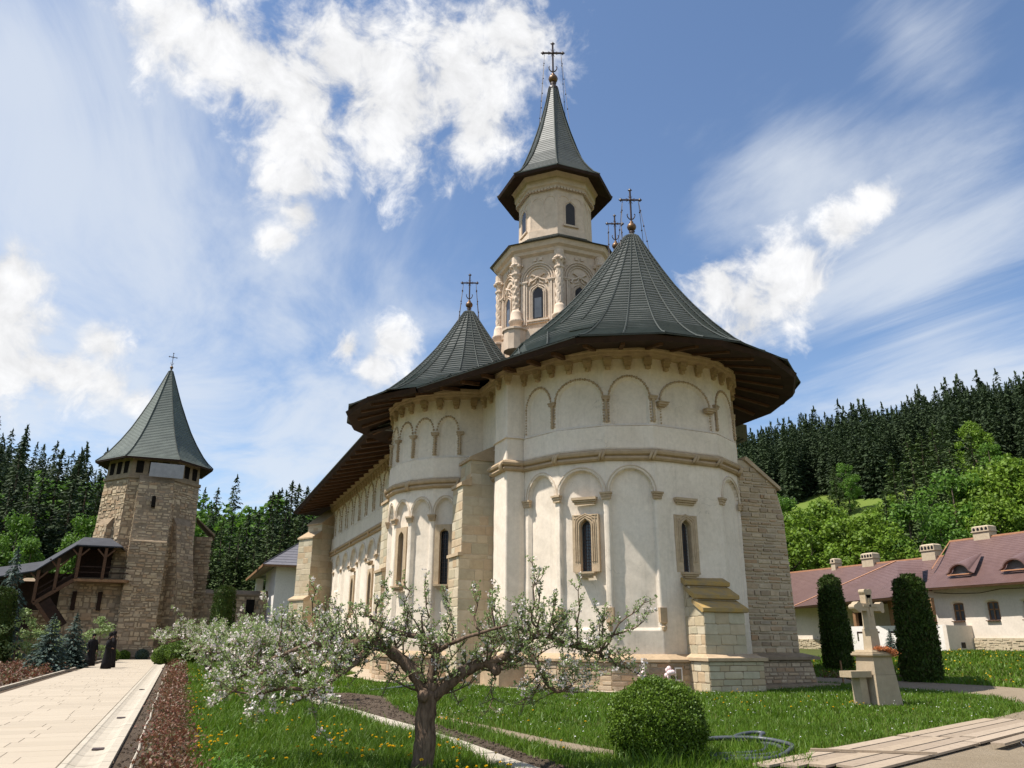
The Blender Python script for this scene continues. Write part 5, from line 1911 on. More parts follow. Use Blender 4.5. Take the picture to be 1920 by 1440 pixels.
stones(pl_, (XW - 0.12, 42.4, 0), (0, -1, 0), (-1, 0, 0), lambda z: (0, 22), 1.0, 1.93, (0.1, 0.22), (0.2, 0.6), ASHLAR, 'base_stones', 0.03, 0.1, True, 501)
fpl = MB(); fpl.prism([(50.08, 42.4), (50.5, 42.4), (50.5, 82), (50.08, 82)], 0.3, 1.9); pl2 = fpl.build('stone_base', MORTAR, LH)
stones(pl2, (50.08, 82, 0), (0, -1, 0), (-1, 0, 0), lambda z: (0, 39.4), 1.0, 1.88, (0.1, 0.22), (0.2, 0.6), ASHLAR, 'base_stones', 0.03, 0.1, True, 502)

def stepped_roof(parent, name, e0, e1, r0, r1, C, mat=TILE, lip=0.02):
    """one roof slope between an eave line and a ridge line, bell-cast, in courses"""
    e0, e1, r0, r1 = (Vector(p) for p in (e0, e1, r0, r1))
    mb = MB()
    rows = []
    bow = lambda f: f - 0.10 * sin(pi * f)
    for k in range(C):
        for f, up in ((k / C, lip), ((k + 1) / C, 0)):
            rows.append([e0.lerp(r0, f) + Vector((0, 0, up + (bow(f) - f) * (r0.z - e0.z))), e1.lerp(r1, f) + Vector((0, 0, up + (bow(f) - f) * (r1.z - e1.z)))])
    vs = [p for r_ in rows for p in r_]
    mb.add(vs, [(2 * i, 2 * i + 1, 2 * i + 3, 2 * i + 2) for i in range(len(rows) - 1)])
    return mb.build(name, mat, parent)
EX = 47.9
ra = stepped_roof(LH, 'roof_slope', (EX, 41.2, 5.25), (EX, 18, 5.25), (53.8, 42.9, 9.0), (53.8, 18, 9.0), 34)
stepped_roof(LH, 'roof_slope', (59.7, 18, 5.25), (59.7, 41.2, 5.25), (53.8, 18, 9.0), (53.8, 42.9, 9.0), 20)
stepped_roof(LH, 'roof_slope', (59.7, 41.2, 5.25), (EX, 41.2, 5.25), (53.81, 42.9, 9.0), (53.8, 42.9, 9.0), 24)
stepped_roof(LH, 'roof_slope', (48.9, 82, 4.55), (48.9, 42.2, 4.55), (54.8, 82, 8.1), (54.8, 42.2, 8.1), 32)
stepped_roof(LH, 'roof_slope', (60.5, 42, 4.55), (60.5, 82, 4.55), (54.8, 42, 8.1), (54.8, 82, 8.1), 20)
# projecting porch roof
stepped_roof(LH, 'porch_roof', (48.6, 55.0, 4.5), (44.9, 40.8, 4.6), (52.4, 47.1, 7.82), (52.4, 46.7, 7.82), 28)
stepped_roof(LH, 'porch_roof', (44.9, 40.8, 4.6), (48.5, 41.6, 4.6), (52.4, 46.71, 7.82), (53.0, 45.0, 7.8), 28)
for a, b in (((48.6, 55.0, 4.55), (52.4, 46.9, 7.86)), ((53.8, 42.9, 9.05), (50.2, 41.9, 6.75))):
    mb = MB(); mb.tube([a, b], 0.045, 4); mb.build('copper_flashing', FLASH, LH)
for a, b in (((53.8, 42.9, 9.03), (53.8, 18, 9.03)), ((54.8, 82, 8.13), (54.8, 43, 8.13))):
    mb = MB(); mb.bar(a, b, 0.12); mb.build('ridge_cap', FLASH, LH)
# eaves: fascia + soffit
mb = MB()
mb.loft([[(EX, 41.2, 5.26), (EX, 18, 5.26)], [(EX + 0.04, 41.1, 5.12), (EX + 0.04, 18, 5.12)], [(XW + 0.1, 41.0, 5.35), (XW + 0.1, 18, 5.35)]], False, False, closed=False)
mb.loft([[(EX, 41.2, 5.26), (59.7, 41.2, 5.26)], [(EX + 0.04, 41.1, 5.12), (59.7, 41.1, 5.12)], [(XW, 42.3, 5.4), (59.7, 42.3, 5.4)]], False, False, closed=False)
mb.loft([[(48.9, 82, 4.56), (48.9, 42.2, 4.56)], [(48.94, 82, 4.42), (48.94, 42.2, 4.42)], [(50.3, 82, 4.6), (50.3, 42.2, 4.6)]], False, False, closed=False)
mb.loft([[(48.6, 55.0, 4.5), (44.9, 40.8, 4.6), (48.5, 41.6, 4.6)], [(48.64, 54.9, 4.36), (44.98, 40.86, 4.44), (48.5, 41.7, 4.44)], [(50.2, 54.9, 4.5), (50.2, 46.8, 4.5), (50.2, 42.5, 4.5)]], False, False, closed=False)
mb.build('eave_boards', OAK, LH)
# windows, each with splayed reveal, frame, panes
def house_window(x, y, z, w, h, wood=OAK_L, dep=0.27):
    f = MB()
    xf = x + dep - 0.03
    for a, b in (((y - w / 2, z), (y - w / 2, z + h)), ((y + w / 2, z), (y + w / 2, z + h)), ((y, z), (y, z + h)), ((y - w / 2, z), (y + w / 2, z)), ((y - w / 2, z + h), (y + w / 2, z + h)), ((y - w / 2, z + h * 0.6), (y + w / 2, z + h * 0.6))):
        f.bar((xf - 0.02, a[0], a[1]), (xf - 0.02, b[0], b[1]), 0.075, 0.075)
    o = f.build('window', wood, LH)
    g = MB(); g.box((xf + 0.012, y, z + h / 2), (0.016, w, h)); g.build('pane', GLASS_B, o)
    s_ = MB(); s_.box((x + dep / 2 - 0.06, y, z - 0.05), (dep + 0.16, w + 0.24, 0.06)); s_.build('sill', OAK, o)
for y in (36.85, 39.4, 34.35, 31.8, 29.3):
    house_window(XW, y, 3.08, 0.72, 1.1)
for y in (66.0, 61.5, 57.0):
    house_window(50.2, y, 2.9, 0.72, 1.2, OAK_L, 0.0)
house_window(50.2, 44.2, 2.95, 0.72, 1.1, OAK_L, 0.0)
# porch: posts, parapet with cut-outs, dark doors
for x, y in ((47.0, 46.5), (47.0, 43.1), (46.9, 39.6), (47.6, 50.0)):
    mb = MB(); mb.bar((x, y, 1.0), (x, y, 4.55), 0.26); mb.build('porch_post', OAK_L, LH)
pa, pb2 = Vector((46.85, 46.9, 0)), Vector((46.85, 38.8, 0))
pu = (pb2 - pa).normalized()
pn_ = Vector((pu.y, -pu.x, 0))
pp = MB()
L = (pb2 - pa).length
pp.loft([[pa + Vector((0, 0, z)), pb2 + Vector((0, 0, z)), pb2 - pn_ * 0.3 + Vector((0, 0, z)), pa - pn_ * 0.3 + Vector((0, 0, z))] for z in (0.6, 2.78)])
par = pp.build('porch_parapet', PLASTER2, LH)
for i in range(5):
    c = pa + pu * (0.8 + i * 1.5)
    ct = MB()
    rzz = atan2(pu.y, pu.x)
    ct.box(c + pn_ * 0.0 + Vector((0, 0, 2.35)), (0.62, 0.03, 0.12), rzz)
    ct.box(c - pu * 0.25 + Vector((0, 0, 2.05)), (0.13, 0.03, 0.6), rzz)
    ct.build('cut_out', OAK_D, par)
pp = MB()
pp.loft([[Vector((46.6, 38.5, z)), Vector((48.98, 38.5, z)), Vector((48.98, 38.78, z)), Vector((46.6, 38.78, z))] for z in (0.6, 2.74)])
pp2 = pp.build('porch_parapet', PLASTER3, LH)
mb = MB(); mb.box((47.9, 38.49, 1.5), (0.35, 0.06, 0.35)); mb.build('vent_hole', GLASS, pp2)
for y in (49.0, 52.0):
    mb = MB(); mb.box((50.14, y, 3.0), (0.14, 1.0, 2.3)); mb.build('porch_door', OAK_D, LH)
# entrance step rail at the far left end
mb = MB(); mb.tube([(48.6, 70.3, 1.9), (48.2, 69.0, 1.3), (48.0, 68.4, 0.95)], 0.05, 5); mb.bar((48.6, 70.3, 0.9), (48.6, 70.3, 1.9), 0.06); mb.build('stair_rail', PLASTER2, LH)
mb = MB(); mb.tube([(48.9, 71.4, 4.5), (49.4, 71.4, 4.2), (49.6, 71.4, 1.0)], 0.06, 5); mb.build('drainpipe', OAK, LH)
# eyebrow dormers
def dormer(y, z=6.1, x=49.55, w=0.85, h=0.72, ln=3.6):
    mb = MB()
    n = 12
    ring = [(w * 1.35 * cos(pi - pi * k / n) if k in (0, n) else w * cos(pi - pi * k / n), h * sin(pi * k / n)) for k in range(n + 1)]
    mb.loft([[(x - 0.25, y - a, z + b) for a, b in ring], [(x + ln * 0.62, y - a * 0.12 - 0.0, z + ln * 0.415 + b * 0.1) for a, b in ring]], False, False, closed=False)
    mb.loft([[(x - 0.25, y - a, z + b) for a, b in ring], [(x - 0.25, y - a * 0.9, z + b * 0.88) for a, b in ring], [(x, y - a * 0.88, z + b * 0.86) for a, b in ring]], False, False, closed=False)
    d = mb.build('eyebrow_dormer', TILE, LH)
    g = MB(); g.add([(x + 0.05, y - a * 0.88, z + b * 0.86) for a, b in ring], [tuple(range(n + 1))]); g.build('pane', GLASS_B, d)
    s_ = MB(); s_.box((x - 0.2, y, z - 0.03), (0.3, 2 * w, 0.07)); s_.build('sill', FLASH, d)
for y in (39.0, 35.0, 31.0, 27.0):
    dormer(y, 6.15, 49.5)
dormer(62.5, 5.3, 50.3)
dormer(72.5, 5.3, 50.3)
# chimneys with arched vents
def chimney(x, y, z0, w, h, label_n):
    b = MB(); b.box((x, y, z0 + h * 0.3), (0.8, w, h * 0.6)); c = b.build('chimney', MORTAR, LH)
    c2 = MB(); c2.box((x, y, z0 + h * 0.63), (0.95, w + 0.15, 0.08)); c2.loft([[(x - 0.42, y - w / 2 - 0.02, z), (x + 0.42, y - w / 2 - 0.02, z), (x + 0.42, y + w / 2 + 0.02, z), (x - 0.42, y + w / 2 + 0.02, z)] for z in (z0 + h * 0.66, z0 + h * 0.93)] + [[(x - 0.3, y - w / 2 + 0.12, z0 + h), (x + 0.3, y - w / 2 + 0.12, z0 + h), (x + 0.3, y + w / 2 - 0.12, z0 + h), (x - 0.3, y + w / 2 - 0.12, z0 + h)]]); c2.build('chimney_cap', MORTAR, c)
    n = label_n
    for i in range(n):
        yy = y - w / 2 + (i + 0.5) * w / n
        v = MB(); v.loft([[(xx, yy - 0.1, z0 + h * 0.68), (xx, yy + 0.1, z0 + h * 0.68), (xx, yy + 0.1, z0 + h * 0.82), (xx, yy, z0 + h * 0.9), (xx, yy - 0.1, z0 + h * 0.82)] for xx in (x - 0.435, x - 0.3)]); v.build('smoke_vent', GLASS, c)
chimney(54.0, 40.1, 8.75, 1.3, 1.1, 4)
chimney(54.9, 45.6, 7.8, 1.25, 1.35, 4)
chimney(54.9, 51.8, 7.85, 1.25, 1.2, 4)
chimney(54.9, 55.8, 7.85, 0.5, 1.1, 1)
cw = MB(); cw.tube([(XW - 0.03, 41.0, 5.0), (XW - 0.03, 39.5, 4.85), (XW - 0.03, 37.5, 4.8), (XW - 0.03, 36.0, 4.98), (XW - 0.03, 34.5, 4.95), (XW - 0.03, 32, 5.1)], 0.02, 4); cw.build('cable', OAK_D, LH)
# ================================================================== HILLS
RID_AZ = [-180, -100, -60, -30, -12, -6, 1, 5, 9, 20, 30, 36, 39.5, 43, 48, 51, 55, 60, 75, 95, 130, 180]
RID_SL = [0.0, 0.0, 0.17, 0.19, 0.188, 0.183, 0.155, 0.155, 0.16, 0.18, 0.2, 0.225, 0.241, 0.26, 0.275, 0.286, 0.284, 0.276, 0.25, 0.2, 0.0, 0.0]
def hill(az, r):
    sl = np.interp(az, RID_AZ, RID_SL)
    zr = np.maximum(0.0, 1.6 + 330 * sl - 19.5 * np.clip(sl / 0.15, 0, 1))
    z190 = np.maximum(0, np.where(np.asarray(az) > 25, (1.6 + 190 * sl * 0.585), (zr * 0.36)))
    z = np.where(r < 80, 0.0, np.where(r < 190, z190 * np.clip((r - 80) / 110, 0, 1) ** 1.25, np.where(r < 330, z190 + (zr - z190) * (r - 190) / 140, zr - (r - 330) * 0.05)))
    return z + 3.0 * np.sin(az * 0.35) * np.clip((r - 200) / 150, 0, 1) + np.where(r < 81, -0.6, 0)

def hill_xy(x, y):
    return max(H(x, y), float(hill(degrees(atan2(x, y)), hypot(x, y))))
haz = np.linspace(-100, 130, 116)
hr_ = np.concatenate([np.linspace(72, 200, 22), np.linspace(212, 470, 18)])
AA, RR = np.meshgrid(haz, hr_, indexing='ij')
ZZ = hill(AA, RR)
VV = np.stack([RR * np.sin(np.radians(AA)), RR * np.cos(np.radians(AA)), ZZ], -1).reshape(-1, 3)
I = np.arange(AA.size).reshape(AA.shape)
FF = np.stack([I[:-1, :-1], I[:-1, 1:], I[1:, 1:], I[1:, :-1]], -1).reshape(-1, 4)
MEADOW = mat_ground('meadow', (0.10, 0.15, 0.025), (0.13, 0.17, 0.03), (0.085, 0.12, 0.025), 0.8, 0.4, 0.1)
structure(np_mesh('hillside', VV, FF, MEADOW, smooth=True))

# ================================================================== PLANT HELPERS
def quads(C, D, N, ln, wd):
    """leaf-like diamonds: centre C, long axis D, face normal N"""
    D = D / np.linalg.norm(D, axis=1, keepdims=True)
    W = np.cross(D, N)
    W /= (np.linalg.norm(W, axis=1, keepdims=True) + 1e-9)
    ln = np.asarray(ln).reshape(-1, 1); wd = np.asarray(wd).reshape(-1, 1)
    a = C - D * ln * 0.5; b = C + W * wd * 0.5 + D * ln * 0.05
    c = C + D * ln * 0.5; d = C - W * wd * 0.5 + D * ln * 0.05
    V = np.stack([a, b, c, d], 1).reshape(-1, 3)
    F = np.arange(len(C) * 4, dtype=np.int32).reshape(-1, 4)
    return V, F

def rdir(n, up=0.0, r=rng):
    v = r.normal(size=(n, 3))
    v[:, 2] += up
    return v / np.linalg.norm(v, axis=1, keepdims=True)

def mesh_np(name, V, F, mat):
    o = np_mesh(name, V, F, mat, local=True)
    me = o.data
    bpy.data.objects.remove(o)
    return me

BARK = mat_simple('grey_bark', (0.17, 0.125, 0.09), (0.09, 0.066, 0.05), 7, 0.95, 0.1, 0.8, stretch=(1, 1, 0.3))
BARK_A = mat_simple('apple_bark', (0.225, 0.155, 0.108), (0.06, 0.04, 0.028), 22, 0.95, 0.1, 1.0, stretch=(1, 1, 0.22))
NEEDLE = mat_leaf('spruce_needles', [(0.026, 0.043, 0.018), (0.042, 0.066, 0.025), (0.058, 0.085, 0.032), (0.023, 0.038, 0.018)], 0.7, 0.12, 0.2, 0.6, 0.09)
NEEDLE_L = mat_leaf('young_spruce_needles', [(0.05, 0.08, 0.024), (0.075, 0.11, 0.032), (0.06, 0.09, 0.026)], 0.7, 0.15, 0.2, 0.4, 0.25)
NEEDLE_B = mat_leaf('blue_spruce_needles', [(0.06, 0.095, 0.075), (0.085, 0.125, 0.105), (0.045, 0.07, 0.055), (0.12, 0.15, 0.12)], 0.7, 0.12, 0.2, 0.3, 1.0)
LEAF_Y = mat_leaf('spring_leaves_yellow', [(0.14, 0.235, 0.018), (0.18, 0.285, 0.024), (0.105, 0.185, 0.016), (0.215, 0.305, 0.04)], 0.55, 0.35, 0.25, 0.4, 0.35)
LEAF_G = mat_leaf('spring_leaves_green', [(0.09, 0.19, 0.02), (0.13, 0.25, 0.028), (0.065, 0.14, 0.016), (0.155, 0.265, 0.04)], 0.55, 0.35, 0.25, 0.4, 0.35)
THUJA = mat_leaf('thuja_sprays', [(0.035, 0.065, 0.010), (0.05, 0.088, 0.012), (0.07, 0.108, 0.016), (0.026, 0.048, 0.008), (0.07, 0.065, 0.02)], 0.65, 0.15, 0.2, 0.5, 1.6)
BOX = mat_leaf('box_leaves', [(0.085, 0.155, 0.012), (0.12, 0.205, 0.016), (0.165, 0.25, 0.026), (0.055, 0.105, 0.01)], 0.5, 0.25, 0.3, 0.6, 3.0)
APPLE = mat_leaf('apple_leaves', [(0.23, 0.31, 0.105), (0.28, 0.36, 0.135), (0.18, 0.26, 0.07), (0.36, 0.42, 0.21)], 0.5, 0.42, 0.35, 0.25, 2.0)
PETAL = mat_leaf('apple_blossom', [(0.78, 0.73, 0.69), (0.76, 0.65, 0.61), (0.80, 0.76, 0.72), (0.68, 0.52, 0.48)], 0.6, 0.3, 0.2, 0.1, 2.0)

def spruce_mesh(name, seed, mat, levels=26, H_=20.0, R_=3.6, dens=1.0, spray=0.55, gappy=0.25, droop=0.35):
    """conical crown of drooping boughs carrying sprays; base at the origin"""
    r = np.random.default_rng(seed)
    C, D, N, L, W = [], [], [], [], []
    for k in range(levels):
        f = k / levels
        z = H_ * (0.06 + 0.93 * f ** 0.92)
        rad = R_ * (1 - f) ** 0.85 * r.uniform(0.82, 1.12) + 0.12
        nb = max(4, int((11 - 6 * f) * dens))
        a0 = r.uniform(0, 6.28)
        for b in range(nb):
            if r.random() < gappy * 0.4:
                continue
            a = a0 + 2 * pi * b / nb + r.normal() * 0.25
            rb = rad * r.uniform(0.7, 1.08)
            m = max(3, int(rb / (spray * 0.42)))
            zj = z + r.uniform(-0.55, 0.55) * H_ / levels
            for j in range(m):
                t = (j + 0.7) / m
                rr = rb * t
                zz = zj - droop * rb * t * (1.0 - 0.55 * t) + r.normal() * 0.22 * spray
                for s in range(2 if t > 0.3 else 1):
                    da = a + r.normal() * 0.16 + (s - 0.5) * 0.5 * (1 - 0.3 * t)
                    C.append((rr * cos(a) + r.normal() * spray * 0.22, rr * sin(a) + r.normal() * spray * 0.22, zz))
                    D.append((cos(da), sin(da), -0.25 - 0.5 * r.random()))
                    N.append((r.normal() * 0.6 + 0.5 * cos(da), r.normal() * 0.6 + 0.5 * sin(da), 0.8))
                    L.append(spray * r.uniform(0.8, 1.5) * (1.1 - 0.45 * f))
                    W.append(spray * r.uniform(0.35, 0.6) * (1.1 - 0.45 * f))
    for q in range(14):
        C.append((r.normal() * 0.05, r.normal() * 0.05, H_ * (0.955 + 0.05 * q / 14))); D.append((r.normal() * 0.35, r.normal() * 0.35, 1)); N.append((r.normal(), r.normal(), 0.1)); L.append(spray * 1.2); W.append(spray * 0.3)
    V, F = quads(np.array(C), np.array(D), np.array(N), L, W)
    return mesh_np(name, V, F, mat)

def trunk_mesh(name, h, r0, mat, seed=0):
    rr = random.Random(seed)
    mb = MB()
    pts = [(rr.uniform(-.05, .05) * k, rr.uniform(-.05, .05) * k, h * k / 5) for k in range(6)]
    mb.tube(pts, [r0 * (1 - 0.17 * k) for k in range(6)], 7)
    return mb.mesh(name, mat)

SPR = [spruce_mesh('crown', s, NEEDLE, 34, 20.0, 3.5 + 0.3 * (s % 2), 1.15, 0.68, 0.2) for s in (1, 2, 3)]
SPRL = [spruce_mesh('crown', s, NEEDLE_L, 32, 20.0, 4.0, 1.1, 0.68, 0.2) for s in (4, 5)]
SPT = trunk_mesh('trunk', 19.0, 0.28, BARK)

def plant(name, label, cat, x, y, z, rz, scale, parts, group=None):
    t = thing(name, label, cat, (x, y, z), group)
    t.rotation_euler = (0, 0, rz)
    t.scale = scale
    for nm, me in parts:
        o = bpy.data.objects.new(nm, me)
        COL.objects.link(o)
        o.parent = t
    return t

def spruce(x, y, ztop, label, group, meshes=SPR, wide=1.0):
    z = hill_xy(x, y) - 0.2
    h = ztop - z
    s = h / 20.0
    w = (0.55 * s + 0.45 * min(1.0, s)) * wide * random.uniform(0.92, 1.1)
    return plant('spruce_tree', label, 'tree', x, y, z, random.uniform(0, 6.28), (w, w, s), [('crown', random.choice(meshes)), ('trunk', SPT)], group)

LSP = [(-21.5, 101.8, 22.4), (-24.9, 109.2, 24.2), (-20.5, 108.1, 24.9), (-16.2, 98.7, 19.6), (-16.6, 110.8, 24.3), (-14.6, 113.1, 24.8), (-13.0, 121.3, 23.6), (-18.5, 96.2, 17.8), (-13.1, 99.1, 18.4), (-22.5, 96, 19), (-27, 100, 21), (-11.0, 106, 19.0), (-9, 112, 18), (-16.0, 94.5, 15.5), (-19.8, 93, 14.5), (-12.2, 103, 21.0), (-18.2, 104, 20.0), (-22.0, 103.0, 20), (-14.2, 106, 21.0), (-9.8, 100, 15)]
for i, p in enumerate(LSP):
    spruce(*p, 'dark spruce in the stand behind the wooden stair left of the stone tower' if i > 2 else ['tall dark spruce at the far left edge of the photo', 'dark spruce half out of the frame at the far left', 'tallest dark spruce left of the stone tower'][i], 'spruces left of the stone tower', wide=1.25)
MSP = [(3.4, 103.9, 15.7), (4.6, 107.9, 16.8), (5.4, 101.9, 15.0), (6.7, 109.8, 17.9), (8.1, 111.7, 18.4), (2.3, 100.0, 13.7), (10.0, 115.6, 21.7), (11.0, 117.5, 22.3), (11.5, 111.4, 20.3), (12.8, 117.3, 23.8), (14.2, 121.2, 24.1), (15.2, 119.0, 23.4), (8.9, 103.6, 15.5), (16.1, 116.9, 21.9), (10.6, 105.5, 15.5), (1.0, 104, 13.5), (7.2, 100, 13.5), (12.5, 106, 17), (4.0, 99, 11.5), (9.8, 108, 18), (14, 112, 20)]
for i, p in enumerate(MSP):
    near = p[1] < 107
    spruce(*p, 'olive green spruce standing just behind the enclosure wall' if near else 'tall dark spruce between the stone tower and the church', 'spruces between the tower and the church', SPRL if near else SPR, 1.2)
spruce(4.2, 190.0, 34.8, 'single dark spruce rising above the pale wooded ridge', None)

def decid_mesh(name, seed, mat, H_=14.0, R_=4.2, clumps=46, per=120, leaf=0.36, base=0.12):
    r = np.random.default_rng(seed)
    C, D, N, L, W = [], [], [], [], []
    for k in range(clumps):
        f = r.uniform(0, 1)
        z = H_ * (base + (0.95 - base) * f)
        prof = sin(pi * min(1, max(0.0, f * 0.86 + 0.12))) ** 0.62
        a = r.uniform(0, 6.28); rr = R_ * prof * sqrt(r.uniform(0.15, 1)) * 0.86
        cr = R_ * r.uniform(0.20, 0.34)
        c = np.array([rr * cos(a), rr * sin(a), z])
        v = r.normal(size=(per, 3)); v /= np.linalg.norm(v, axis=1, keepdims=True)
        q = v * (cr * r.uniform(0.55, 1.05, size=(per, 1))) * np.array([1, 1, 0.75])
        C.append(c + q)
        N.append(v + np.array([0, 0, 0.7]) + r.normal(size=(per, 3)) * 0.4)
        D.append(r.normal(size=(per, 3)) + np.array([0, 0, -0.2]))
        L.append(leaf * r.uniform(0.7, 1.4, per)); W.append(leaf * r.uniform(0.5, 0.9, per))
    V, F = quads(np.concatenate(C), np.concatenate(D), np.concatenate(N), np.concatenate(L), np.concatenate(W))
    return mesh_np(name, V, F, mat)

def decid_trunk(seed, H_=14.0, R_=4.0):
    rr = random.Random(seed)
    mb = MB()
    mb.tube([(0, 0, -0.3), (0.1, 0, H_ * 0.25), (0, 0.1, H_ * 0.5), (0.1, 0, H_ * 0.85)], [0.26, 0.22, 0.15, 0.04], 7)
    for k in range(9):
        a = rr.uniform(0, 6.28); z = H_ * rr.uniform(0.22, 0.6); ln = R_ * rr.uniform(0.5, 0.85)
        mb.tube([(0, 0, z), (ln * 0.5 * cos(a), ln * 0.5 * sin(a), z + ln * 0.45), (ln * cos(a), ln * sin(a), z + ln * 0.8)], [0.10, 0.07, 0.025], 5)
    return mb.mesh('trunk', BARK)
DEC_Y = [decid_mesh('crown', s, LEAF_Y) for s in (21, 22, 23)]
DEC_G = [decid_mesh('crown', s, LEAF_G) for s in (31, 32)]
DEC_T = [decid_trunk(s) for s in (1, 2)]

def decid(x, y, ztop, label, group, meshes, wide=1.0):
    z = hill_xy(x, y) - 0.2
    s = (ztop - z) / 14.0
    w = s * wide * random.uniform(0.92, 1.08)
    return plant('broadleaf_tree', label, 'tree', x, y, z, random.uniform(0, 6.28), (w, w, s), [('crown', random.choice(meshes)), ('trunk', random.choice(DEC_T))], group)
for i, p in enumerate([(-15.8, 88.6, 13.4), (-10.2, 91.4, 14.0), (-11.0, 90.3, 11.7), (-14.1, 86.9, 10.9), (-17.2, 88.5, 11.0)]):
    decid(*p, ['fresh green leafy tree in front of the dark spruces at the far left', 'fresh green leafy tree close against the left side of the stone tower', 'small bright green tree above the stair roof beside the tower', 'low fresh green tree behind the stair roof', 'fresh green leafy tree at the far left edge behind the stair'][i], 'leafy trees behind the stair', DEC_G, 0.8)
for i, p in enumerate([(-15.5, 149.2, 28.2), (-22.1, 158.5, 29.9), (-26.1, 168.0, 31.3), (-9.0, 160, 29.0)]):
    decid(*p, 'pale green tree far behind the left spruces', 'leafy trees on the far left slope', DEC_G, 1.1)
RY = [(56.5, 64.2, 14.2), (60.1, 64.3, 15.5), (64.2, 65.9, 17.0), (63.8, 63.5, 15.8), (63.9, 59.7, 14.5), (65.8, 61.4, 14.6), (63.0, 57.8, 13.1), (58.6, 60.6, 11.4), (57.9, 66.2, 11.5), (63.9, 56.8, 11.7), (61.0, 69.0, 15.5), (57.5, 72.0, 14.5)]
for i, p in enumerate(RY):
    decid(*p, 'yellow green spring tree behind the long house, in the row next to the church', 'yellow green trees behind the long house', DEC_Y, 1.05)
RBIG = [(79.1, 57.9, 20.4), (82.1, 57.1, 21.7), (81.3, 54.7, 20.0), (74.7, 53.8, 16.4), (75.7, 52.2, 15.1), (82.5, 52.8, 20.2), (81.7, 50.4, 18.5), (78, 48, 17), (84, 47, 20)]
for p in RBIG:
    decid(*p, 'big yellow green tree behind the long house at the right edge of the photo', 'big yellow green trees at the right edge', DEC_Y, 0.95)
for p, lb in (((75.6, 59.1, 20.4), 'tall fresh green chestnut with dense round crown behind the long house'), ((66.7, 57.4, 15.5), 'slim fresh green tree left of the dense chestnut behind the long house'), ((70.0, 56.6, 14.6), 'low fresh green tree at the foot of the dense chestnut'), ((70.3, 54.2, 12.9), 'low fresh green tree just above the house roof near the chimneys')):
    decid(*p, lb, 'fresh green trees behind the long house', DEC_G, 0.95)
decid(89.1, 80.3, 21.6, 'pale yellow green tree at the foot of the meadow', None, DEC_Y)
for p, lb in (((91.8, 80.4, 27.5), 'leftmost'), ((98.0, 82.3, 31.3), ''), ((102.1, 83.7, 32.3), ''), ((106.5, 84.5, 34.4), ''), ((81.9, 70.4, 22.5), ''), ((74.4, 66.8, 17.9), ''), ((86.8, 70.8, 23.7), ''), ((103.0, 79.4, 30.1), ''), ((76, 63, 17), ''), ((111, 82, 33), '')):
    spruce(*p, 'leftmost tall spruce of the group standing below the meadow' if lb else 'tall spruce of the group standing between the meadow and the chestnut', 'spruces below the meadow', SPRL, 1.25)
for p, k, lb in (((126.1, 125.7, 37.9), 's', 'dark spruce on the meadow edge beside a bright green tree'), ((129.1, 125.4, 39.2), 'g', 'bright green tree against the dark forest at the meadow edge'), ((141.1, 103.5, 44.1), 'y', 'yellow green sapling standing bright against the dark forest on the right hill'), ((122.3, 121.0, 28.3), 'y', 'small yellow green tree on the meadow'), ((138.3, 98.9, 38.6), 'g', 'green bush below the forest on the right hill'), ((80.0, 89.5, 22.0), 'g', 'green tree close beside the rubble buttress of the church'), ((84.1, 97.4, 24.3), 'g', 'pale green tree behind the rubble buttress of the church')):
    if k == 's':
        spruce(*p, lb, None, SPRL, 1.3)
    else:
        decid(*p, lb, None, DEC_Y if k == 'y' else DEC_G, 0.9)

# ---- forest on the hills: nearest and skyline trees singly, the rest as one mass
LOWSP = [spruce_mesh('low', s, NEEDLE, 17, 20.0, 3.9, 0.62, 1.25, 0.05) for s in (41, 42, 43)]
def mesh_arrays(me):
    V = np.zeros(len(me.vertices) * 3, np.float32); me.vertices.foreach_get('co', V)
    F = np.zeros(len(me.loops), np.int32); me.loops.foreach_get('vertex_index', F)
    return V.reshape(-1, 3).astype(np.float64), F.reshape(-1, 4)
def bake(name, protos, pts, mat, label=None):
    A = [mesh_arrays(m) for m in protos]
    Vs, Fs, b = [], [], 0
    for x, y, z, a, w, h, k in pts:
        V, F = A[k]
        c, s = cos(a), sin(a)
        Q = np.stack([(V[:, 0] * c - V[:, 1] * s) * w + x, (V[:, 0] * s + V[:, 1] * c) * w + y, V[:, 2] * h + z], 1)
        Vs.append(Q); Fs.append(F + b); b += len(V)
    return np_mesh(name, np.concatenate(Vs), np.concatenate(Fs), mat)
MID = [spruce_mesh('crown', s, NEEDLE, 24, 20.0, 3.9, 0.9, 0.95, 0.05) for s in (51, 52, 53)]
rf_ = np.random.default_rng(99)
cand = []
tries = 0
cell = {}
while tries < 26000:
    tries += 1
    az = rf_.uniform(31, 66); r_ = sqrt(rf_.uniform(192 ** 2, 372 ** 2))
    x, y = r_ * sin(radians(az)), r_ * cos(radians(az))
    edge = 205 + 14 * sin(az * 0.9) + (18 if az < 42 else 0) - (30 if az > 52 else 0) - (25 if az > 57 else 0)
    if r_ < edge:
        continue
    key = (int(x / 3.2), int(y / 3.2))
    if key in cell:
        continue
    cell[key] = 1
    cand.append((r_, az, x, y, edge))
cand.sort()
front, rest = [], []
for r_, az, x, y, edge in cand:
    (front if (r_ < edge + 9 and len(front) < 150) else rest).append((r_, az, x, y))
print('forest', len(front), len(rest))
for r_, az, x, y in front:
    z = float(hill(az, r_)) - 0.5
    s = random.uniform(0.65, 1.02)
    plant('spruce_tree', 'dark spruce in the front row of the forest on the right hill', 'tree', x, y, z, random.uniform(0, 6.28), (s * 0.95, s * 0.95, s), [('crown', random.choice(MID))], 'front spruces of the hillside forest')
pts = []
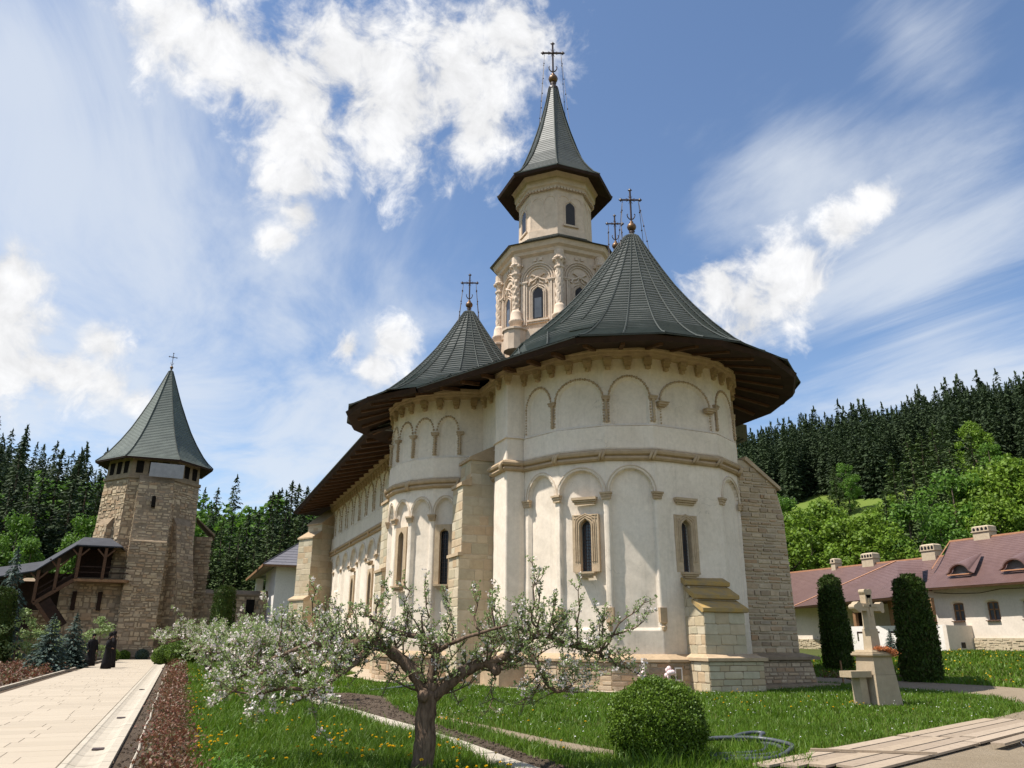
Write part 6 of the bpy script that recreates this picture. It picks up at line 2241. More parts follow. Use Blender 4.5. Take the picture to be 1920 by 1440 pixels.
for r_, az, x, y in rest:
    if r_ > 345 and random.random() < 0.4:
        continue
    h = float(np.clip(rf_.normal(0.8, 0.17), 0.45, 1.25))
    pts.append((x, y, float(hill(az, r_)) - 0.5, rf_.uniform(0, 6.28), h * 0.95, h, int(rf_.integers(3))))
fo = bake('hillside_forest', LOWSP, pts, NEEDLE)
fo['kind'] = 'stuff'
for m in LOWSP:
    bpy.data.meshes.remove(m)
# ridge behind the stone tower: pale broadleaf wood with dark spruces, one mass
LOWD = [decid_mesh('lowd', s, LEAF_G, 14, 4.4, 14, 26, 1.0) for s in (61, 62)]
pts, pts2 = [], []
for k in range(620):
    az = rf_.uniform(-24, 20); r_ = sqrt(rf_.uniform(170 ** 2, 350 ** 2))
    x, y = r_ * sin(radians(az)), r_ * cos(radians(az))
    h = float(np.clip(rf_.normal(1.15, 0.15), 0.8, 1.6))
    z = float(hill(az, r_)) - 0.5
    if az < -4 and rf_.random() < 0.75 or rf_.random() < 0.12:
        pts2.append((x, y, z, rf_.uniform(0, 6.28), h * 0.9, h, int(rf_.integers(3))))
    else:
        pts.append((x, y, z, rf_.uniform(0, 6.28), h * 1.1, h, int(rf_.integers(2))))
stuff(bake('far_broadleaf_wood', LOWD, pts, LEAF_G))
stuff(bake('far_spruce_wood', [MID[0], MID[1], MID[2]], pts2, NEEDLE))

# ================================================================== CLIPPED EVERGREENS
def clipped_mesh(name, seed, mat, surf, n, ln, wd, shag=0.03, up=0.8):
    """leaf sprays covering a shaped body: surf(u,v)->point, normal"""
    r = np.random.default_rng(seed)
    C, N = surf(r, n)
    C = C + N * r.normal(size=(n, 1)) * shag
    D = r.normal(size=(n, 3)) * 0.6 + N * 0.5 + np.array([0, 0, up])
    NN = N + r.normal(size=(n, 3)) * 0.55
    V, F = quads(C, D, NN, ln * r.uniform(0.7, 1.35, n), wd * r.uniform(0.7, 1.3, n))
    return V, F

def column_surf(h, rb, rt, rnd=0.35):
    def f(r, n):
        nt = int(n * 0.12)
        z = np.concatenate([h * r.uniform(0, 1, n - nt) ** 0.95, np.full(nt, h)])
        a = r.uniform(0, 2 * pi, n)
        def rad(z):
            t = z / h
            q = rb + (rt - rb) * t + 0.10 * np.sin(pi * np.clip(t * 1.1, 0, 1)) * rb
            cap = np.clip((z - (h - rnd)) / rnd, 0, 1)
            q = q - rnd * 0.75 * (1 - np.sqrt(np.clip(1 - cap ** 2, 0, 1)))
            foot = np.clip(1 - z / 0.35, 0, 1)
            return q * (1 - 0.18 * foot)
        R_ = rad(z) * (1 + 0.03 * np.sin(3 * a + z * 2) + 0.02 * np.sin(7 * a - 5 * z))
        R_[n - nt:] *= np.sqrt(r.uniform(0, 1, nt))
        C = np.stack([R_ * np.cos(a), R_ * np.sin(a), z], 1)
        N = np.stack([np.cos(a), np.sin(a), np.full(n, 0.05)], 1)
        N[n - nt:] = N[n - nt:] * 0.3 + np.array([0, 0, 1])
        return C, N
    return f
def core_mesh(h, rb, rt, k=0.88):
    mb = MB()
    mb.lathe([(rb * k * 0.8, 0), (rb * k, 0.3), ((rb * 0.5 + rt * 0.5) * k * 1.06, h * 0.5), (rt * k, h - 0.4), (rt * k * 0.6, h - 0.12)], (0, 0, 0), 14)
    return mb.mesh('inner_branches', THUJA)

def thuja(x, y, h, rb, rt, n, label, seed, sp=0.16):
    t = thing('clipped_thuja', label, 'hedge tree', (x, y, H(x, y) - 0.02), 'clipped columnar evergreens')
    V, F = clipped_mesh('foliage', seed, THUJA, column_surf(h, rb, rt), n, sp, sp * 0.42, 0.055)
    me = mesh_np('foliage', V, F, THUJA)
    o = link_mesh('foliage', me, t)
    link_mesh('inner_branches', core_mesh(h, rb, rt), t)
    return t
thuja(28.8, 25.3, 4.2, 0.74, 0.53, 14000, 'tall dark clipped thuja column right of the stone cross', 701)
thuja(32.1, 33.3, 4.15, 0.68, 0.54, 9000, 'clipped thuja column left of the stone cross, the nearer of two', 702)
thuja(35.2, 36.5, 4.85, 0.70, 0.56, 8000, 'clipped thuja column half hidden behind the nearer one left of the cross', 703)
thuja(38.6, 34.2, 4.0, 0.5, 0.4, 4000, 'dark clipped evergreen mostly hidden behind the big thuja right of the cross', 704)
thuja(-10.6, 59.0, 4.6, 0.85, 0.7, 6000, 'dark clipped thuja column at the left edge of the photo', 705)
thuja(2.95, 67.0, 5.55, 0.85, 0.75, 6000, 'dark clipped thuja column in front of the wall right of the stone tower', 706)

def ball_surf(R_, zc, sq=0.92):
    def f(r, n):
        v = r.normal(size=(n, 3)); v /= np.linalg.norm(v, axis=1, keepdims=True)
        lump = 1 + 0.035 * np.sin(v[:, 0:1] * 7 + 1) * np.sin(v[:, 1:2] * 6) + 0.03 * np.sin(v[:, 2:3] * 9 + v[:, 0:1] * 4)
        C = v * R_ * lump * np.array([1, 1, sq])
        low = C[:, 2] < -R_ * 0.55
        C[low, 2] = -R_ * 0.55 + (C[low, 2] + R_ * 0.55) * 0.75
        return C + np.array([0, 0, zc]), v
    return f
def ball_bush(x, y, R_, n, label, seed, leaf=0.03, mat=BOX, group='clipped ball bushes', sq=0.92):
    t = thing('ball_bush', label, 'bush', (x, y, 0), group)
    zc = R_ * 0.70
    V, F = clipped_mesh('foliage', seed, mat, ball_surf(R_, zc, sq), n, leaf, leaf * 0.6, 0.03, 0.35)
    link_mesh('foliage', mesh_np('foliage', V, F, mat), t)
    mb = MB(); mb.ball((0, 0, zc), R_ * 0.93, 16, 10, sq)
    link_mesh('inner_branches', mb.mesh('inner_branches', BOX_CORE, smooth=True), t)
    return t
BOX_CORE = mat_simple('box_twigs', (0.035, 0.05, 0.014), (0.02, 0.03, 0.01), 30, 0.9, 0.1, 1.0)
ball_bush(6.50, 10.36, 0.66, 40000, 'big clipped ball of box on the grass in front of the church', 711, 0.036)
ball_bush(-0.75, 59.5, 0.75, 3500, 'small clipped ball bush at the end of the rose bed', 712, 0.09)
ball_bush(0.5, 58.6, 1.15, 6000, 'larger bright green ball bush beside the far end of the walk', 713, 0.09)
ball_bush(-4.5, 68.0, 0.55, 1800, 'little round bush at the tower end of the left bed', 714, 0.09)
ball_bush(-3.95, 73.4, 0.45, 1500, 'tiny round bush at the foot of the stone tower', 715, 0.09)
ball_bush(-2.6, 73.2, 0.5, 1500, 'grey green low bush against the front buttress of the stone tower', 716, 0.09, NEEDLE_B)

# ================================================================== BLUE SPRUCES, SHRUBS ON THE LEFT
BSP = [spruce_mesh('crown', s, NEEDLE_B, 24, 20.0, 7.2, 1.3, 1.2, 0.1, 0.12) for s in (81, 82)]
def blue(x, y, h, label, w=1.0):
    s = h / 20.0
    plant('blue_spruce', label, 'tree', x, y, -0.02, random.uniform(0, 6), (s * w, s * w, s), [('crown', random.choice(BSP)), ('trunk', SPT)], 'blue spruces in the left beds')
blue(-6.1, 47.8, 2.8, 'bushy blue spruce beside the walk, nearest of the young ones', 1.15)
blue(-5.6, 52.8, 3.0, 'young blue green spruce right behind the nearest one', 1.0)
blue(-5.3, 52.5, 1.3, 'low spreading blue spruce at the edge of the walk beside the monks', 1.9)
blue(-11.5, 66.0, 7.8, 'tall thin blue spruce in front of the wooden stair', 0.62)
SHRUB = decid_mesh('crown', 91, APPLE, 3.2, 1.5, 22, 60, 0.16, 0.12)
def small_trunk():
    mb = MB(); mb.tube([(0, 0, 0), (0.05, 0, 0.5), (0, 0.04, 1.2), (0.1, 0, 2.2)], [0.07, 0.06, 0.05, 0.02], 6)
    return mb.mesh('trunk', BARK_A)
STK = small_trunk()
for x, y, s, lb in ((-9.4, 59.0, 1.05, 'pale green fruit tree left of the blue spruces'), (-7.8, 60.5, 0.85, 'pale green fruit tree just behind the blue spruce'), (-5.2, 64.0, 0.95, 'pale green fruit tree behind the monks'), (-11.5, 52.0, 0.6, 'pale fruit bush at the far left edge')):
    plant('fruit_tree', lb, 'tree', x, y, 0, random.uniform(0, 6), (s, s, s), [('crown', SHRUB), ('trunk', STK)], 'fruit trees in the left beds')
plant('fruit_tree', 'bare branched little fruit tree behind the stone cross', 'tree', 38.5, 39.6, H(38.5, 39.6), 1.0, (0.75, 0.75, 0.75), [('crown', decid_mesh('crown', 93, APPLE, 3.2, 2.0, 16, 22, 0.10, 0.35)), ('trunk', STK)])
plant('blue_spruce', 'tiny blue spruce against the stone base of the long house', 'tree', 47.2, 40.2, H(47.2, 40.2), 0, (0.055, 0.055, 0.09), [('crown', BSP[0]), ('trunk', SPT)])
plant('blue_spruce', 'small blue spruce half hidden behind the big thuja', 'tree', 41.0, 38.0, H(41, 38), 0, (0.08, 0.08, 0.08), [('crown', BSP[1]), ('trunk', SPT)])

# ---- rose beds with red young shoots, and bed flowers
ROSE = mat_leaf('red_rose_shoots', [(0.15, 0.045, 0.03), (0.20, 0.07, 0.04), (0.10, 0.075, 0.035), (0.24, 0.10, 0.055), (0.09, 0.11, 0.035)], 0.5, 0.25, 0.35, 0.2, 2.0)
def rose_bed(name, xa, xb, y0, y1, per, hmax, leaf, seed):
    r = np.random.default_rng(seed)
    C = []
    nb = int((y1 - y0) * (xb - xa) * per)
    bx = r.uniform(xa, xb, nb); by = r.uniform(y0, y1, nb)
    k = 26
    cx_ = np.repeat(bx, k) + r.normal(size=nb * k) * 0.11
    cy_ = np.repeat(by, k) + r.normal(size=nb * k) * 0.11
    cz_ = np.abs(r.normal(size=nb * k)) * hmax * 0.5 * np.repeat(r.uniform(0.4, 1.2, nb), k) + 0.03
    C = np.stack([cx_, cy_, np.minimum(cz_, hmax * 1.2)], 1)
    n = len(C)
    V, F = quads(C, r.normal(size=(n, 3)) + [0, 0, 0.4], r.normal(size=(n, 3)) * 0.8 + [0, 0, 1], leaf * r.uniform(0.6, 1.3, n), leaf * 0.6 * r.uniform(0.6, 1.3, n))
    return stuff(np_mesh(name, V, F, ROSE))
rose_bed('red_rose_bushes', -0.25, 0.38, 8.5, 30, 26, 0.34, 0.06, 3)
rose_bed('red_rose_bushes', -0.25, 0.42, 30, 57, 12, 0.36, 0.11, 4)
rose_bed('bed_roses', -11, -5.35, 28, 62, 1.7, 0.4, 0.14, 5)

# ================================================================== LAWN
GRASS = mat_leaf('grass_blades', [(0.08, 0.165, 0.008), (0.115, 0.21, 0.012), (0.095, 0.185, 0.01), (0.14, 0.235, 0.02), (0.15, 0.18, 0.03)], 0.5, 0.35, 0.3, 0.5, 0.55)
def in_poly(P, X, Y):
    P = np.array(P); n = len(P)
    ins = np.zeros(len(X), bool)
    j = n - 1
    for i in range(n):
        xi, yi = P[i]; xj, yj = P[j]
        c = ((yi > Y) != (yj > Y)) & (X < (xj - xi) * (Y - yi) / (yj - yi + 1e-12) + xi)
        ins ^= c
        j = i
    return ins
apr = [apse_pt(a, 6.1) for a in range(80, -70, -6)] + [(24, 24.5), (24.3, 45), (8.7, 66), (8.7, 42), (7.4, 38.5), (7.6, 33), (9.2, 30.4), (10.6, 29.6)]
soilp = [(4.45, 8), (5.0, 9.5), (5.04, 13.7), (4.95, 16.7), (5.2, 20), (5.9, 24.6), (5.3, 26.6), (4.2, 26.8), (3.55, 25.2), (4.36, 14)]
trailp = [(5.62, 18.0), (5.86, 15.8), (6.1, 13.2), (6.5, 11.2), (6.2, 10.8), (5.8, 11.6), (5.62, 13.4), (5.5, 15.6), (5.4, 17.6)]
gravp = [(7.2, 7.2), (8.4, 9.5), (9.15, 10.45), (10.0, 10.7), (12.25, 11.4), (14.8, 12.35), (19.5, 14.4), (26, 17.0), (27.8, 18.5), (28.4, 22), (28.2, 27), (27.6, 33), (26, 45), (23.8, 45), (24.5, 33), (24.9, 27), (25.0, 23.0), (24.4, 19.4), (20.0, 13.2), (15, 9.2), (10, 4.5)]
def keep_grass(X, Y, soft):
    """soft: per-blade jitter so that turf edges fray"""
    Xs, Ys = X + soft[:, 0], Y + soft[:, 1]
    k = (X > 0.36) & ~in_poly(apr, Xs, Ys) & ~in_poly(soilp, Xs, Ys) & ~in_poly(trailp, Xs, Ys) & ~in_poly(gravp, Xs, Ys)
    kxv = np.where(Y > 14, 4.32 - (Y - 14) * 0.078, 4.32)
    k &= ~((np.abs(Xs - kxv) < 0.2) & (Y < 42))
    return k
def grass_zone(name, x0, x1, y0, y1, dens, h, w, seed, cond=None, hv=0.35):
    r = np.random.default_rng(seed)
    n = int((x1 - x0) * (y1 - y0) * dens)
    X = r.uniform(x0, x1, n); Y = r.uniform(y0, y1, n)
    soft = r.normal(size=(n, 2)) * 0.07
    k = keep_grass(X, Y, soft)
    # only what the lens or a step aside could see
    az = np.degrees(np.arctan2(X, Y)); k &= (az > -14) & (az < 62)
    if cond is not None:
        k &= cond(X, Y)
    X, Y = X[k], Y[k]; n = len(X)
    Z = hz(X, Y)
    patch = 0.75 + 0.35 * np.sin(X * 1.3 + 0.7 * np.sin(Y * 0.9)) * np.cos(Y * 1.1 + X * 0.4) + r.normal(size=n) * 0.2
    hh = h * np.clip(patch, 0.35, 1.6) * r.uniform(1 - hv, 1 + hv, n)
    a = r.uniform(0, 2 * pi, n); lean = r.normal(size=(n, 2)) * 0.42
    ca, sa = np.cos(a), np.sin(a)
    ww = w * r.uniform(0.7, 1.3, n)
    B = np.stack([X, Y, Z - 0.01], 1)
    S = np.stack([ca * ww / 2, sa * ww / 2, 0 * ca], 1)
    mid = B + np.stack([lean[:, 0] * hh * 0.35, lean[:, 1] * hh * 0.35, hh * 0.6], 1)
    tip = B + np.stack([lean[:, 0] * hh, lean[:, 1] * hh, hh * 0.97], 1)
    V = np.stack([B - S, B + S, mid + S * 0.7, tip, mid - S * 0.7], 1).reshape(-1, 3)
    I5 = np.arange(n, dtype=np.int32)[:, None] * 5
    F = np.concatenate([I5 + np.array([[0, 1, 2, 4]]), I5 + np.array([[4, 2, 3, 3]])])
    # second face as a triangle: use two separate arrays padded to quads is unsafe, so split
    q = I5 + np.array([[0, 1, 2, 4]]); t = I5 + np.array([[4, 2, 3]])
    me = bpy.data.meshes.new(name)
    me.vertices.add(len(V)); me.vertices.foreach_set('co', V.astype(np.float32).ravel())
    li = np.concatenate([q.ravel(), t.ravel()]).astype(np.int32)
    me.loops.add(len(li)); me.loops.foreach_set('vertex_index', li)
    me.polygons.add(len(q) + len(t))
    me.polygons.foreach_set('loop_start', np.concatenate([np.arange(len(q)) * 4, len(q) * 4 + np.arange(len(t)) * 3]).astype(np.int32))
    me.polygons.foreach_set('loop_total', np.concatenate([np.full(len(q), 4), np.full(len(t), 3)]).astype(np.int32))
    me.update(calc_edges=True)
    me.materials.append(GRASS)
    o = bpy.data.objects.new(name, me)
    COL.objects.link(o)
    print(name, n)
    return stuff(o)
grass_zone('long_grass', 0.36, 4.3, 7.6, 15, 1500, 0.19, 0.012, 11)
grass_zone('long_grass', 0.36, 4.3, 15, 30, 500, 0.2, 0.02, 12)
grass_zone('long_grass', 0.36, 3.6, 30, 60, 140, 0.2, 0.045, 13)
grass_zone('lawn_grass', 4.4, 12, 7.6, 15, 1000, 0.12, 0.013, 14)
grass_zone('lawn_grass', 4.4, 25, 15, 30, 330, 0.13, 0.024, 15)
grass_zone('lawn_grass', 12, 25, 10, 15, 500, 0.12, 0.018, 16)
grass_zone('lawn_grass', 25, 49, 14, 42, 75, 0.17, 0.06, 17)
grass_zone('lawn_grass', 3.6, 10, 26, 60, 60, 0.15, 0.05, 18)
# tufts around the box ball and along the planks
grass_zone('grass_tufts', 5.7, 8.6, 9.2, 10.9, 500, 0.22, 0.014, 19)

# ---- dandelions: single flowers near the camera, smaller far ones as a mass; white daisies
YEL = mat_leaf('dandelion_petals', [(0.80, 0.50, 0.01), (0.88, 0.60, 0.02)], 0.6, 0.2, 0.2, 0.05, 3)
STEM = mat_simple('flower_stem', (0.09, 0.16, 0.03), None, 10, 0.6, 0.3, 0)
def dandelion_mesh():
    r = np.random.default_rng(5)
    n = 34
    a = r.uniform(0, 2 * pi, n); el = r.uniform(-0.1, 1.2, n)
    D = np.stack([np.cos(a) * np.cos(el), np.sin(a) * np.cos(el), np.sin(el)], 1)
    C = D * 0.010 + np.array([0, 0, 0.0])
    V, F = quads(C, D, r.normal(size=(n, 3)) * 0.3 + [0, 0, 1], np.full(n, 0.026), np.full(n, 0.011))
    return mesh_np('flower_head', V, F, YEL)
DH = dandelion_mesh()
sm = MB(); sm.tube([(0, 0, -0.2), (0.004, 0, -0.1), (0, 0, 0)], 0.003, 4)
DS = sm.mesh('stem', STEM)
rd = np.random.default_rng(44)
def dandelions(cx_, cy_, sx, sy, n, h=0.2, lb='bright yellow dandelion in the long grass near the red rose bed', grp='dandelions in the long grass'):
    for _ in range(n):
        x, y = cx_ + rd.normal() * sx, cy_ + rd.normal() * sy
        if not keep_grass(np.array([x]), np.array([y]), np.zeros((1, 2)))[0] or y < 8.3:
            continue
        t = thing('dandelion', lb, 'flower', (x, y, H(x, y) + h * rd.uniform(0.8, 1.25)), grp)
        t.rotation_euler = (rd.normal() * 0.25, rd.normal() * 0.25, rd.uniform(0, 6))
        s = rd.uniform(0.85, 1.3)
        t.scale = (s, s, 1)
        a = bpy.data.objects.new('flower_head', DH); b = bpy.data.objects.new('stem', DS)
        for o in (a, b):
            COL.objects.link(o); o.parent = t
L1 = 'bright yellow dandelion in the long grass near the red rose bed'
L2 = 'bright yellow dandelion in the long grass between the walk and the front apple tree'
L3 = 'yellow dandelion beside the pale kerb by the front apple trunk'
L4 = 'yellow dandelion in the lawn before the church'
dandelions(0.55, 13.2, 0.12, 0.9, 26, 0.2, L1, 'dandelions by the rose bed')
dandelions(0.5, 18.5, 0.12, 2.5, 16, 0.2, L1, 'dandelions by the rose bed')
dandelions(2.1, 12.2, 0.6, 1.0, 34, 0.2, L2, 'dandelions in the apple tree strip')
dandelions(3.0, 11.6, 0.5, 0.9, 40, 0.2, L2, 'dandelions in the apple tree strip')
dandelions(1.8, 16.0, 0.8, 2.0, 26, 0.2, L2, 'dandelions in the apple tree strip')
dandelions(3.6, 9.6, 0.3, 0.4, 14, 0.16, L3, 'dandelions beside the kerb')
dandelions(5.1, 16.2, 0.2, 0.6, 10, 0.12, L4, 'dandelions in the church lawn')
dandelions(6.2, 12.2, 0.35, 0.5, 8, 0.12, L4, 'dandelions in the church lawn')
dandelions(14.5, 19.0, 3.0, 2.5, 44, 0.13, L4, 'dandelions in the church lawn')
dandelions(16.6, 16.6, 0.5, 0.3, 8, 0.13, L4, 'dandelions in the church lawn')
dandelions(9.5, 14.5, 2.0, 1.5, 14, 0.13, L4, 'dandelions in the church lawn')
def mass_flowers(name, x0, x1, y0, y1, n, s, h, mat, seed):
    r = np.random.default_rng(seed)
    X = r.uniform(x0, x1, n); Y = r.uniform(y0, y1, n)
    k = keep_grass(X, Y, np.zeros((n, 2))); X, Y = X[k], Y[k]; n = len(X)
    C = np.stack([X, Y, hz(X, Y) + h * r.uniform(0.8, 1.2, n)], 1)
    C = np.repeat(C, 2, 0); m = 2 * n
    V, F = quads(C, r.normal(size=(m, 3)) * [1, 1, 0.2], r.normal(size=(m, 3)) * 0.35 + [0, 0, 1], np.full(m, s), np.full(m, s))
    return stuff(np_mesh(name, V, F, mat))
DAISY = mat_leaf('daisy_petals', [(0.8, 0.8, 0.78), (0.75, 0.75, 0.7)], 0.6, 0.2, 0.2, 0.05, 3)
mass_flowers('daisies', 5, 24, 11, 28, 900, 0.028, 0.13, DAISY, 71)
mass_flowers('far_dandelions', 25, 47, 15, 40, 380, 0.09, 0.18, YEL, 72)
mass_flowers('far_dandelions', 0.4, 3.4, 20, 45, 160, 0.05, 0.2, YEL, 73)
rose_bed('garden_perennials', 27.5, 31, 26.5, 33, 5, 0.3, 0.12, 8)
rose_bed('garden_perennials', 30, 40, 22, 28.5, 1.3, 0.35, 0.13, 9)
# broad weeds at the near corner of the rose bed
rw = np.random.default_rng(15)
nW = 1500
C = np.stack([0.55 + np.abs(rw.normal(size=nW)) * 0.28, 9.6 + rw.normal(size=nW) * 0.9, np.abs(rw.normal(size=nW)) * 0.12 + 0.08], 1)
V, F = quads(C, rw.normal(size=(nW, 3)) + [0, 0, 0.5], rw.normal(size=(nW, 3)) * 0.5 + [0, 0, 1], rw.uniform(0.04, 0.1, nW), rw.uniform(0.02, 0.04, nW))
stuff(np_mesh('leafy_weeds', V, F, LEAF_G))
# clods on the bare soil
rc = np.random.default_rng(16)
cl = MB()
for _ in range(900):
    y = rc.uniform(9.5, 26); x = rc.uniform(4.5, 5.0) if y < 17 else rc.uniform(4.2, 5.4)
    s = rc.uniform(0.012, 0.045)
    cl.box((x, y, s * 0.3), (s * 2, s * 1.5, s), rc.uniform(0, 3), 0.5)
for _ in range(500):
    y = rc.uniform(9, 30); x = rc.uniform(-0.58, -0.1); s = rc.uniform(0.01, 0.035)
    cl.box((x, y, s * 0.3), (s * 2, s * 1.5, s), rc.uniform(0, 3), 0.5)
stuff(cl.build('soil_clods', SOIL))
pb_ = MB()
for _ in range(1100):
    x = rc.uniform(8, 24); y = 9.3 + (x - 8) * 0.36 + rc.uniform(-0.6, 1.6); s = rc.uniform(0.008, 0.035)
    if in_poly(gravp, np.array([x]), np.array([y]))[0]:
        pb_.box((x, y, H(x, y) + s * 0.3), (s * 2, s * 1.6, s), rc.uniform(0, 3), 0.6)
stuff(pb_.build('path_pebbles', GRAVEL))

# ================================================================== APPLE TREES
def curve(P, n):
    """smooth path through points"""
    P = [Vector(p) for p in P]
    out = []
    for i in range(len(P) - 1):
        p0, p1, p2, p3 = P[max(i - 1, 0)], P[i], P[i + 1], P[min(i + 2, len(P) - 1)]
        for k in range(n):
            t = k / n
            out.append(0.5 * ((2 * p1) + (p2 - p0) * t + (2 * p0 - 5 * p1 + 4 * p2 - p3) * t * t + (3 * p1 - p0 - 3 * p2 + p3) * t ** 3))
    out.append(P[-1])
    return out

def apple_tree(name, label, group, base, limbs, tips, seed, ntw, leaf=0.05, bloom=None, blossoms=0.25, lscale=1.0, cat='tree', knobs=(), weights=None):
    r = random.Random(seed)
    t = thing(name, label, cat, base, group)
    wood = MB()
    nodes = []
    for li, (pts, r0, r1) in enumerate(limbs):
        c = curve(pts, 5)
        k = len(c)
        c2 = [p + Vector((r.uniform(-1, 1), r.uniform(-1, 1), r.uniform(-1, 1))) * r0 * 0.10 for p in c]
        rad = [(r0 + (r1 - r0) * i / (k - 1)) * r.uniform(0.94, 1.08) for i in range(k)]
        wood.tube(c2, rad, 10)
        for i in range(k):
            for _w in range(0 if r0 >= 0.12 else (weights[li] if weights else 1)):
                nodes.append((c2[i], rad[i], (c2[min(i + 1, k - 1)] - c2[max(i - 1, 0)]).normalized()))
    for kx_, kr in knobs:
        wood.ball(kx_, kr, 8, 6)
    wood.build('trunk', BARK_A, t, True)
    tw = MB()
    LC, LD, BC = [], [], []
    def twig(p, d, ln, rad, lv):
        n = 5
        pts = [p.copy()]
        q = p.copy(); dd = d.normalized()
        for i in range(n):
            dd = (dd + Vector((r.gauss(0, .16), r.gauss(0, .16), r.gauss(0.07, .14)))).normalized()
            q = q + dd * ln / n
            pts.append(q.copy())
        tw.tube(pts, [rad * (1 - 0.72 * i / n) for i in range(n + 1)], 4)
        nl = int(ln / (0.036 * lscale)) + 2
        for j in range(nl):
            f = 0.15 + 0.85 * (j + r.random()) / nl
            i = min(n - 1, int(f * n)); g = f * n - i
            c = pts[i].lerp(pts[i + 1], g)
            for _ in range(r.choice((1, 2, 2, 3)) if f < 0.9 else 4):
                v = Vector((r.gauss(0, 1), r.gauss(0, 1), r.gauss(0.5, 0.7))).normalized()
                LC.append(c + v * leaf * 0.55); LD.append(v)
            pb = blossoms * (bloom(c) if bloom else 1.0)
            if r.random() < pb:
                BC.append(c + Vector((r.gauss(0, .02), r.gauss(0, .02), r.gauss(0.02, .02))) * lscale)
        if lv > 0:
            for _ in range(r.choice((1, 2, 3))):
                i = r.randint(1, n - 1)
                v = (dd + Vector((r.gauss(0, .7), r.gauss(0, .7), r.gauss(0.25, .5)))).normalized()
                twig(pts[i], v, ln * r.uniform(0.35, 0.65), rad * 0.6, lv - 1)
    for _ in range(ntw):
        p, rad, d = r.choice(nodes)
        v = Vector((r.gauss(0, .8), r.gauss(0, .8), r.gauss(0.25, .6)))
        v = (v + d * r.uniform(-0.2, 0.6)).normalized()
        twig(p, v, r.uniform(0.25, 0.62) * lscale, max(0.006, min(0.016, rad * 0.3)) * lscale ** 0.5, 1)
    for tip in tips:
        tip = Vector(tip)
        p, rad, d = min(nodes, key=lambda q: (q[0] - tip).length + 0.25 * abs(q[0].x - tip.x))
        n = 7
        pts = [p.lerp(tip, i / n) + Vector((r.gauss(0, .03), r.gauss(0, .03), 0.10 * sin(pi * i / n) * r.uniform(-1, 1))) for i in range(n + 1)]
        tw.tube(pts, [0.017 * (1 - 0.7 * i / n) for i in range(n + 1)], 5)
        for i in range(2, n + 1):
            for _ in range(2):
                twig(pts[i], (tip - p).normalized() + Vector((r.gauss(0, .6), r.gauss(0, .6), r.gauss(0.2, .5))), r.uniform(0.08, 0.25), 0.006, 0)
    tw.build('twigs', BARK_A, t)
    C = np.array([tuple(p) for p in LC]); D = np.array([tuple(p) for p in LD])
    rr = np.random.default_rng(seed)
    n = len(C)
    V, F = quads(C, D, rr.normal(size=(n, 3)) * 0.7 + [0, 0, 0.8], leaf * rr.uniform(0.6, 1.25, n), leaf * 0.52 * rr.uniform(0.7, 1.2, n))
    np_mesh('leaves', V, F, APPLE, t)
    if BC:
        B = np.array([tuple(p) for p in BC])
        pc = 9
        ctr = np.repeat(B, pc, 0) + rr.normal(size=(len(B) * pc, 3)) * 0.02 * lscale
        m = len(ctr)
        V, F = quads(ctr, rr.normal(size=(m, 3)), rr.normal(size=(m, 3)) + [0, 0, 0.4], 0.032 * lscale * rr.uniform(0.7, 1.3, m), 0.027 * lscale * rr.uniform(0.7, 1.3, m))
        np_mesh('blossoms', V, F, PETAL, t)
    print(name, n, len(BC))
    return t
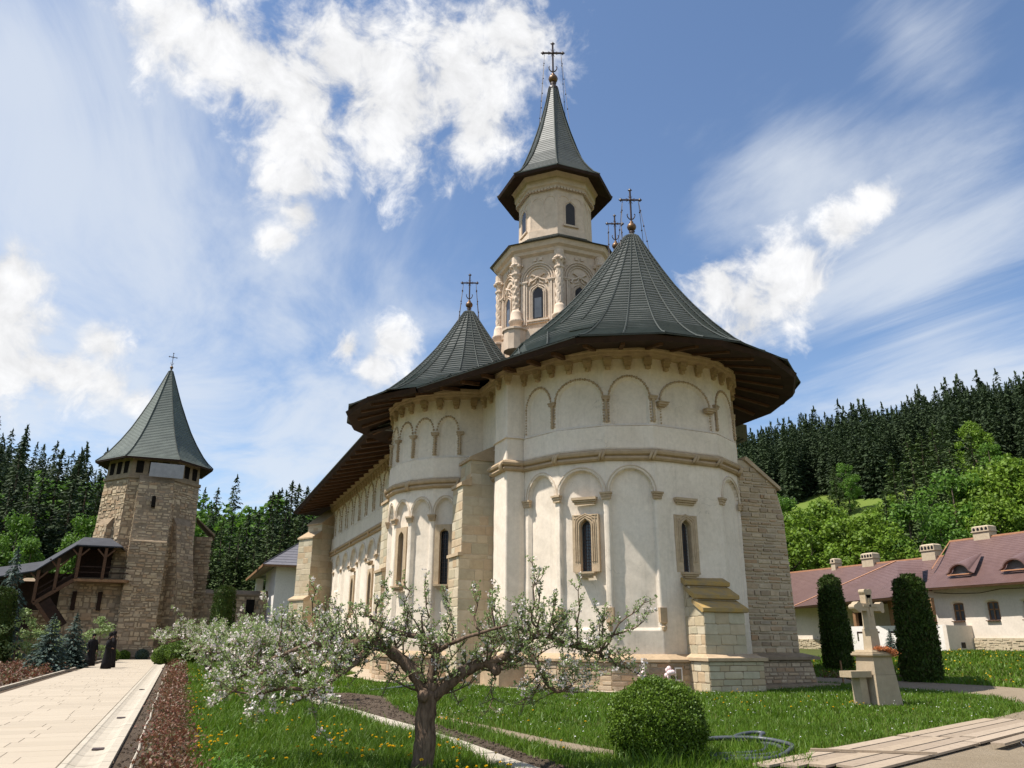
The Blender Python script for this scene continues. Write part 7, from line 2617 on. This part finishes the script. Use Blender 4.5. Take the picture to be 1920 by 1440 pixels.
front_limbs = [
    ([(3.08, 10.56, -0.15), (3.11, 10.55, 0.43), (3.11, 10.55, 0.88), (3.15, 10.54, 1.06)], 0.152, 0.118),
    ([(3.11, 10.55, 0.92), (2.9, 10.60, 1.24), (2.66, 10.66, 1.44), (2.39, 10.7, 1.59), (2.16, 10.75, 1.55), (1.93, 10.8, 1.5), (1.71, 10.9, 1.3), (1.45, 10.95, 1.15)], 0.09, 0.035),
    ([(2.36, 10.75, 1.54), (2.14, 10.5, 1.34), (1.92, 10.3, 1.21), (1.61, 10.2, 1.02), (1.38, 10.15, 0.93)], 0.045, 0.016),
    ([(2.2, 10.75, 1.55), (1.95, 11.2, 1.62), (1.6, 11.6, 1.55), (1.2, 11.9, 1.45)], 0.04, 0.016),
    ([(1.93, 10.8, 1.5), (1.6, 10.7, 1.55), (1.25, 10.8, 1.42), (0.85, 11.0, 1.25)], 0.04, 0.016),
    ([(3.17, 10.53, 0.90), (3.43, 10.45, 1.11), (3.62, 10.40, 1.24), (3.85, 10.35, 1.33), (3.99, 10.33, 1.26)], 0.092, 0.066),
    ([(3.82, 10.35, 1.32), (4.08, 10.25, 1.40), (4.31, 10.16, 1.53), (4.48, 10.05, 1.69), (4.64, 9.98, 1.65), (4.91, 9.9, 1.55), (5.07, 9.85, 1.52), (5.27, 9.75, 1.45)], 0.05, 0.016),
    ([(3.85, 10.35, 1.33), (4.05, 10.7, 1.45), (4.3, 11.05, 1.6), (4.6, 11.3, 1.62), (4.95, 11.5, 1.6)], 0.055, 0.018),
    ([(4.4, 10.08, 1.5), (4.5, 9.9, 1.15), (4.66, 9.8, 0.98), (4.86, 9.75, 1.08)], 0.04, 0.018),
    ([(3.14, 10.54, 1.0), (3.19, 10.54, 1.34), (3.21, 10.54, 1.5), (3.03, 10.62, 1.64), (2.7, 10.8, 1.72), (2.41, 10.95, 1.86)], 0.07, 0.022),
    ([(3.2, 10.54, 1.45), (3.42, 10.3, 1.6), (3.7, 10.0, 1.72), (3.95, 9.8, 1.8)], 0.034, 0.012),
    ([(1.71, 10.9, 1.32), (1.35, 11.1, 1.2), (1.0, 11.3, 1.18), (0.6, 11.5, 1.1)], 0.03, 0.012),
    ([(1.6, 10.2, 1.02), (1.25, 10.25, 1.05), (0.95, 10.5, 0.98), (0.7, 10.7, 1.0)], 0.026, 0.01),
    ([(1.6, 11.6, 1.55), (1.15, 11.6, 1.55), (0.8, 11.7, 1.5), (0.5, 11.9, 1.42)], 0.026, 0.01),
]
front_tips = [(1.6, 11.16, 2.3), (4.41, 10.02, 2.63), (4.2, 10.1, 2.1), (4.48, 9.99, 2.42), (4.99, 9.78, 2.35), (5.86, 9.5, 2.11), (5.89, 9.48, 1.97), (3.05, 10.57, 2.41), (2.82, 10.66, 2.3), (2.52, 10.79, 2.3), (2.2, 10.8, 2.0), (1.2, 10.9, 1.9), (3.33, 10.45, 2.09), (3.67, 10.32, 2.27), (3.87, 10.24, 2.17), (4.28, 10.0, 0.82), (3.83, 10.1, 0.75), (5.65, 9.51, 1.2), (5.53, 9.56, 1.42), (0.6, 11.4, 0.98), (0.78, 11.4, 1.2), (4.7, 9.9, 2.1), (5.3, 9.7, 1.95), (1.9, 11.0, 2.0), (0.95, 11.0, 1.55)]
apple_tree('apple_tree', 'old gnarled apple tree in blossom in the foreground before the church', 'apple trees in the grass strip', (3.1, 10.56, 0), front_limbs, front_tips, 5, 380, 0.044,
           lambda c: 0.95 if c.x < 2.0 else (0.9 if c.x > 4.4 and c.z < 1.35 else 0.45), 0.14, 1.0, knobs=(((3.985, 10.31, 1.24), 0.085), ((3.02, 10.40, 0.92), 0.085), ((4.48, 10.04, 1.68), 0.06), ((5.0, 9.86, 1.54), 0.05), ((2.2, 10.74, 1.56), 0.085)), weights=[0, 3, 4, 4, 4, 2, 5, 4, 6, 2, 3, 4, 4, 4])
def spread(base, seed, s=1.0):
    r = random.Random(seed)
    b = Vector(base)
    L = [([b + Vector((0, 0, -0.1)), b + Vector((0.03, 0, 0.35)) * s, b + Vector((0, 0, 0.75)) * s], 0.14 * s, 0.11 * s)]
    top = b + Vector((0, 0, 0.7 * s))
    for k in range(7):
        a = 2 * pi * k / 7 + r.uniform(-.3, .3)
        ln = r.uniform(1.1, 1.7) * s
        d = Vector((cos(a), sin(a) * 1.0, 0))
        L.append(([top, top + d * ln * 0.35 + Vector((0, 0, 0.45 * s)), top + d * ln * 0.7 + Vector((0, 0, 0.55 * s)), top + d * ln + Vector((0, 0, r.uniform(0.1, 0.6) * s))], 0.075 * s, 0.02 * s))
    return L
for base, seed, lb, s in (((2.35, 23.6, 0), 61, 'apple tree in blossom, second in the row behind the front one', 1.25), ((2.2, 33.5, 0), 62, 'small apple tree in blossom, third in the row', 1.1), ((1.5, 43.5, 0), 63, 'apple tree in white blossom, fourth in the row', 1.3), ((1.6, 54.0, 0), 64, 'farthest blossoming apple tree in the row near the tower', 1.4)):
    far_ = base[1] > 30
    apple_tree('apple_tree', lb, 'apple trees in the grass strip', base, spread(base, seed, s), [], seed, 110 if not far_ else 80, 0.07 if not far_ else 0.11, None, 0.16 if not far_ else 0.18, 1.5 if not far_ else 2.0)

# ---- give the members of the countable groups labels of their own, counted from the left of the photo
ORDN = ['leftmost', 'second from the left', 'third from the left', 'fourth from the left', 'fifth from the left', 'sixth from the left', 'seventh from the left', 'eighth from the left', 'ninth from the left', 'tenth from the left', 'eleventh from the left', 'twelfth from the left', 'thirteenth from the left', 'fourteenth from the left', 'fifteenth from the left', 'sixteenth from the left', 'seventeenth from the left', 'eighteenth from the left', 'nineteenth from the left', 'twentieth from the left', 'last from the left']
def number(group, text):
    L = sorted([o for o in COL.objects if o.get('group') == group], key=lambda o: atan2(o.location.x, o.location.y))
    for i, o in enumerate(L):
        o['label'] = ORDN[min(i, 20)] + ' of the ' + text
number('spruces left of the stone tower', 'dark spruces left of the stone tower')
number('spruces between the tower and the church', 'spruces between the stone tower and the church')
number('yellow green trees behind the long house', 'yellow green trees behind the long house')
number('big yellow green trees at the right edge', 'big yellow green trees at the right edge')
number('spruces below the meadow', 'tall spruces between meadow and house')
number('leafy trees on the far left slope', 'pale green trees far behind the left spruces')
# ================================================================== STONE CROSS
SX, SY = 17.92, 17.27
SCR = thing('stone_cross', 'weathered sandstone cross on a tall tapered pedestal on the lawn', 'cross', (SX, SY, 0))
CST = mat_stone('cross_sandstone', [(0.41, 0.315, 0.205), (0.44, 0.345, 0.235), (0.38, 0.30, 0.205)], var=0.4, nscale=5, dark=0.55)
def sqr(hx, hy, z, dx=0, dy=0):
    return [(SX + dx - hx, SY + dy - hy, z), (SX + dx + hx, SY + dy - hy, z), (SX + dx + hx, SY + dy + hy, z), (SX + dx - hx, SY + dy + hy, z)]
mb = MB(); mb.loft([sqr(0.43, 0.40, -0.05), sqr(0.37, 0.34, 0.78)]); mb.build('pedestal_base', CST, SCR)
mb = MB(); mb.loft([sqr(0.365, 0.335, 0.785), sqr(0.335, 0.305, 1.24)]); mb.build('pedestal_block', CST, SCR)
mb = MB(); mb.loft([sqr(0.37, 0.34, 1.24), sqr(0.43, 0.39, 1.28), sqr(0.43, 0.39, 1.33), sqr(0.40, 0.36, 1.335), sqr(0.40, 0.36, 1.37), sqr(0.35, 0.31, 1.375), sqr(0.33, 0.29, 1.42)]); mb.build('pedestal_cap', CST, SCR)
cr = MB()
cr.loft([sqr(0.16, 0.15, 1.42), sqr(0.145, 0.135, 1.98), sqr(0.125, 0.115, 1.99), sqr(0.115, 0.105, 2.42)])
cr.loft([sqr(0.115, 0.105, 2.42), sqr(0.115, 0.105, 2.9)])
def lobed(cx_, cz_, horizontal):
    d = 0.105
    pts = []
    for k in range(24):
        t = 2 * pi * k / 24
        r = 0.135 + 0.03 * cos(3 * t + (pi if horizontal else pi / 2 * 3))
        pts.append((cx_ + r * cos(t), cz_ + r * sin(t)))
    cr.loft([[(SX + x, SY + y, z) for x, z in pts] for y in (-d, d)])
cr.loft([[(SX + x, SY - 0.1, 2.46), (SX + x, SY + 0.1, 2.46), (SX + x, SY + 0.1, 2.66), (SX + x, SY - 0.1, 2.66)] for x in (-0.42, 0.42)])
lobed(0, 2.94, False)
lobed(-0.42, 2.56, True)
lobed(0.42, 2.56, True)
cr.build('cross_shaft', CST, SCR)
rel = MB()
rel.box((SX, SY - 0.112, 2.56), (0.06, 0.03, 0.5)); rel.box((SX, SY - 0.112, 2.6), (0.5, 0.03, 0.06))
rel.build('carved_relief', CST, SCR)
mb = MB(); mb.box((SX - 0.78, SY - 0.05, 0.80), (0.72, 0.42, 0.16)); mb.build('side_shelf', CST, SCR)
mb = MB(); mb.loft([sqr(0.13, 0.16, -0.05, -0.62), sqr(0.12, 0.15, 0.72, -0.64)]); mb.build('shelf_leg', CST, SCR)
ORG_F = mat_leaf('dried_orange_petals', [(0.50, 0.17, 0.05), (0.42, 0.12, 0.04), (0.55, 0.24, 0.10), (0.33, 0.10, 0.04)], 0.7, 0.2, 0.2, 0.1, 4)
rw = np.random.default_rng(21)
n = 900
a = rw.uniform(0, 1, n)
C = np.stack([SX - 0.15 + a * 0.5 + rw.normal(size=n) * 0.04, SY - 0.3 - 0.12 * a + rw.normal(size=n) * 0.05, 1.46 - 0.22 * np.clip(a - 0.5, 0, 1) * 2 * rw.uniform(0.2, 1, n) + rw.normal(size=n) * 0.03], 1)
V, F = quads(C, rw.normal(size=(n, 3)), rw.normal(size=(n, 3)), rw.uniform(0.03, 0.07, n), rw.uniform(0.015, 0.03, n))
wf = np_mesh('dried_wreath', V, F, ORG_F)
tag(wf, 'dried orange flower wreath lying on the pedestal of the stone cross', 'wreath')
st = MB(); st.bar((24.9, 25.7, 0.0), (24.86, 25.7, 0.92), 0.05)
tag(st.build('wooden_stake', OAK_L), 'thin wooden stake standing in the lawn left of the stone cross', 'stake')
bg_ = MB(); bg_.loft([[(20.9, 24.4, 0.0), (21.5, 24.2, 0.0), (21.6, 24.7, 0.0), (21.0, 24.8, 0.0)], [(20.95, 24.42, 0.10), (21.45, 24.25, 0.13), (21.52, 24.65, 0.1), (21.05, 24.72, 0.08)]])
# pale wrapped bale on the lawn at the right edge
bl = MB(); bl.tube([(46.0, 32.6, H(46, 32.6) + 0.28), (46.05, 32.3, H(46, 32) + 0.32), (46.1, 31.2, H(46, 31) + 0.32), (46.1, 30.9, H(46, 31) + 0.28)], [0.16, 0.28, 0.28, 0.16], 10)
BALE = mat_simple('pale_green_plastic', (0.45, 0.62, 0.57), (0.55, 0.68, 0.64), 3, 0.4, 0.5, 0.1)
tag(bl.build('wrapped_roll', BALE, None, True), 'pale green wrapped roll on the grass by the long house wall', 'roll')

# ================================================================== PEONIES in a pot by the plinth
def posy(x, y, label, n, r0, zc, pot):
    t = thing('flower_pot', label, 'flowers', (x, y, 0))
    rr = np.random.default_rng(int(x * 100))
    if pot:
        mb = MB(); mb.lathe([(0.09, 0.03), (0.13, 0.30), (0.14, 0.32), (0.11, 0.32), (0.10, 0.26)], (x, y, 0), 12); mb.build('pot', GLASS_B, t)
    fl = MB()
    for _ in range(n):
        v = rr.normal(size=3); v /= np.linalg.norm(v)
        c = Vector((x, y, zc)) + Vector(v) * r0 * 0.8
        fl.ball(c, r0 * 0.42, 7, 5)
    fl.build('blooms', PETAL_P, t, True)
    V, F = quads(np.array([x, y, zc - 0.16]) + rr.normal(size=(60, 3)) * 0.09, rr.normal(size=(60, 3)), rr.normal(size=(60, 3)) + [0, 0, 1], np.full(60, 0.1), np.full(60, 0.04))
    np_mesh('pot_leaves', V, F, LEAF_G, t)
PETAL_P = mat_simple('pale_pink_petals', (0.72, 0.52, 0.51), (0.76, 0.62, 0.60), 30, 0.7, 0.2, 0.3)
posy(15.38, 23.55, 'pale pink peonies in a pot at the foot of the apse', 11, 0.2, 0.62, True)
posy(14.5, 23.85, 'white blossoms in a pot left of the pink peonies', 8, 0.17, 0.6, True)

# ================================================================== HOSE
HOSE = mat_simple('black_rubber_hose', (0.05, 0.056, 0.066), (0.075, 0.08, 0.092), 12, 0.45, 0.5, 0.05)
hs = MB()
P = [(7.2, 10.15, 0.05), (7.6, 10.0, 0.05), (8.1, 9.98, 0.06), (8.5, 10.15, 0.07), (8.75, 10.55, 0.09), (8.7, 10.95, 0.10), (8.4, 11.3, 0.12), (8.05, 11.55, 0.11), (7.9, 11.75, 0.09)]
hs.tube(curve(P, 6), 0.032, 8)
P = [(7.1, 10.35, 0.05), (7.6, 10.22, 0.06), (8.1, 10.2, 0.07), (8.5, 10.5, 0.08), (8.9, 11.1, 0.10), (9.25, 11.55, 0.12), (9.45, 11.72, 0.13), (9.3, 11.85, 0.13), (8.9, 11.7, 0.12), (8.6, 11.5, 0.09)]
hs.tube(curve(P, 6), 0.032, 8)
P = [(7.0, 9.95, 0.04), (7.5, 9.78, 0.05), (8.0, 9.72, 0.06), (8.55, 10.0, 0.13), (8.8, 10.4, 0.14), (8.7, 10.9, 0.16), (8.2, 11.25, 0.15), (7.7, 11.4, 0.10)]
hs.tube(curve(P, 6), 0.032, 8)
tag(hs.build('garden_hose', HOSE, None, True), 'coiled black rubber hose lying in the grass beside the box ball', 'hose')
h2 = MB(); h2.tube(curve([(5.95, 26.9, 0.05), (6.5, 26.7, 0.1), (7.4, 26.6, 0.22), (8.6, 26.7, 0.42), (9.3, 26.8, 0.5)], 6), 0.04, 7)
tag(h2.build('black_pipe', HOSE, None, True), 'black pipe running across the lawn towards the church', 'pipe')
h3 = MB(); h3.tube(curve([(12.6, 9.0, 0.03), (12.9, 9.6, 0.05), (13.4, 9.9, 0.10), (14.2, 10.1, 0.06)], 6), 0.012, 5)
tag(h3.build('thin_cable', HOSE), 'thin dark cable at the edge of the boards at the lower right', 'cable')

# ================================================================== BOARDWALK
def mat_plank():
    m = Mat('plank_wood', 0.85, 0.2)
    col = m.ramp(m.objrand(), [(0, (0.36, 0.28, 0.20)), (0.35, (0.30, 0.232, 0.168)), (0.7, (0.41, 0.325, 0.24)), (1, (0.25, 0.19, 0.138))])
    n = m.noise(3.0, 7, 0.7, 0.6, stretch=(3.0, 5.5, 1))
    col = m.mix(m.rng(n, 0.5, 0.75, 0, 0.7), col, (0.15, 0.108, 0.075))
    m.bump(n, 0.25, 0.01)
    return m.out(col)
PLANK = mat_plank()
BW = thing('boardwalk', 'loose walkway of pale wooden planks laid over the dirt at the lower right', 'boardwalk', (11, 10, 0))
def plank(a, b, w, z, tilt=0.0):
    a, b = Vector((*a, 0)), Vector((*b, 0))
    d = b - a
    mb = MB()
    L = d.length / 2
    r = random.Random(int(a.x * 97))
    mb.loft([[(x, -w / 2 + r.uniform(-.008, .008), -0.016), (x, w / 2 + r.uniform(-.008, .008), -0.016), (x, w / 2, 0.016), (x, -w / 2, 0.016)] for x in (-L, -L / 3, L / 3, L)])
    me = mb.mesh('plank', PLANK)
    c = (a + b) / 2
    link_mesh('plank', me, BW, (c.x, c.y, z), (tilt, 0, atan2(d.y, d.x)))
pd = Vector((0.93, 0.367))
pn2 = Vector((-0.367, 0.93))
p0 = Vector((7.6, 8.5))
ln = [9.6, 9.2, 9.9, 9.0, 9.5]
for k in range(5):
    o = p0 + pn2 * (k * 0.265 - 0.3) + pd * (0.25 * ((k * 7) % 4))
    for j in range(2):
        a = o + pd * (j * 4.9 + 0.02)
        plank(a, a + pd * (4.85 - 0.1 * k % 0.3), 0.245, 0.05 + 0.006 * ((k + j) % 3), random.uniform(-0.012, 0.012))
for a, b, w in (((8.9, 10.0), (10.35, 9.05), 0.06), ((12.2, 9.5), (16.4, 11.2), 0.2)):
    plank(a, b, w, 0.095)

# ================================================================== MONKS
SKIN = mat_simple('skin', (0.45, 0.27, 0.19), (0.40, 0.23, 0.16), 12, 0.6, 0.3, 0)
CLOTH = mat_simple('black_wool_cassock', (0.012, 0.011, 0.012), (0.02, 0.018, 0.019), 9, 0.95, 0.1, 0.3)
HAIR = mat_simple('dark_hair', (0.035, 0.024, 0.018), (0.06, 0.045, 0.035), 30, 0.9, 0.2, 0.3)
def skin_body(name, J, E, mat, parent):
    me = bpy.data.meshes.new(name)
    me.from_pydata([j[0] for j in J], E, [])
    o = bpy.data.objects.new(name, me)
    COL.objects.link(o)
    o.modifiers.new('skin', 'SKIN')
    sv = me.skin_vertices[0].data if me.skin_vertices else None
    if sv is None:
        return o
    for i, j in enumerate(J):
        sv[i].radius = (j[1], j[2] if len(j) > 2 else j[1])
        sv[i].use_root = (i == 0)
    s = o.modifiers.new('sub', 'SUBSURF'); s.levels = 1; s.render_levels = 1
    me.materials.append(mat)
    o.parent = parent
    return o
def add_skin_layer(o):
    pass
def monk(x, y, rz, label, h=1.76, arms='down', hat=0.16):
    t = thing('person', label, 'person', (x, y, 0.05), 'monks on the walk')
    t.rotation_euler = (0, 0, rz)
    s = h / 1.76
    t.scale = (s, s, s)
    # continuous body: legs, trunk, neck, head, arms with hands
    mb = MB()
    B = []
    J = [((0, 0, 0.95), .13, .10), ((0, 0, 1.2), .145, .1), ((0, 0, 1.42), .15, .09), ((0, 0, 1.52), .06, .06), ((0, -0.01, 1.60), .075, .085), ((0, -0.015, 1.70), .072, .085), ((0, 0, 1.765), .04, .05),
         ((-.10, 0, .9), .085), ((-.10, 0, .5), .06), ((-.10, 0.01, .1), .045), ((-.11, -0.14, .035), .035),
         ((.10, 0, .9), .085), ((.10, 0, .5), .06), ((.10, 0.01, .1), .045), ((.11, -0.14, .035), .035),
         ((-.19, 0, 1.42), .055), ((-.25, 0.02, 1.14), .042), ((-.24, -0.10, .90), .03), ((-.23, -0.13, .80), .03),
         ((.19, 0, 1.42), .055), ((.25, 0.02, 1.14), .042), ((.24, -0.10, .90), .03), ((.23, -0.13, .80), .03)]
    if arms == 'front':
        J[17] = ((-.14, -0.20, 1.08), .03); J[18] = ((-.05, -0.24, 1.08), .03)
        J[21] = ((.14, -0.20, 1.06), .03); J[22] = ((.05, -0.25, 1.06), .03)
    E = [(0, 1), (1, 2), (2, 3), (3, 4), (4, 5), (5, 6), (0, 7), (7, 8), (8, 9), (9, 10), (0, 11), (11, 12), (12, 13), (13, 14), (2, 15), (15, 16), (16, 17), (17, 18), (2, 19), (19, 20), (20, 21), (21, 22)]
    import bmesh
    bm = bmesh.new()
    lay = bm.verts.layers.skin.verify()
    vs = []
    for i, j in enumerate(J):
        v = bm.verts.new(j[0])
        v[lay].radius = (j[1], j[2] if len(j) > 2 else j[1])
        v[lay].use_root = (i == 0)
        vs.append(v)
    for a, b in E:
        bm.edges.new((vs[a], vs[b]))
    me = bpy.data.meshes.new('body')
    bm.to_mesh(me); bm.free()
    me.materials.append(SKIN)
    o = bpy.data.objects.new('body', me); COL.objects.link(o); o.parent = t
    o.modifiers.new('skin', 'SKIN')
    sub = o.modifiers.new('sub', 'SUBSURF'); sub.levels = 1; sub.render_levels = 1
    def local(name, mbx, m, smooth=True):
        ob = link_mesh(name, mbx.mesh(name, m, (0, 0, 0), smooth), None)
        ob.parent = t
        return ob
    def ell(a, b, z, dy=0.0, wob=0.0):
        return [(a * cos(2 * pi * k / 20) * (1 + wob * sin(5 * 2 * pi * k / 20 + z * 3)), dy + b * sin(2 * pi * k / 20) * (1 + wob * cos(4 * 2 * pi * k / 20)), z) for k in range(20)]
    rb = MB()
    rb.loft([ell(.30, .27, .02, .0, .05), ell(.27, .24, .35, 0, .045), ell(.235, .195, .75, 0, .03), ell(.215, .165, 1.02, 0, .015), ell(.225, .16, 1.22), ell(.235, .145, 1.38), ell(.20, .12, 1.47), ell(.085, .085, 1.52), ell(.07, .07, 1.55)])
    for sgn, k in ((-1, 15), (1, 19)):
        a, b, c = (Vector(J[k + i][0]) for i in range(3))
        rb.tube([a + Vector((-sgn * 0.03, 0, 0.0)), a.lerp(b, 0.5), b, b.lerp(c, 0.55), c], [.085, .08, .08, .085, .10], 10)
    robe = local('cassock', rb, CLOTH)
    hb = MB(); hb.lathe([(.098, 1.695), (.102, 1.72), (.108, 1.72 + hat), (.10, 1.725 + hat), (.01, 1.73 + hat)], (0, -0.012, 0), 14); local('hat', hb, CLOTH)
    bd_ = MB(); bd_.loft([[(-.06, -.085, 1.60), (.06, -.085, 1.60), (.06, -.04, 1.58), (-.06, -.04, 1.58)], [(-.06, -.10, 1.54), (.06, -.10, 1.54), (.055, -.05, 1.53), (-.055, -.05, 1.53)], [(-.025, -.11, 1.43), (.025, -.11, 1.43), (.02, -.08, 1.43), (-.02, -.08, 1.43)]]); local('beard', bd_, HAIR)
    hr2 = MB(); hr2.loft([ell(.09, .095, 1.70, .012), ell(.095, .09, 1.62, .03), ell(.075, .06, 1.54, .05)]); local('hair', hr2, HAIR)
    return t
monk(-4.78, 55.4, radians(20), 'monk in black cassock and cap standing at the bed edge, facing the camera', 1.80, 'down', 0.10)
monk(-3.52, 50.2, radians(75), 'nearest monk in a long black cassock and tall hat on the walk', 1.76, 'front', 0.17)
monk(-3.45, 52.2, radians(-100), 'monk in black half hidden behind the nearest monk on the walk', 1.84, 'front', 0.17)
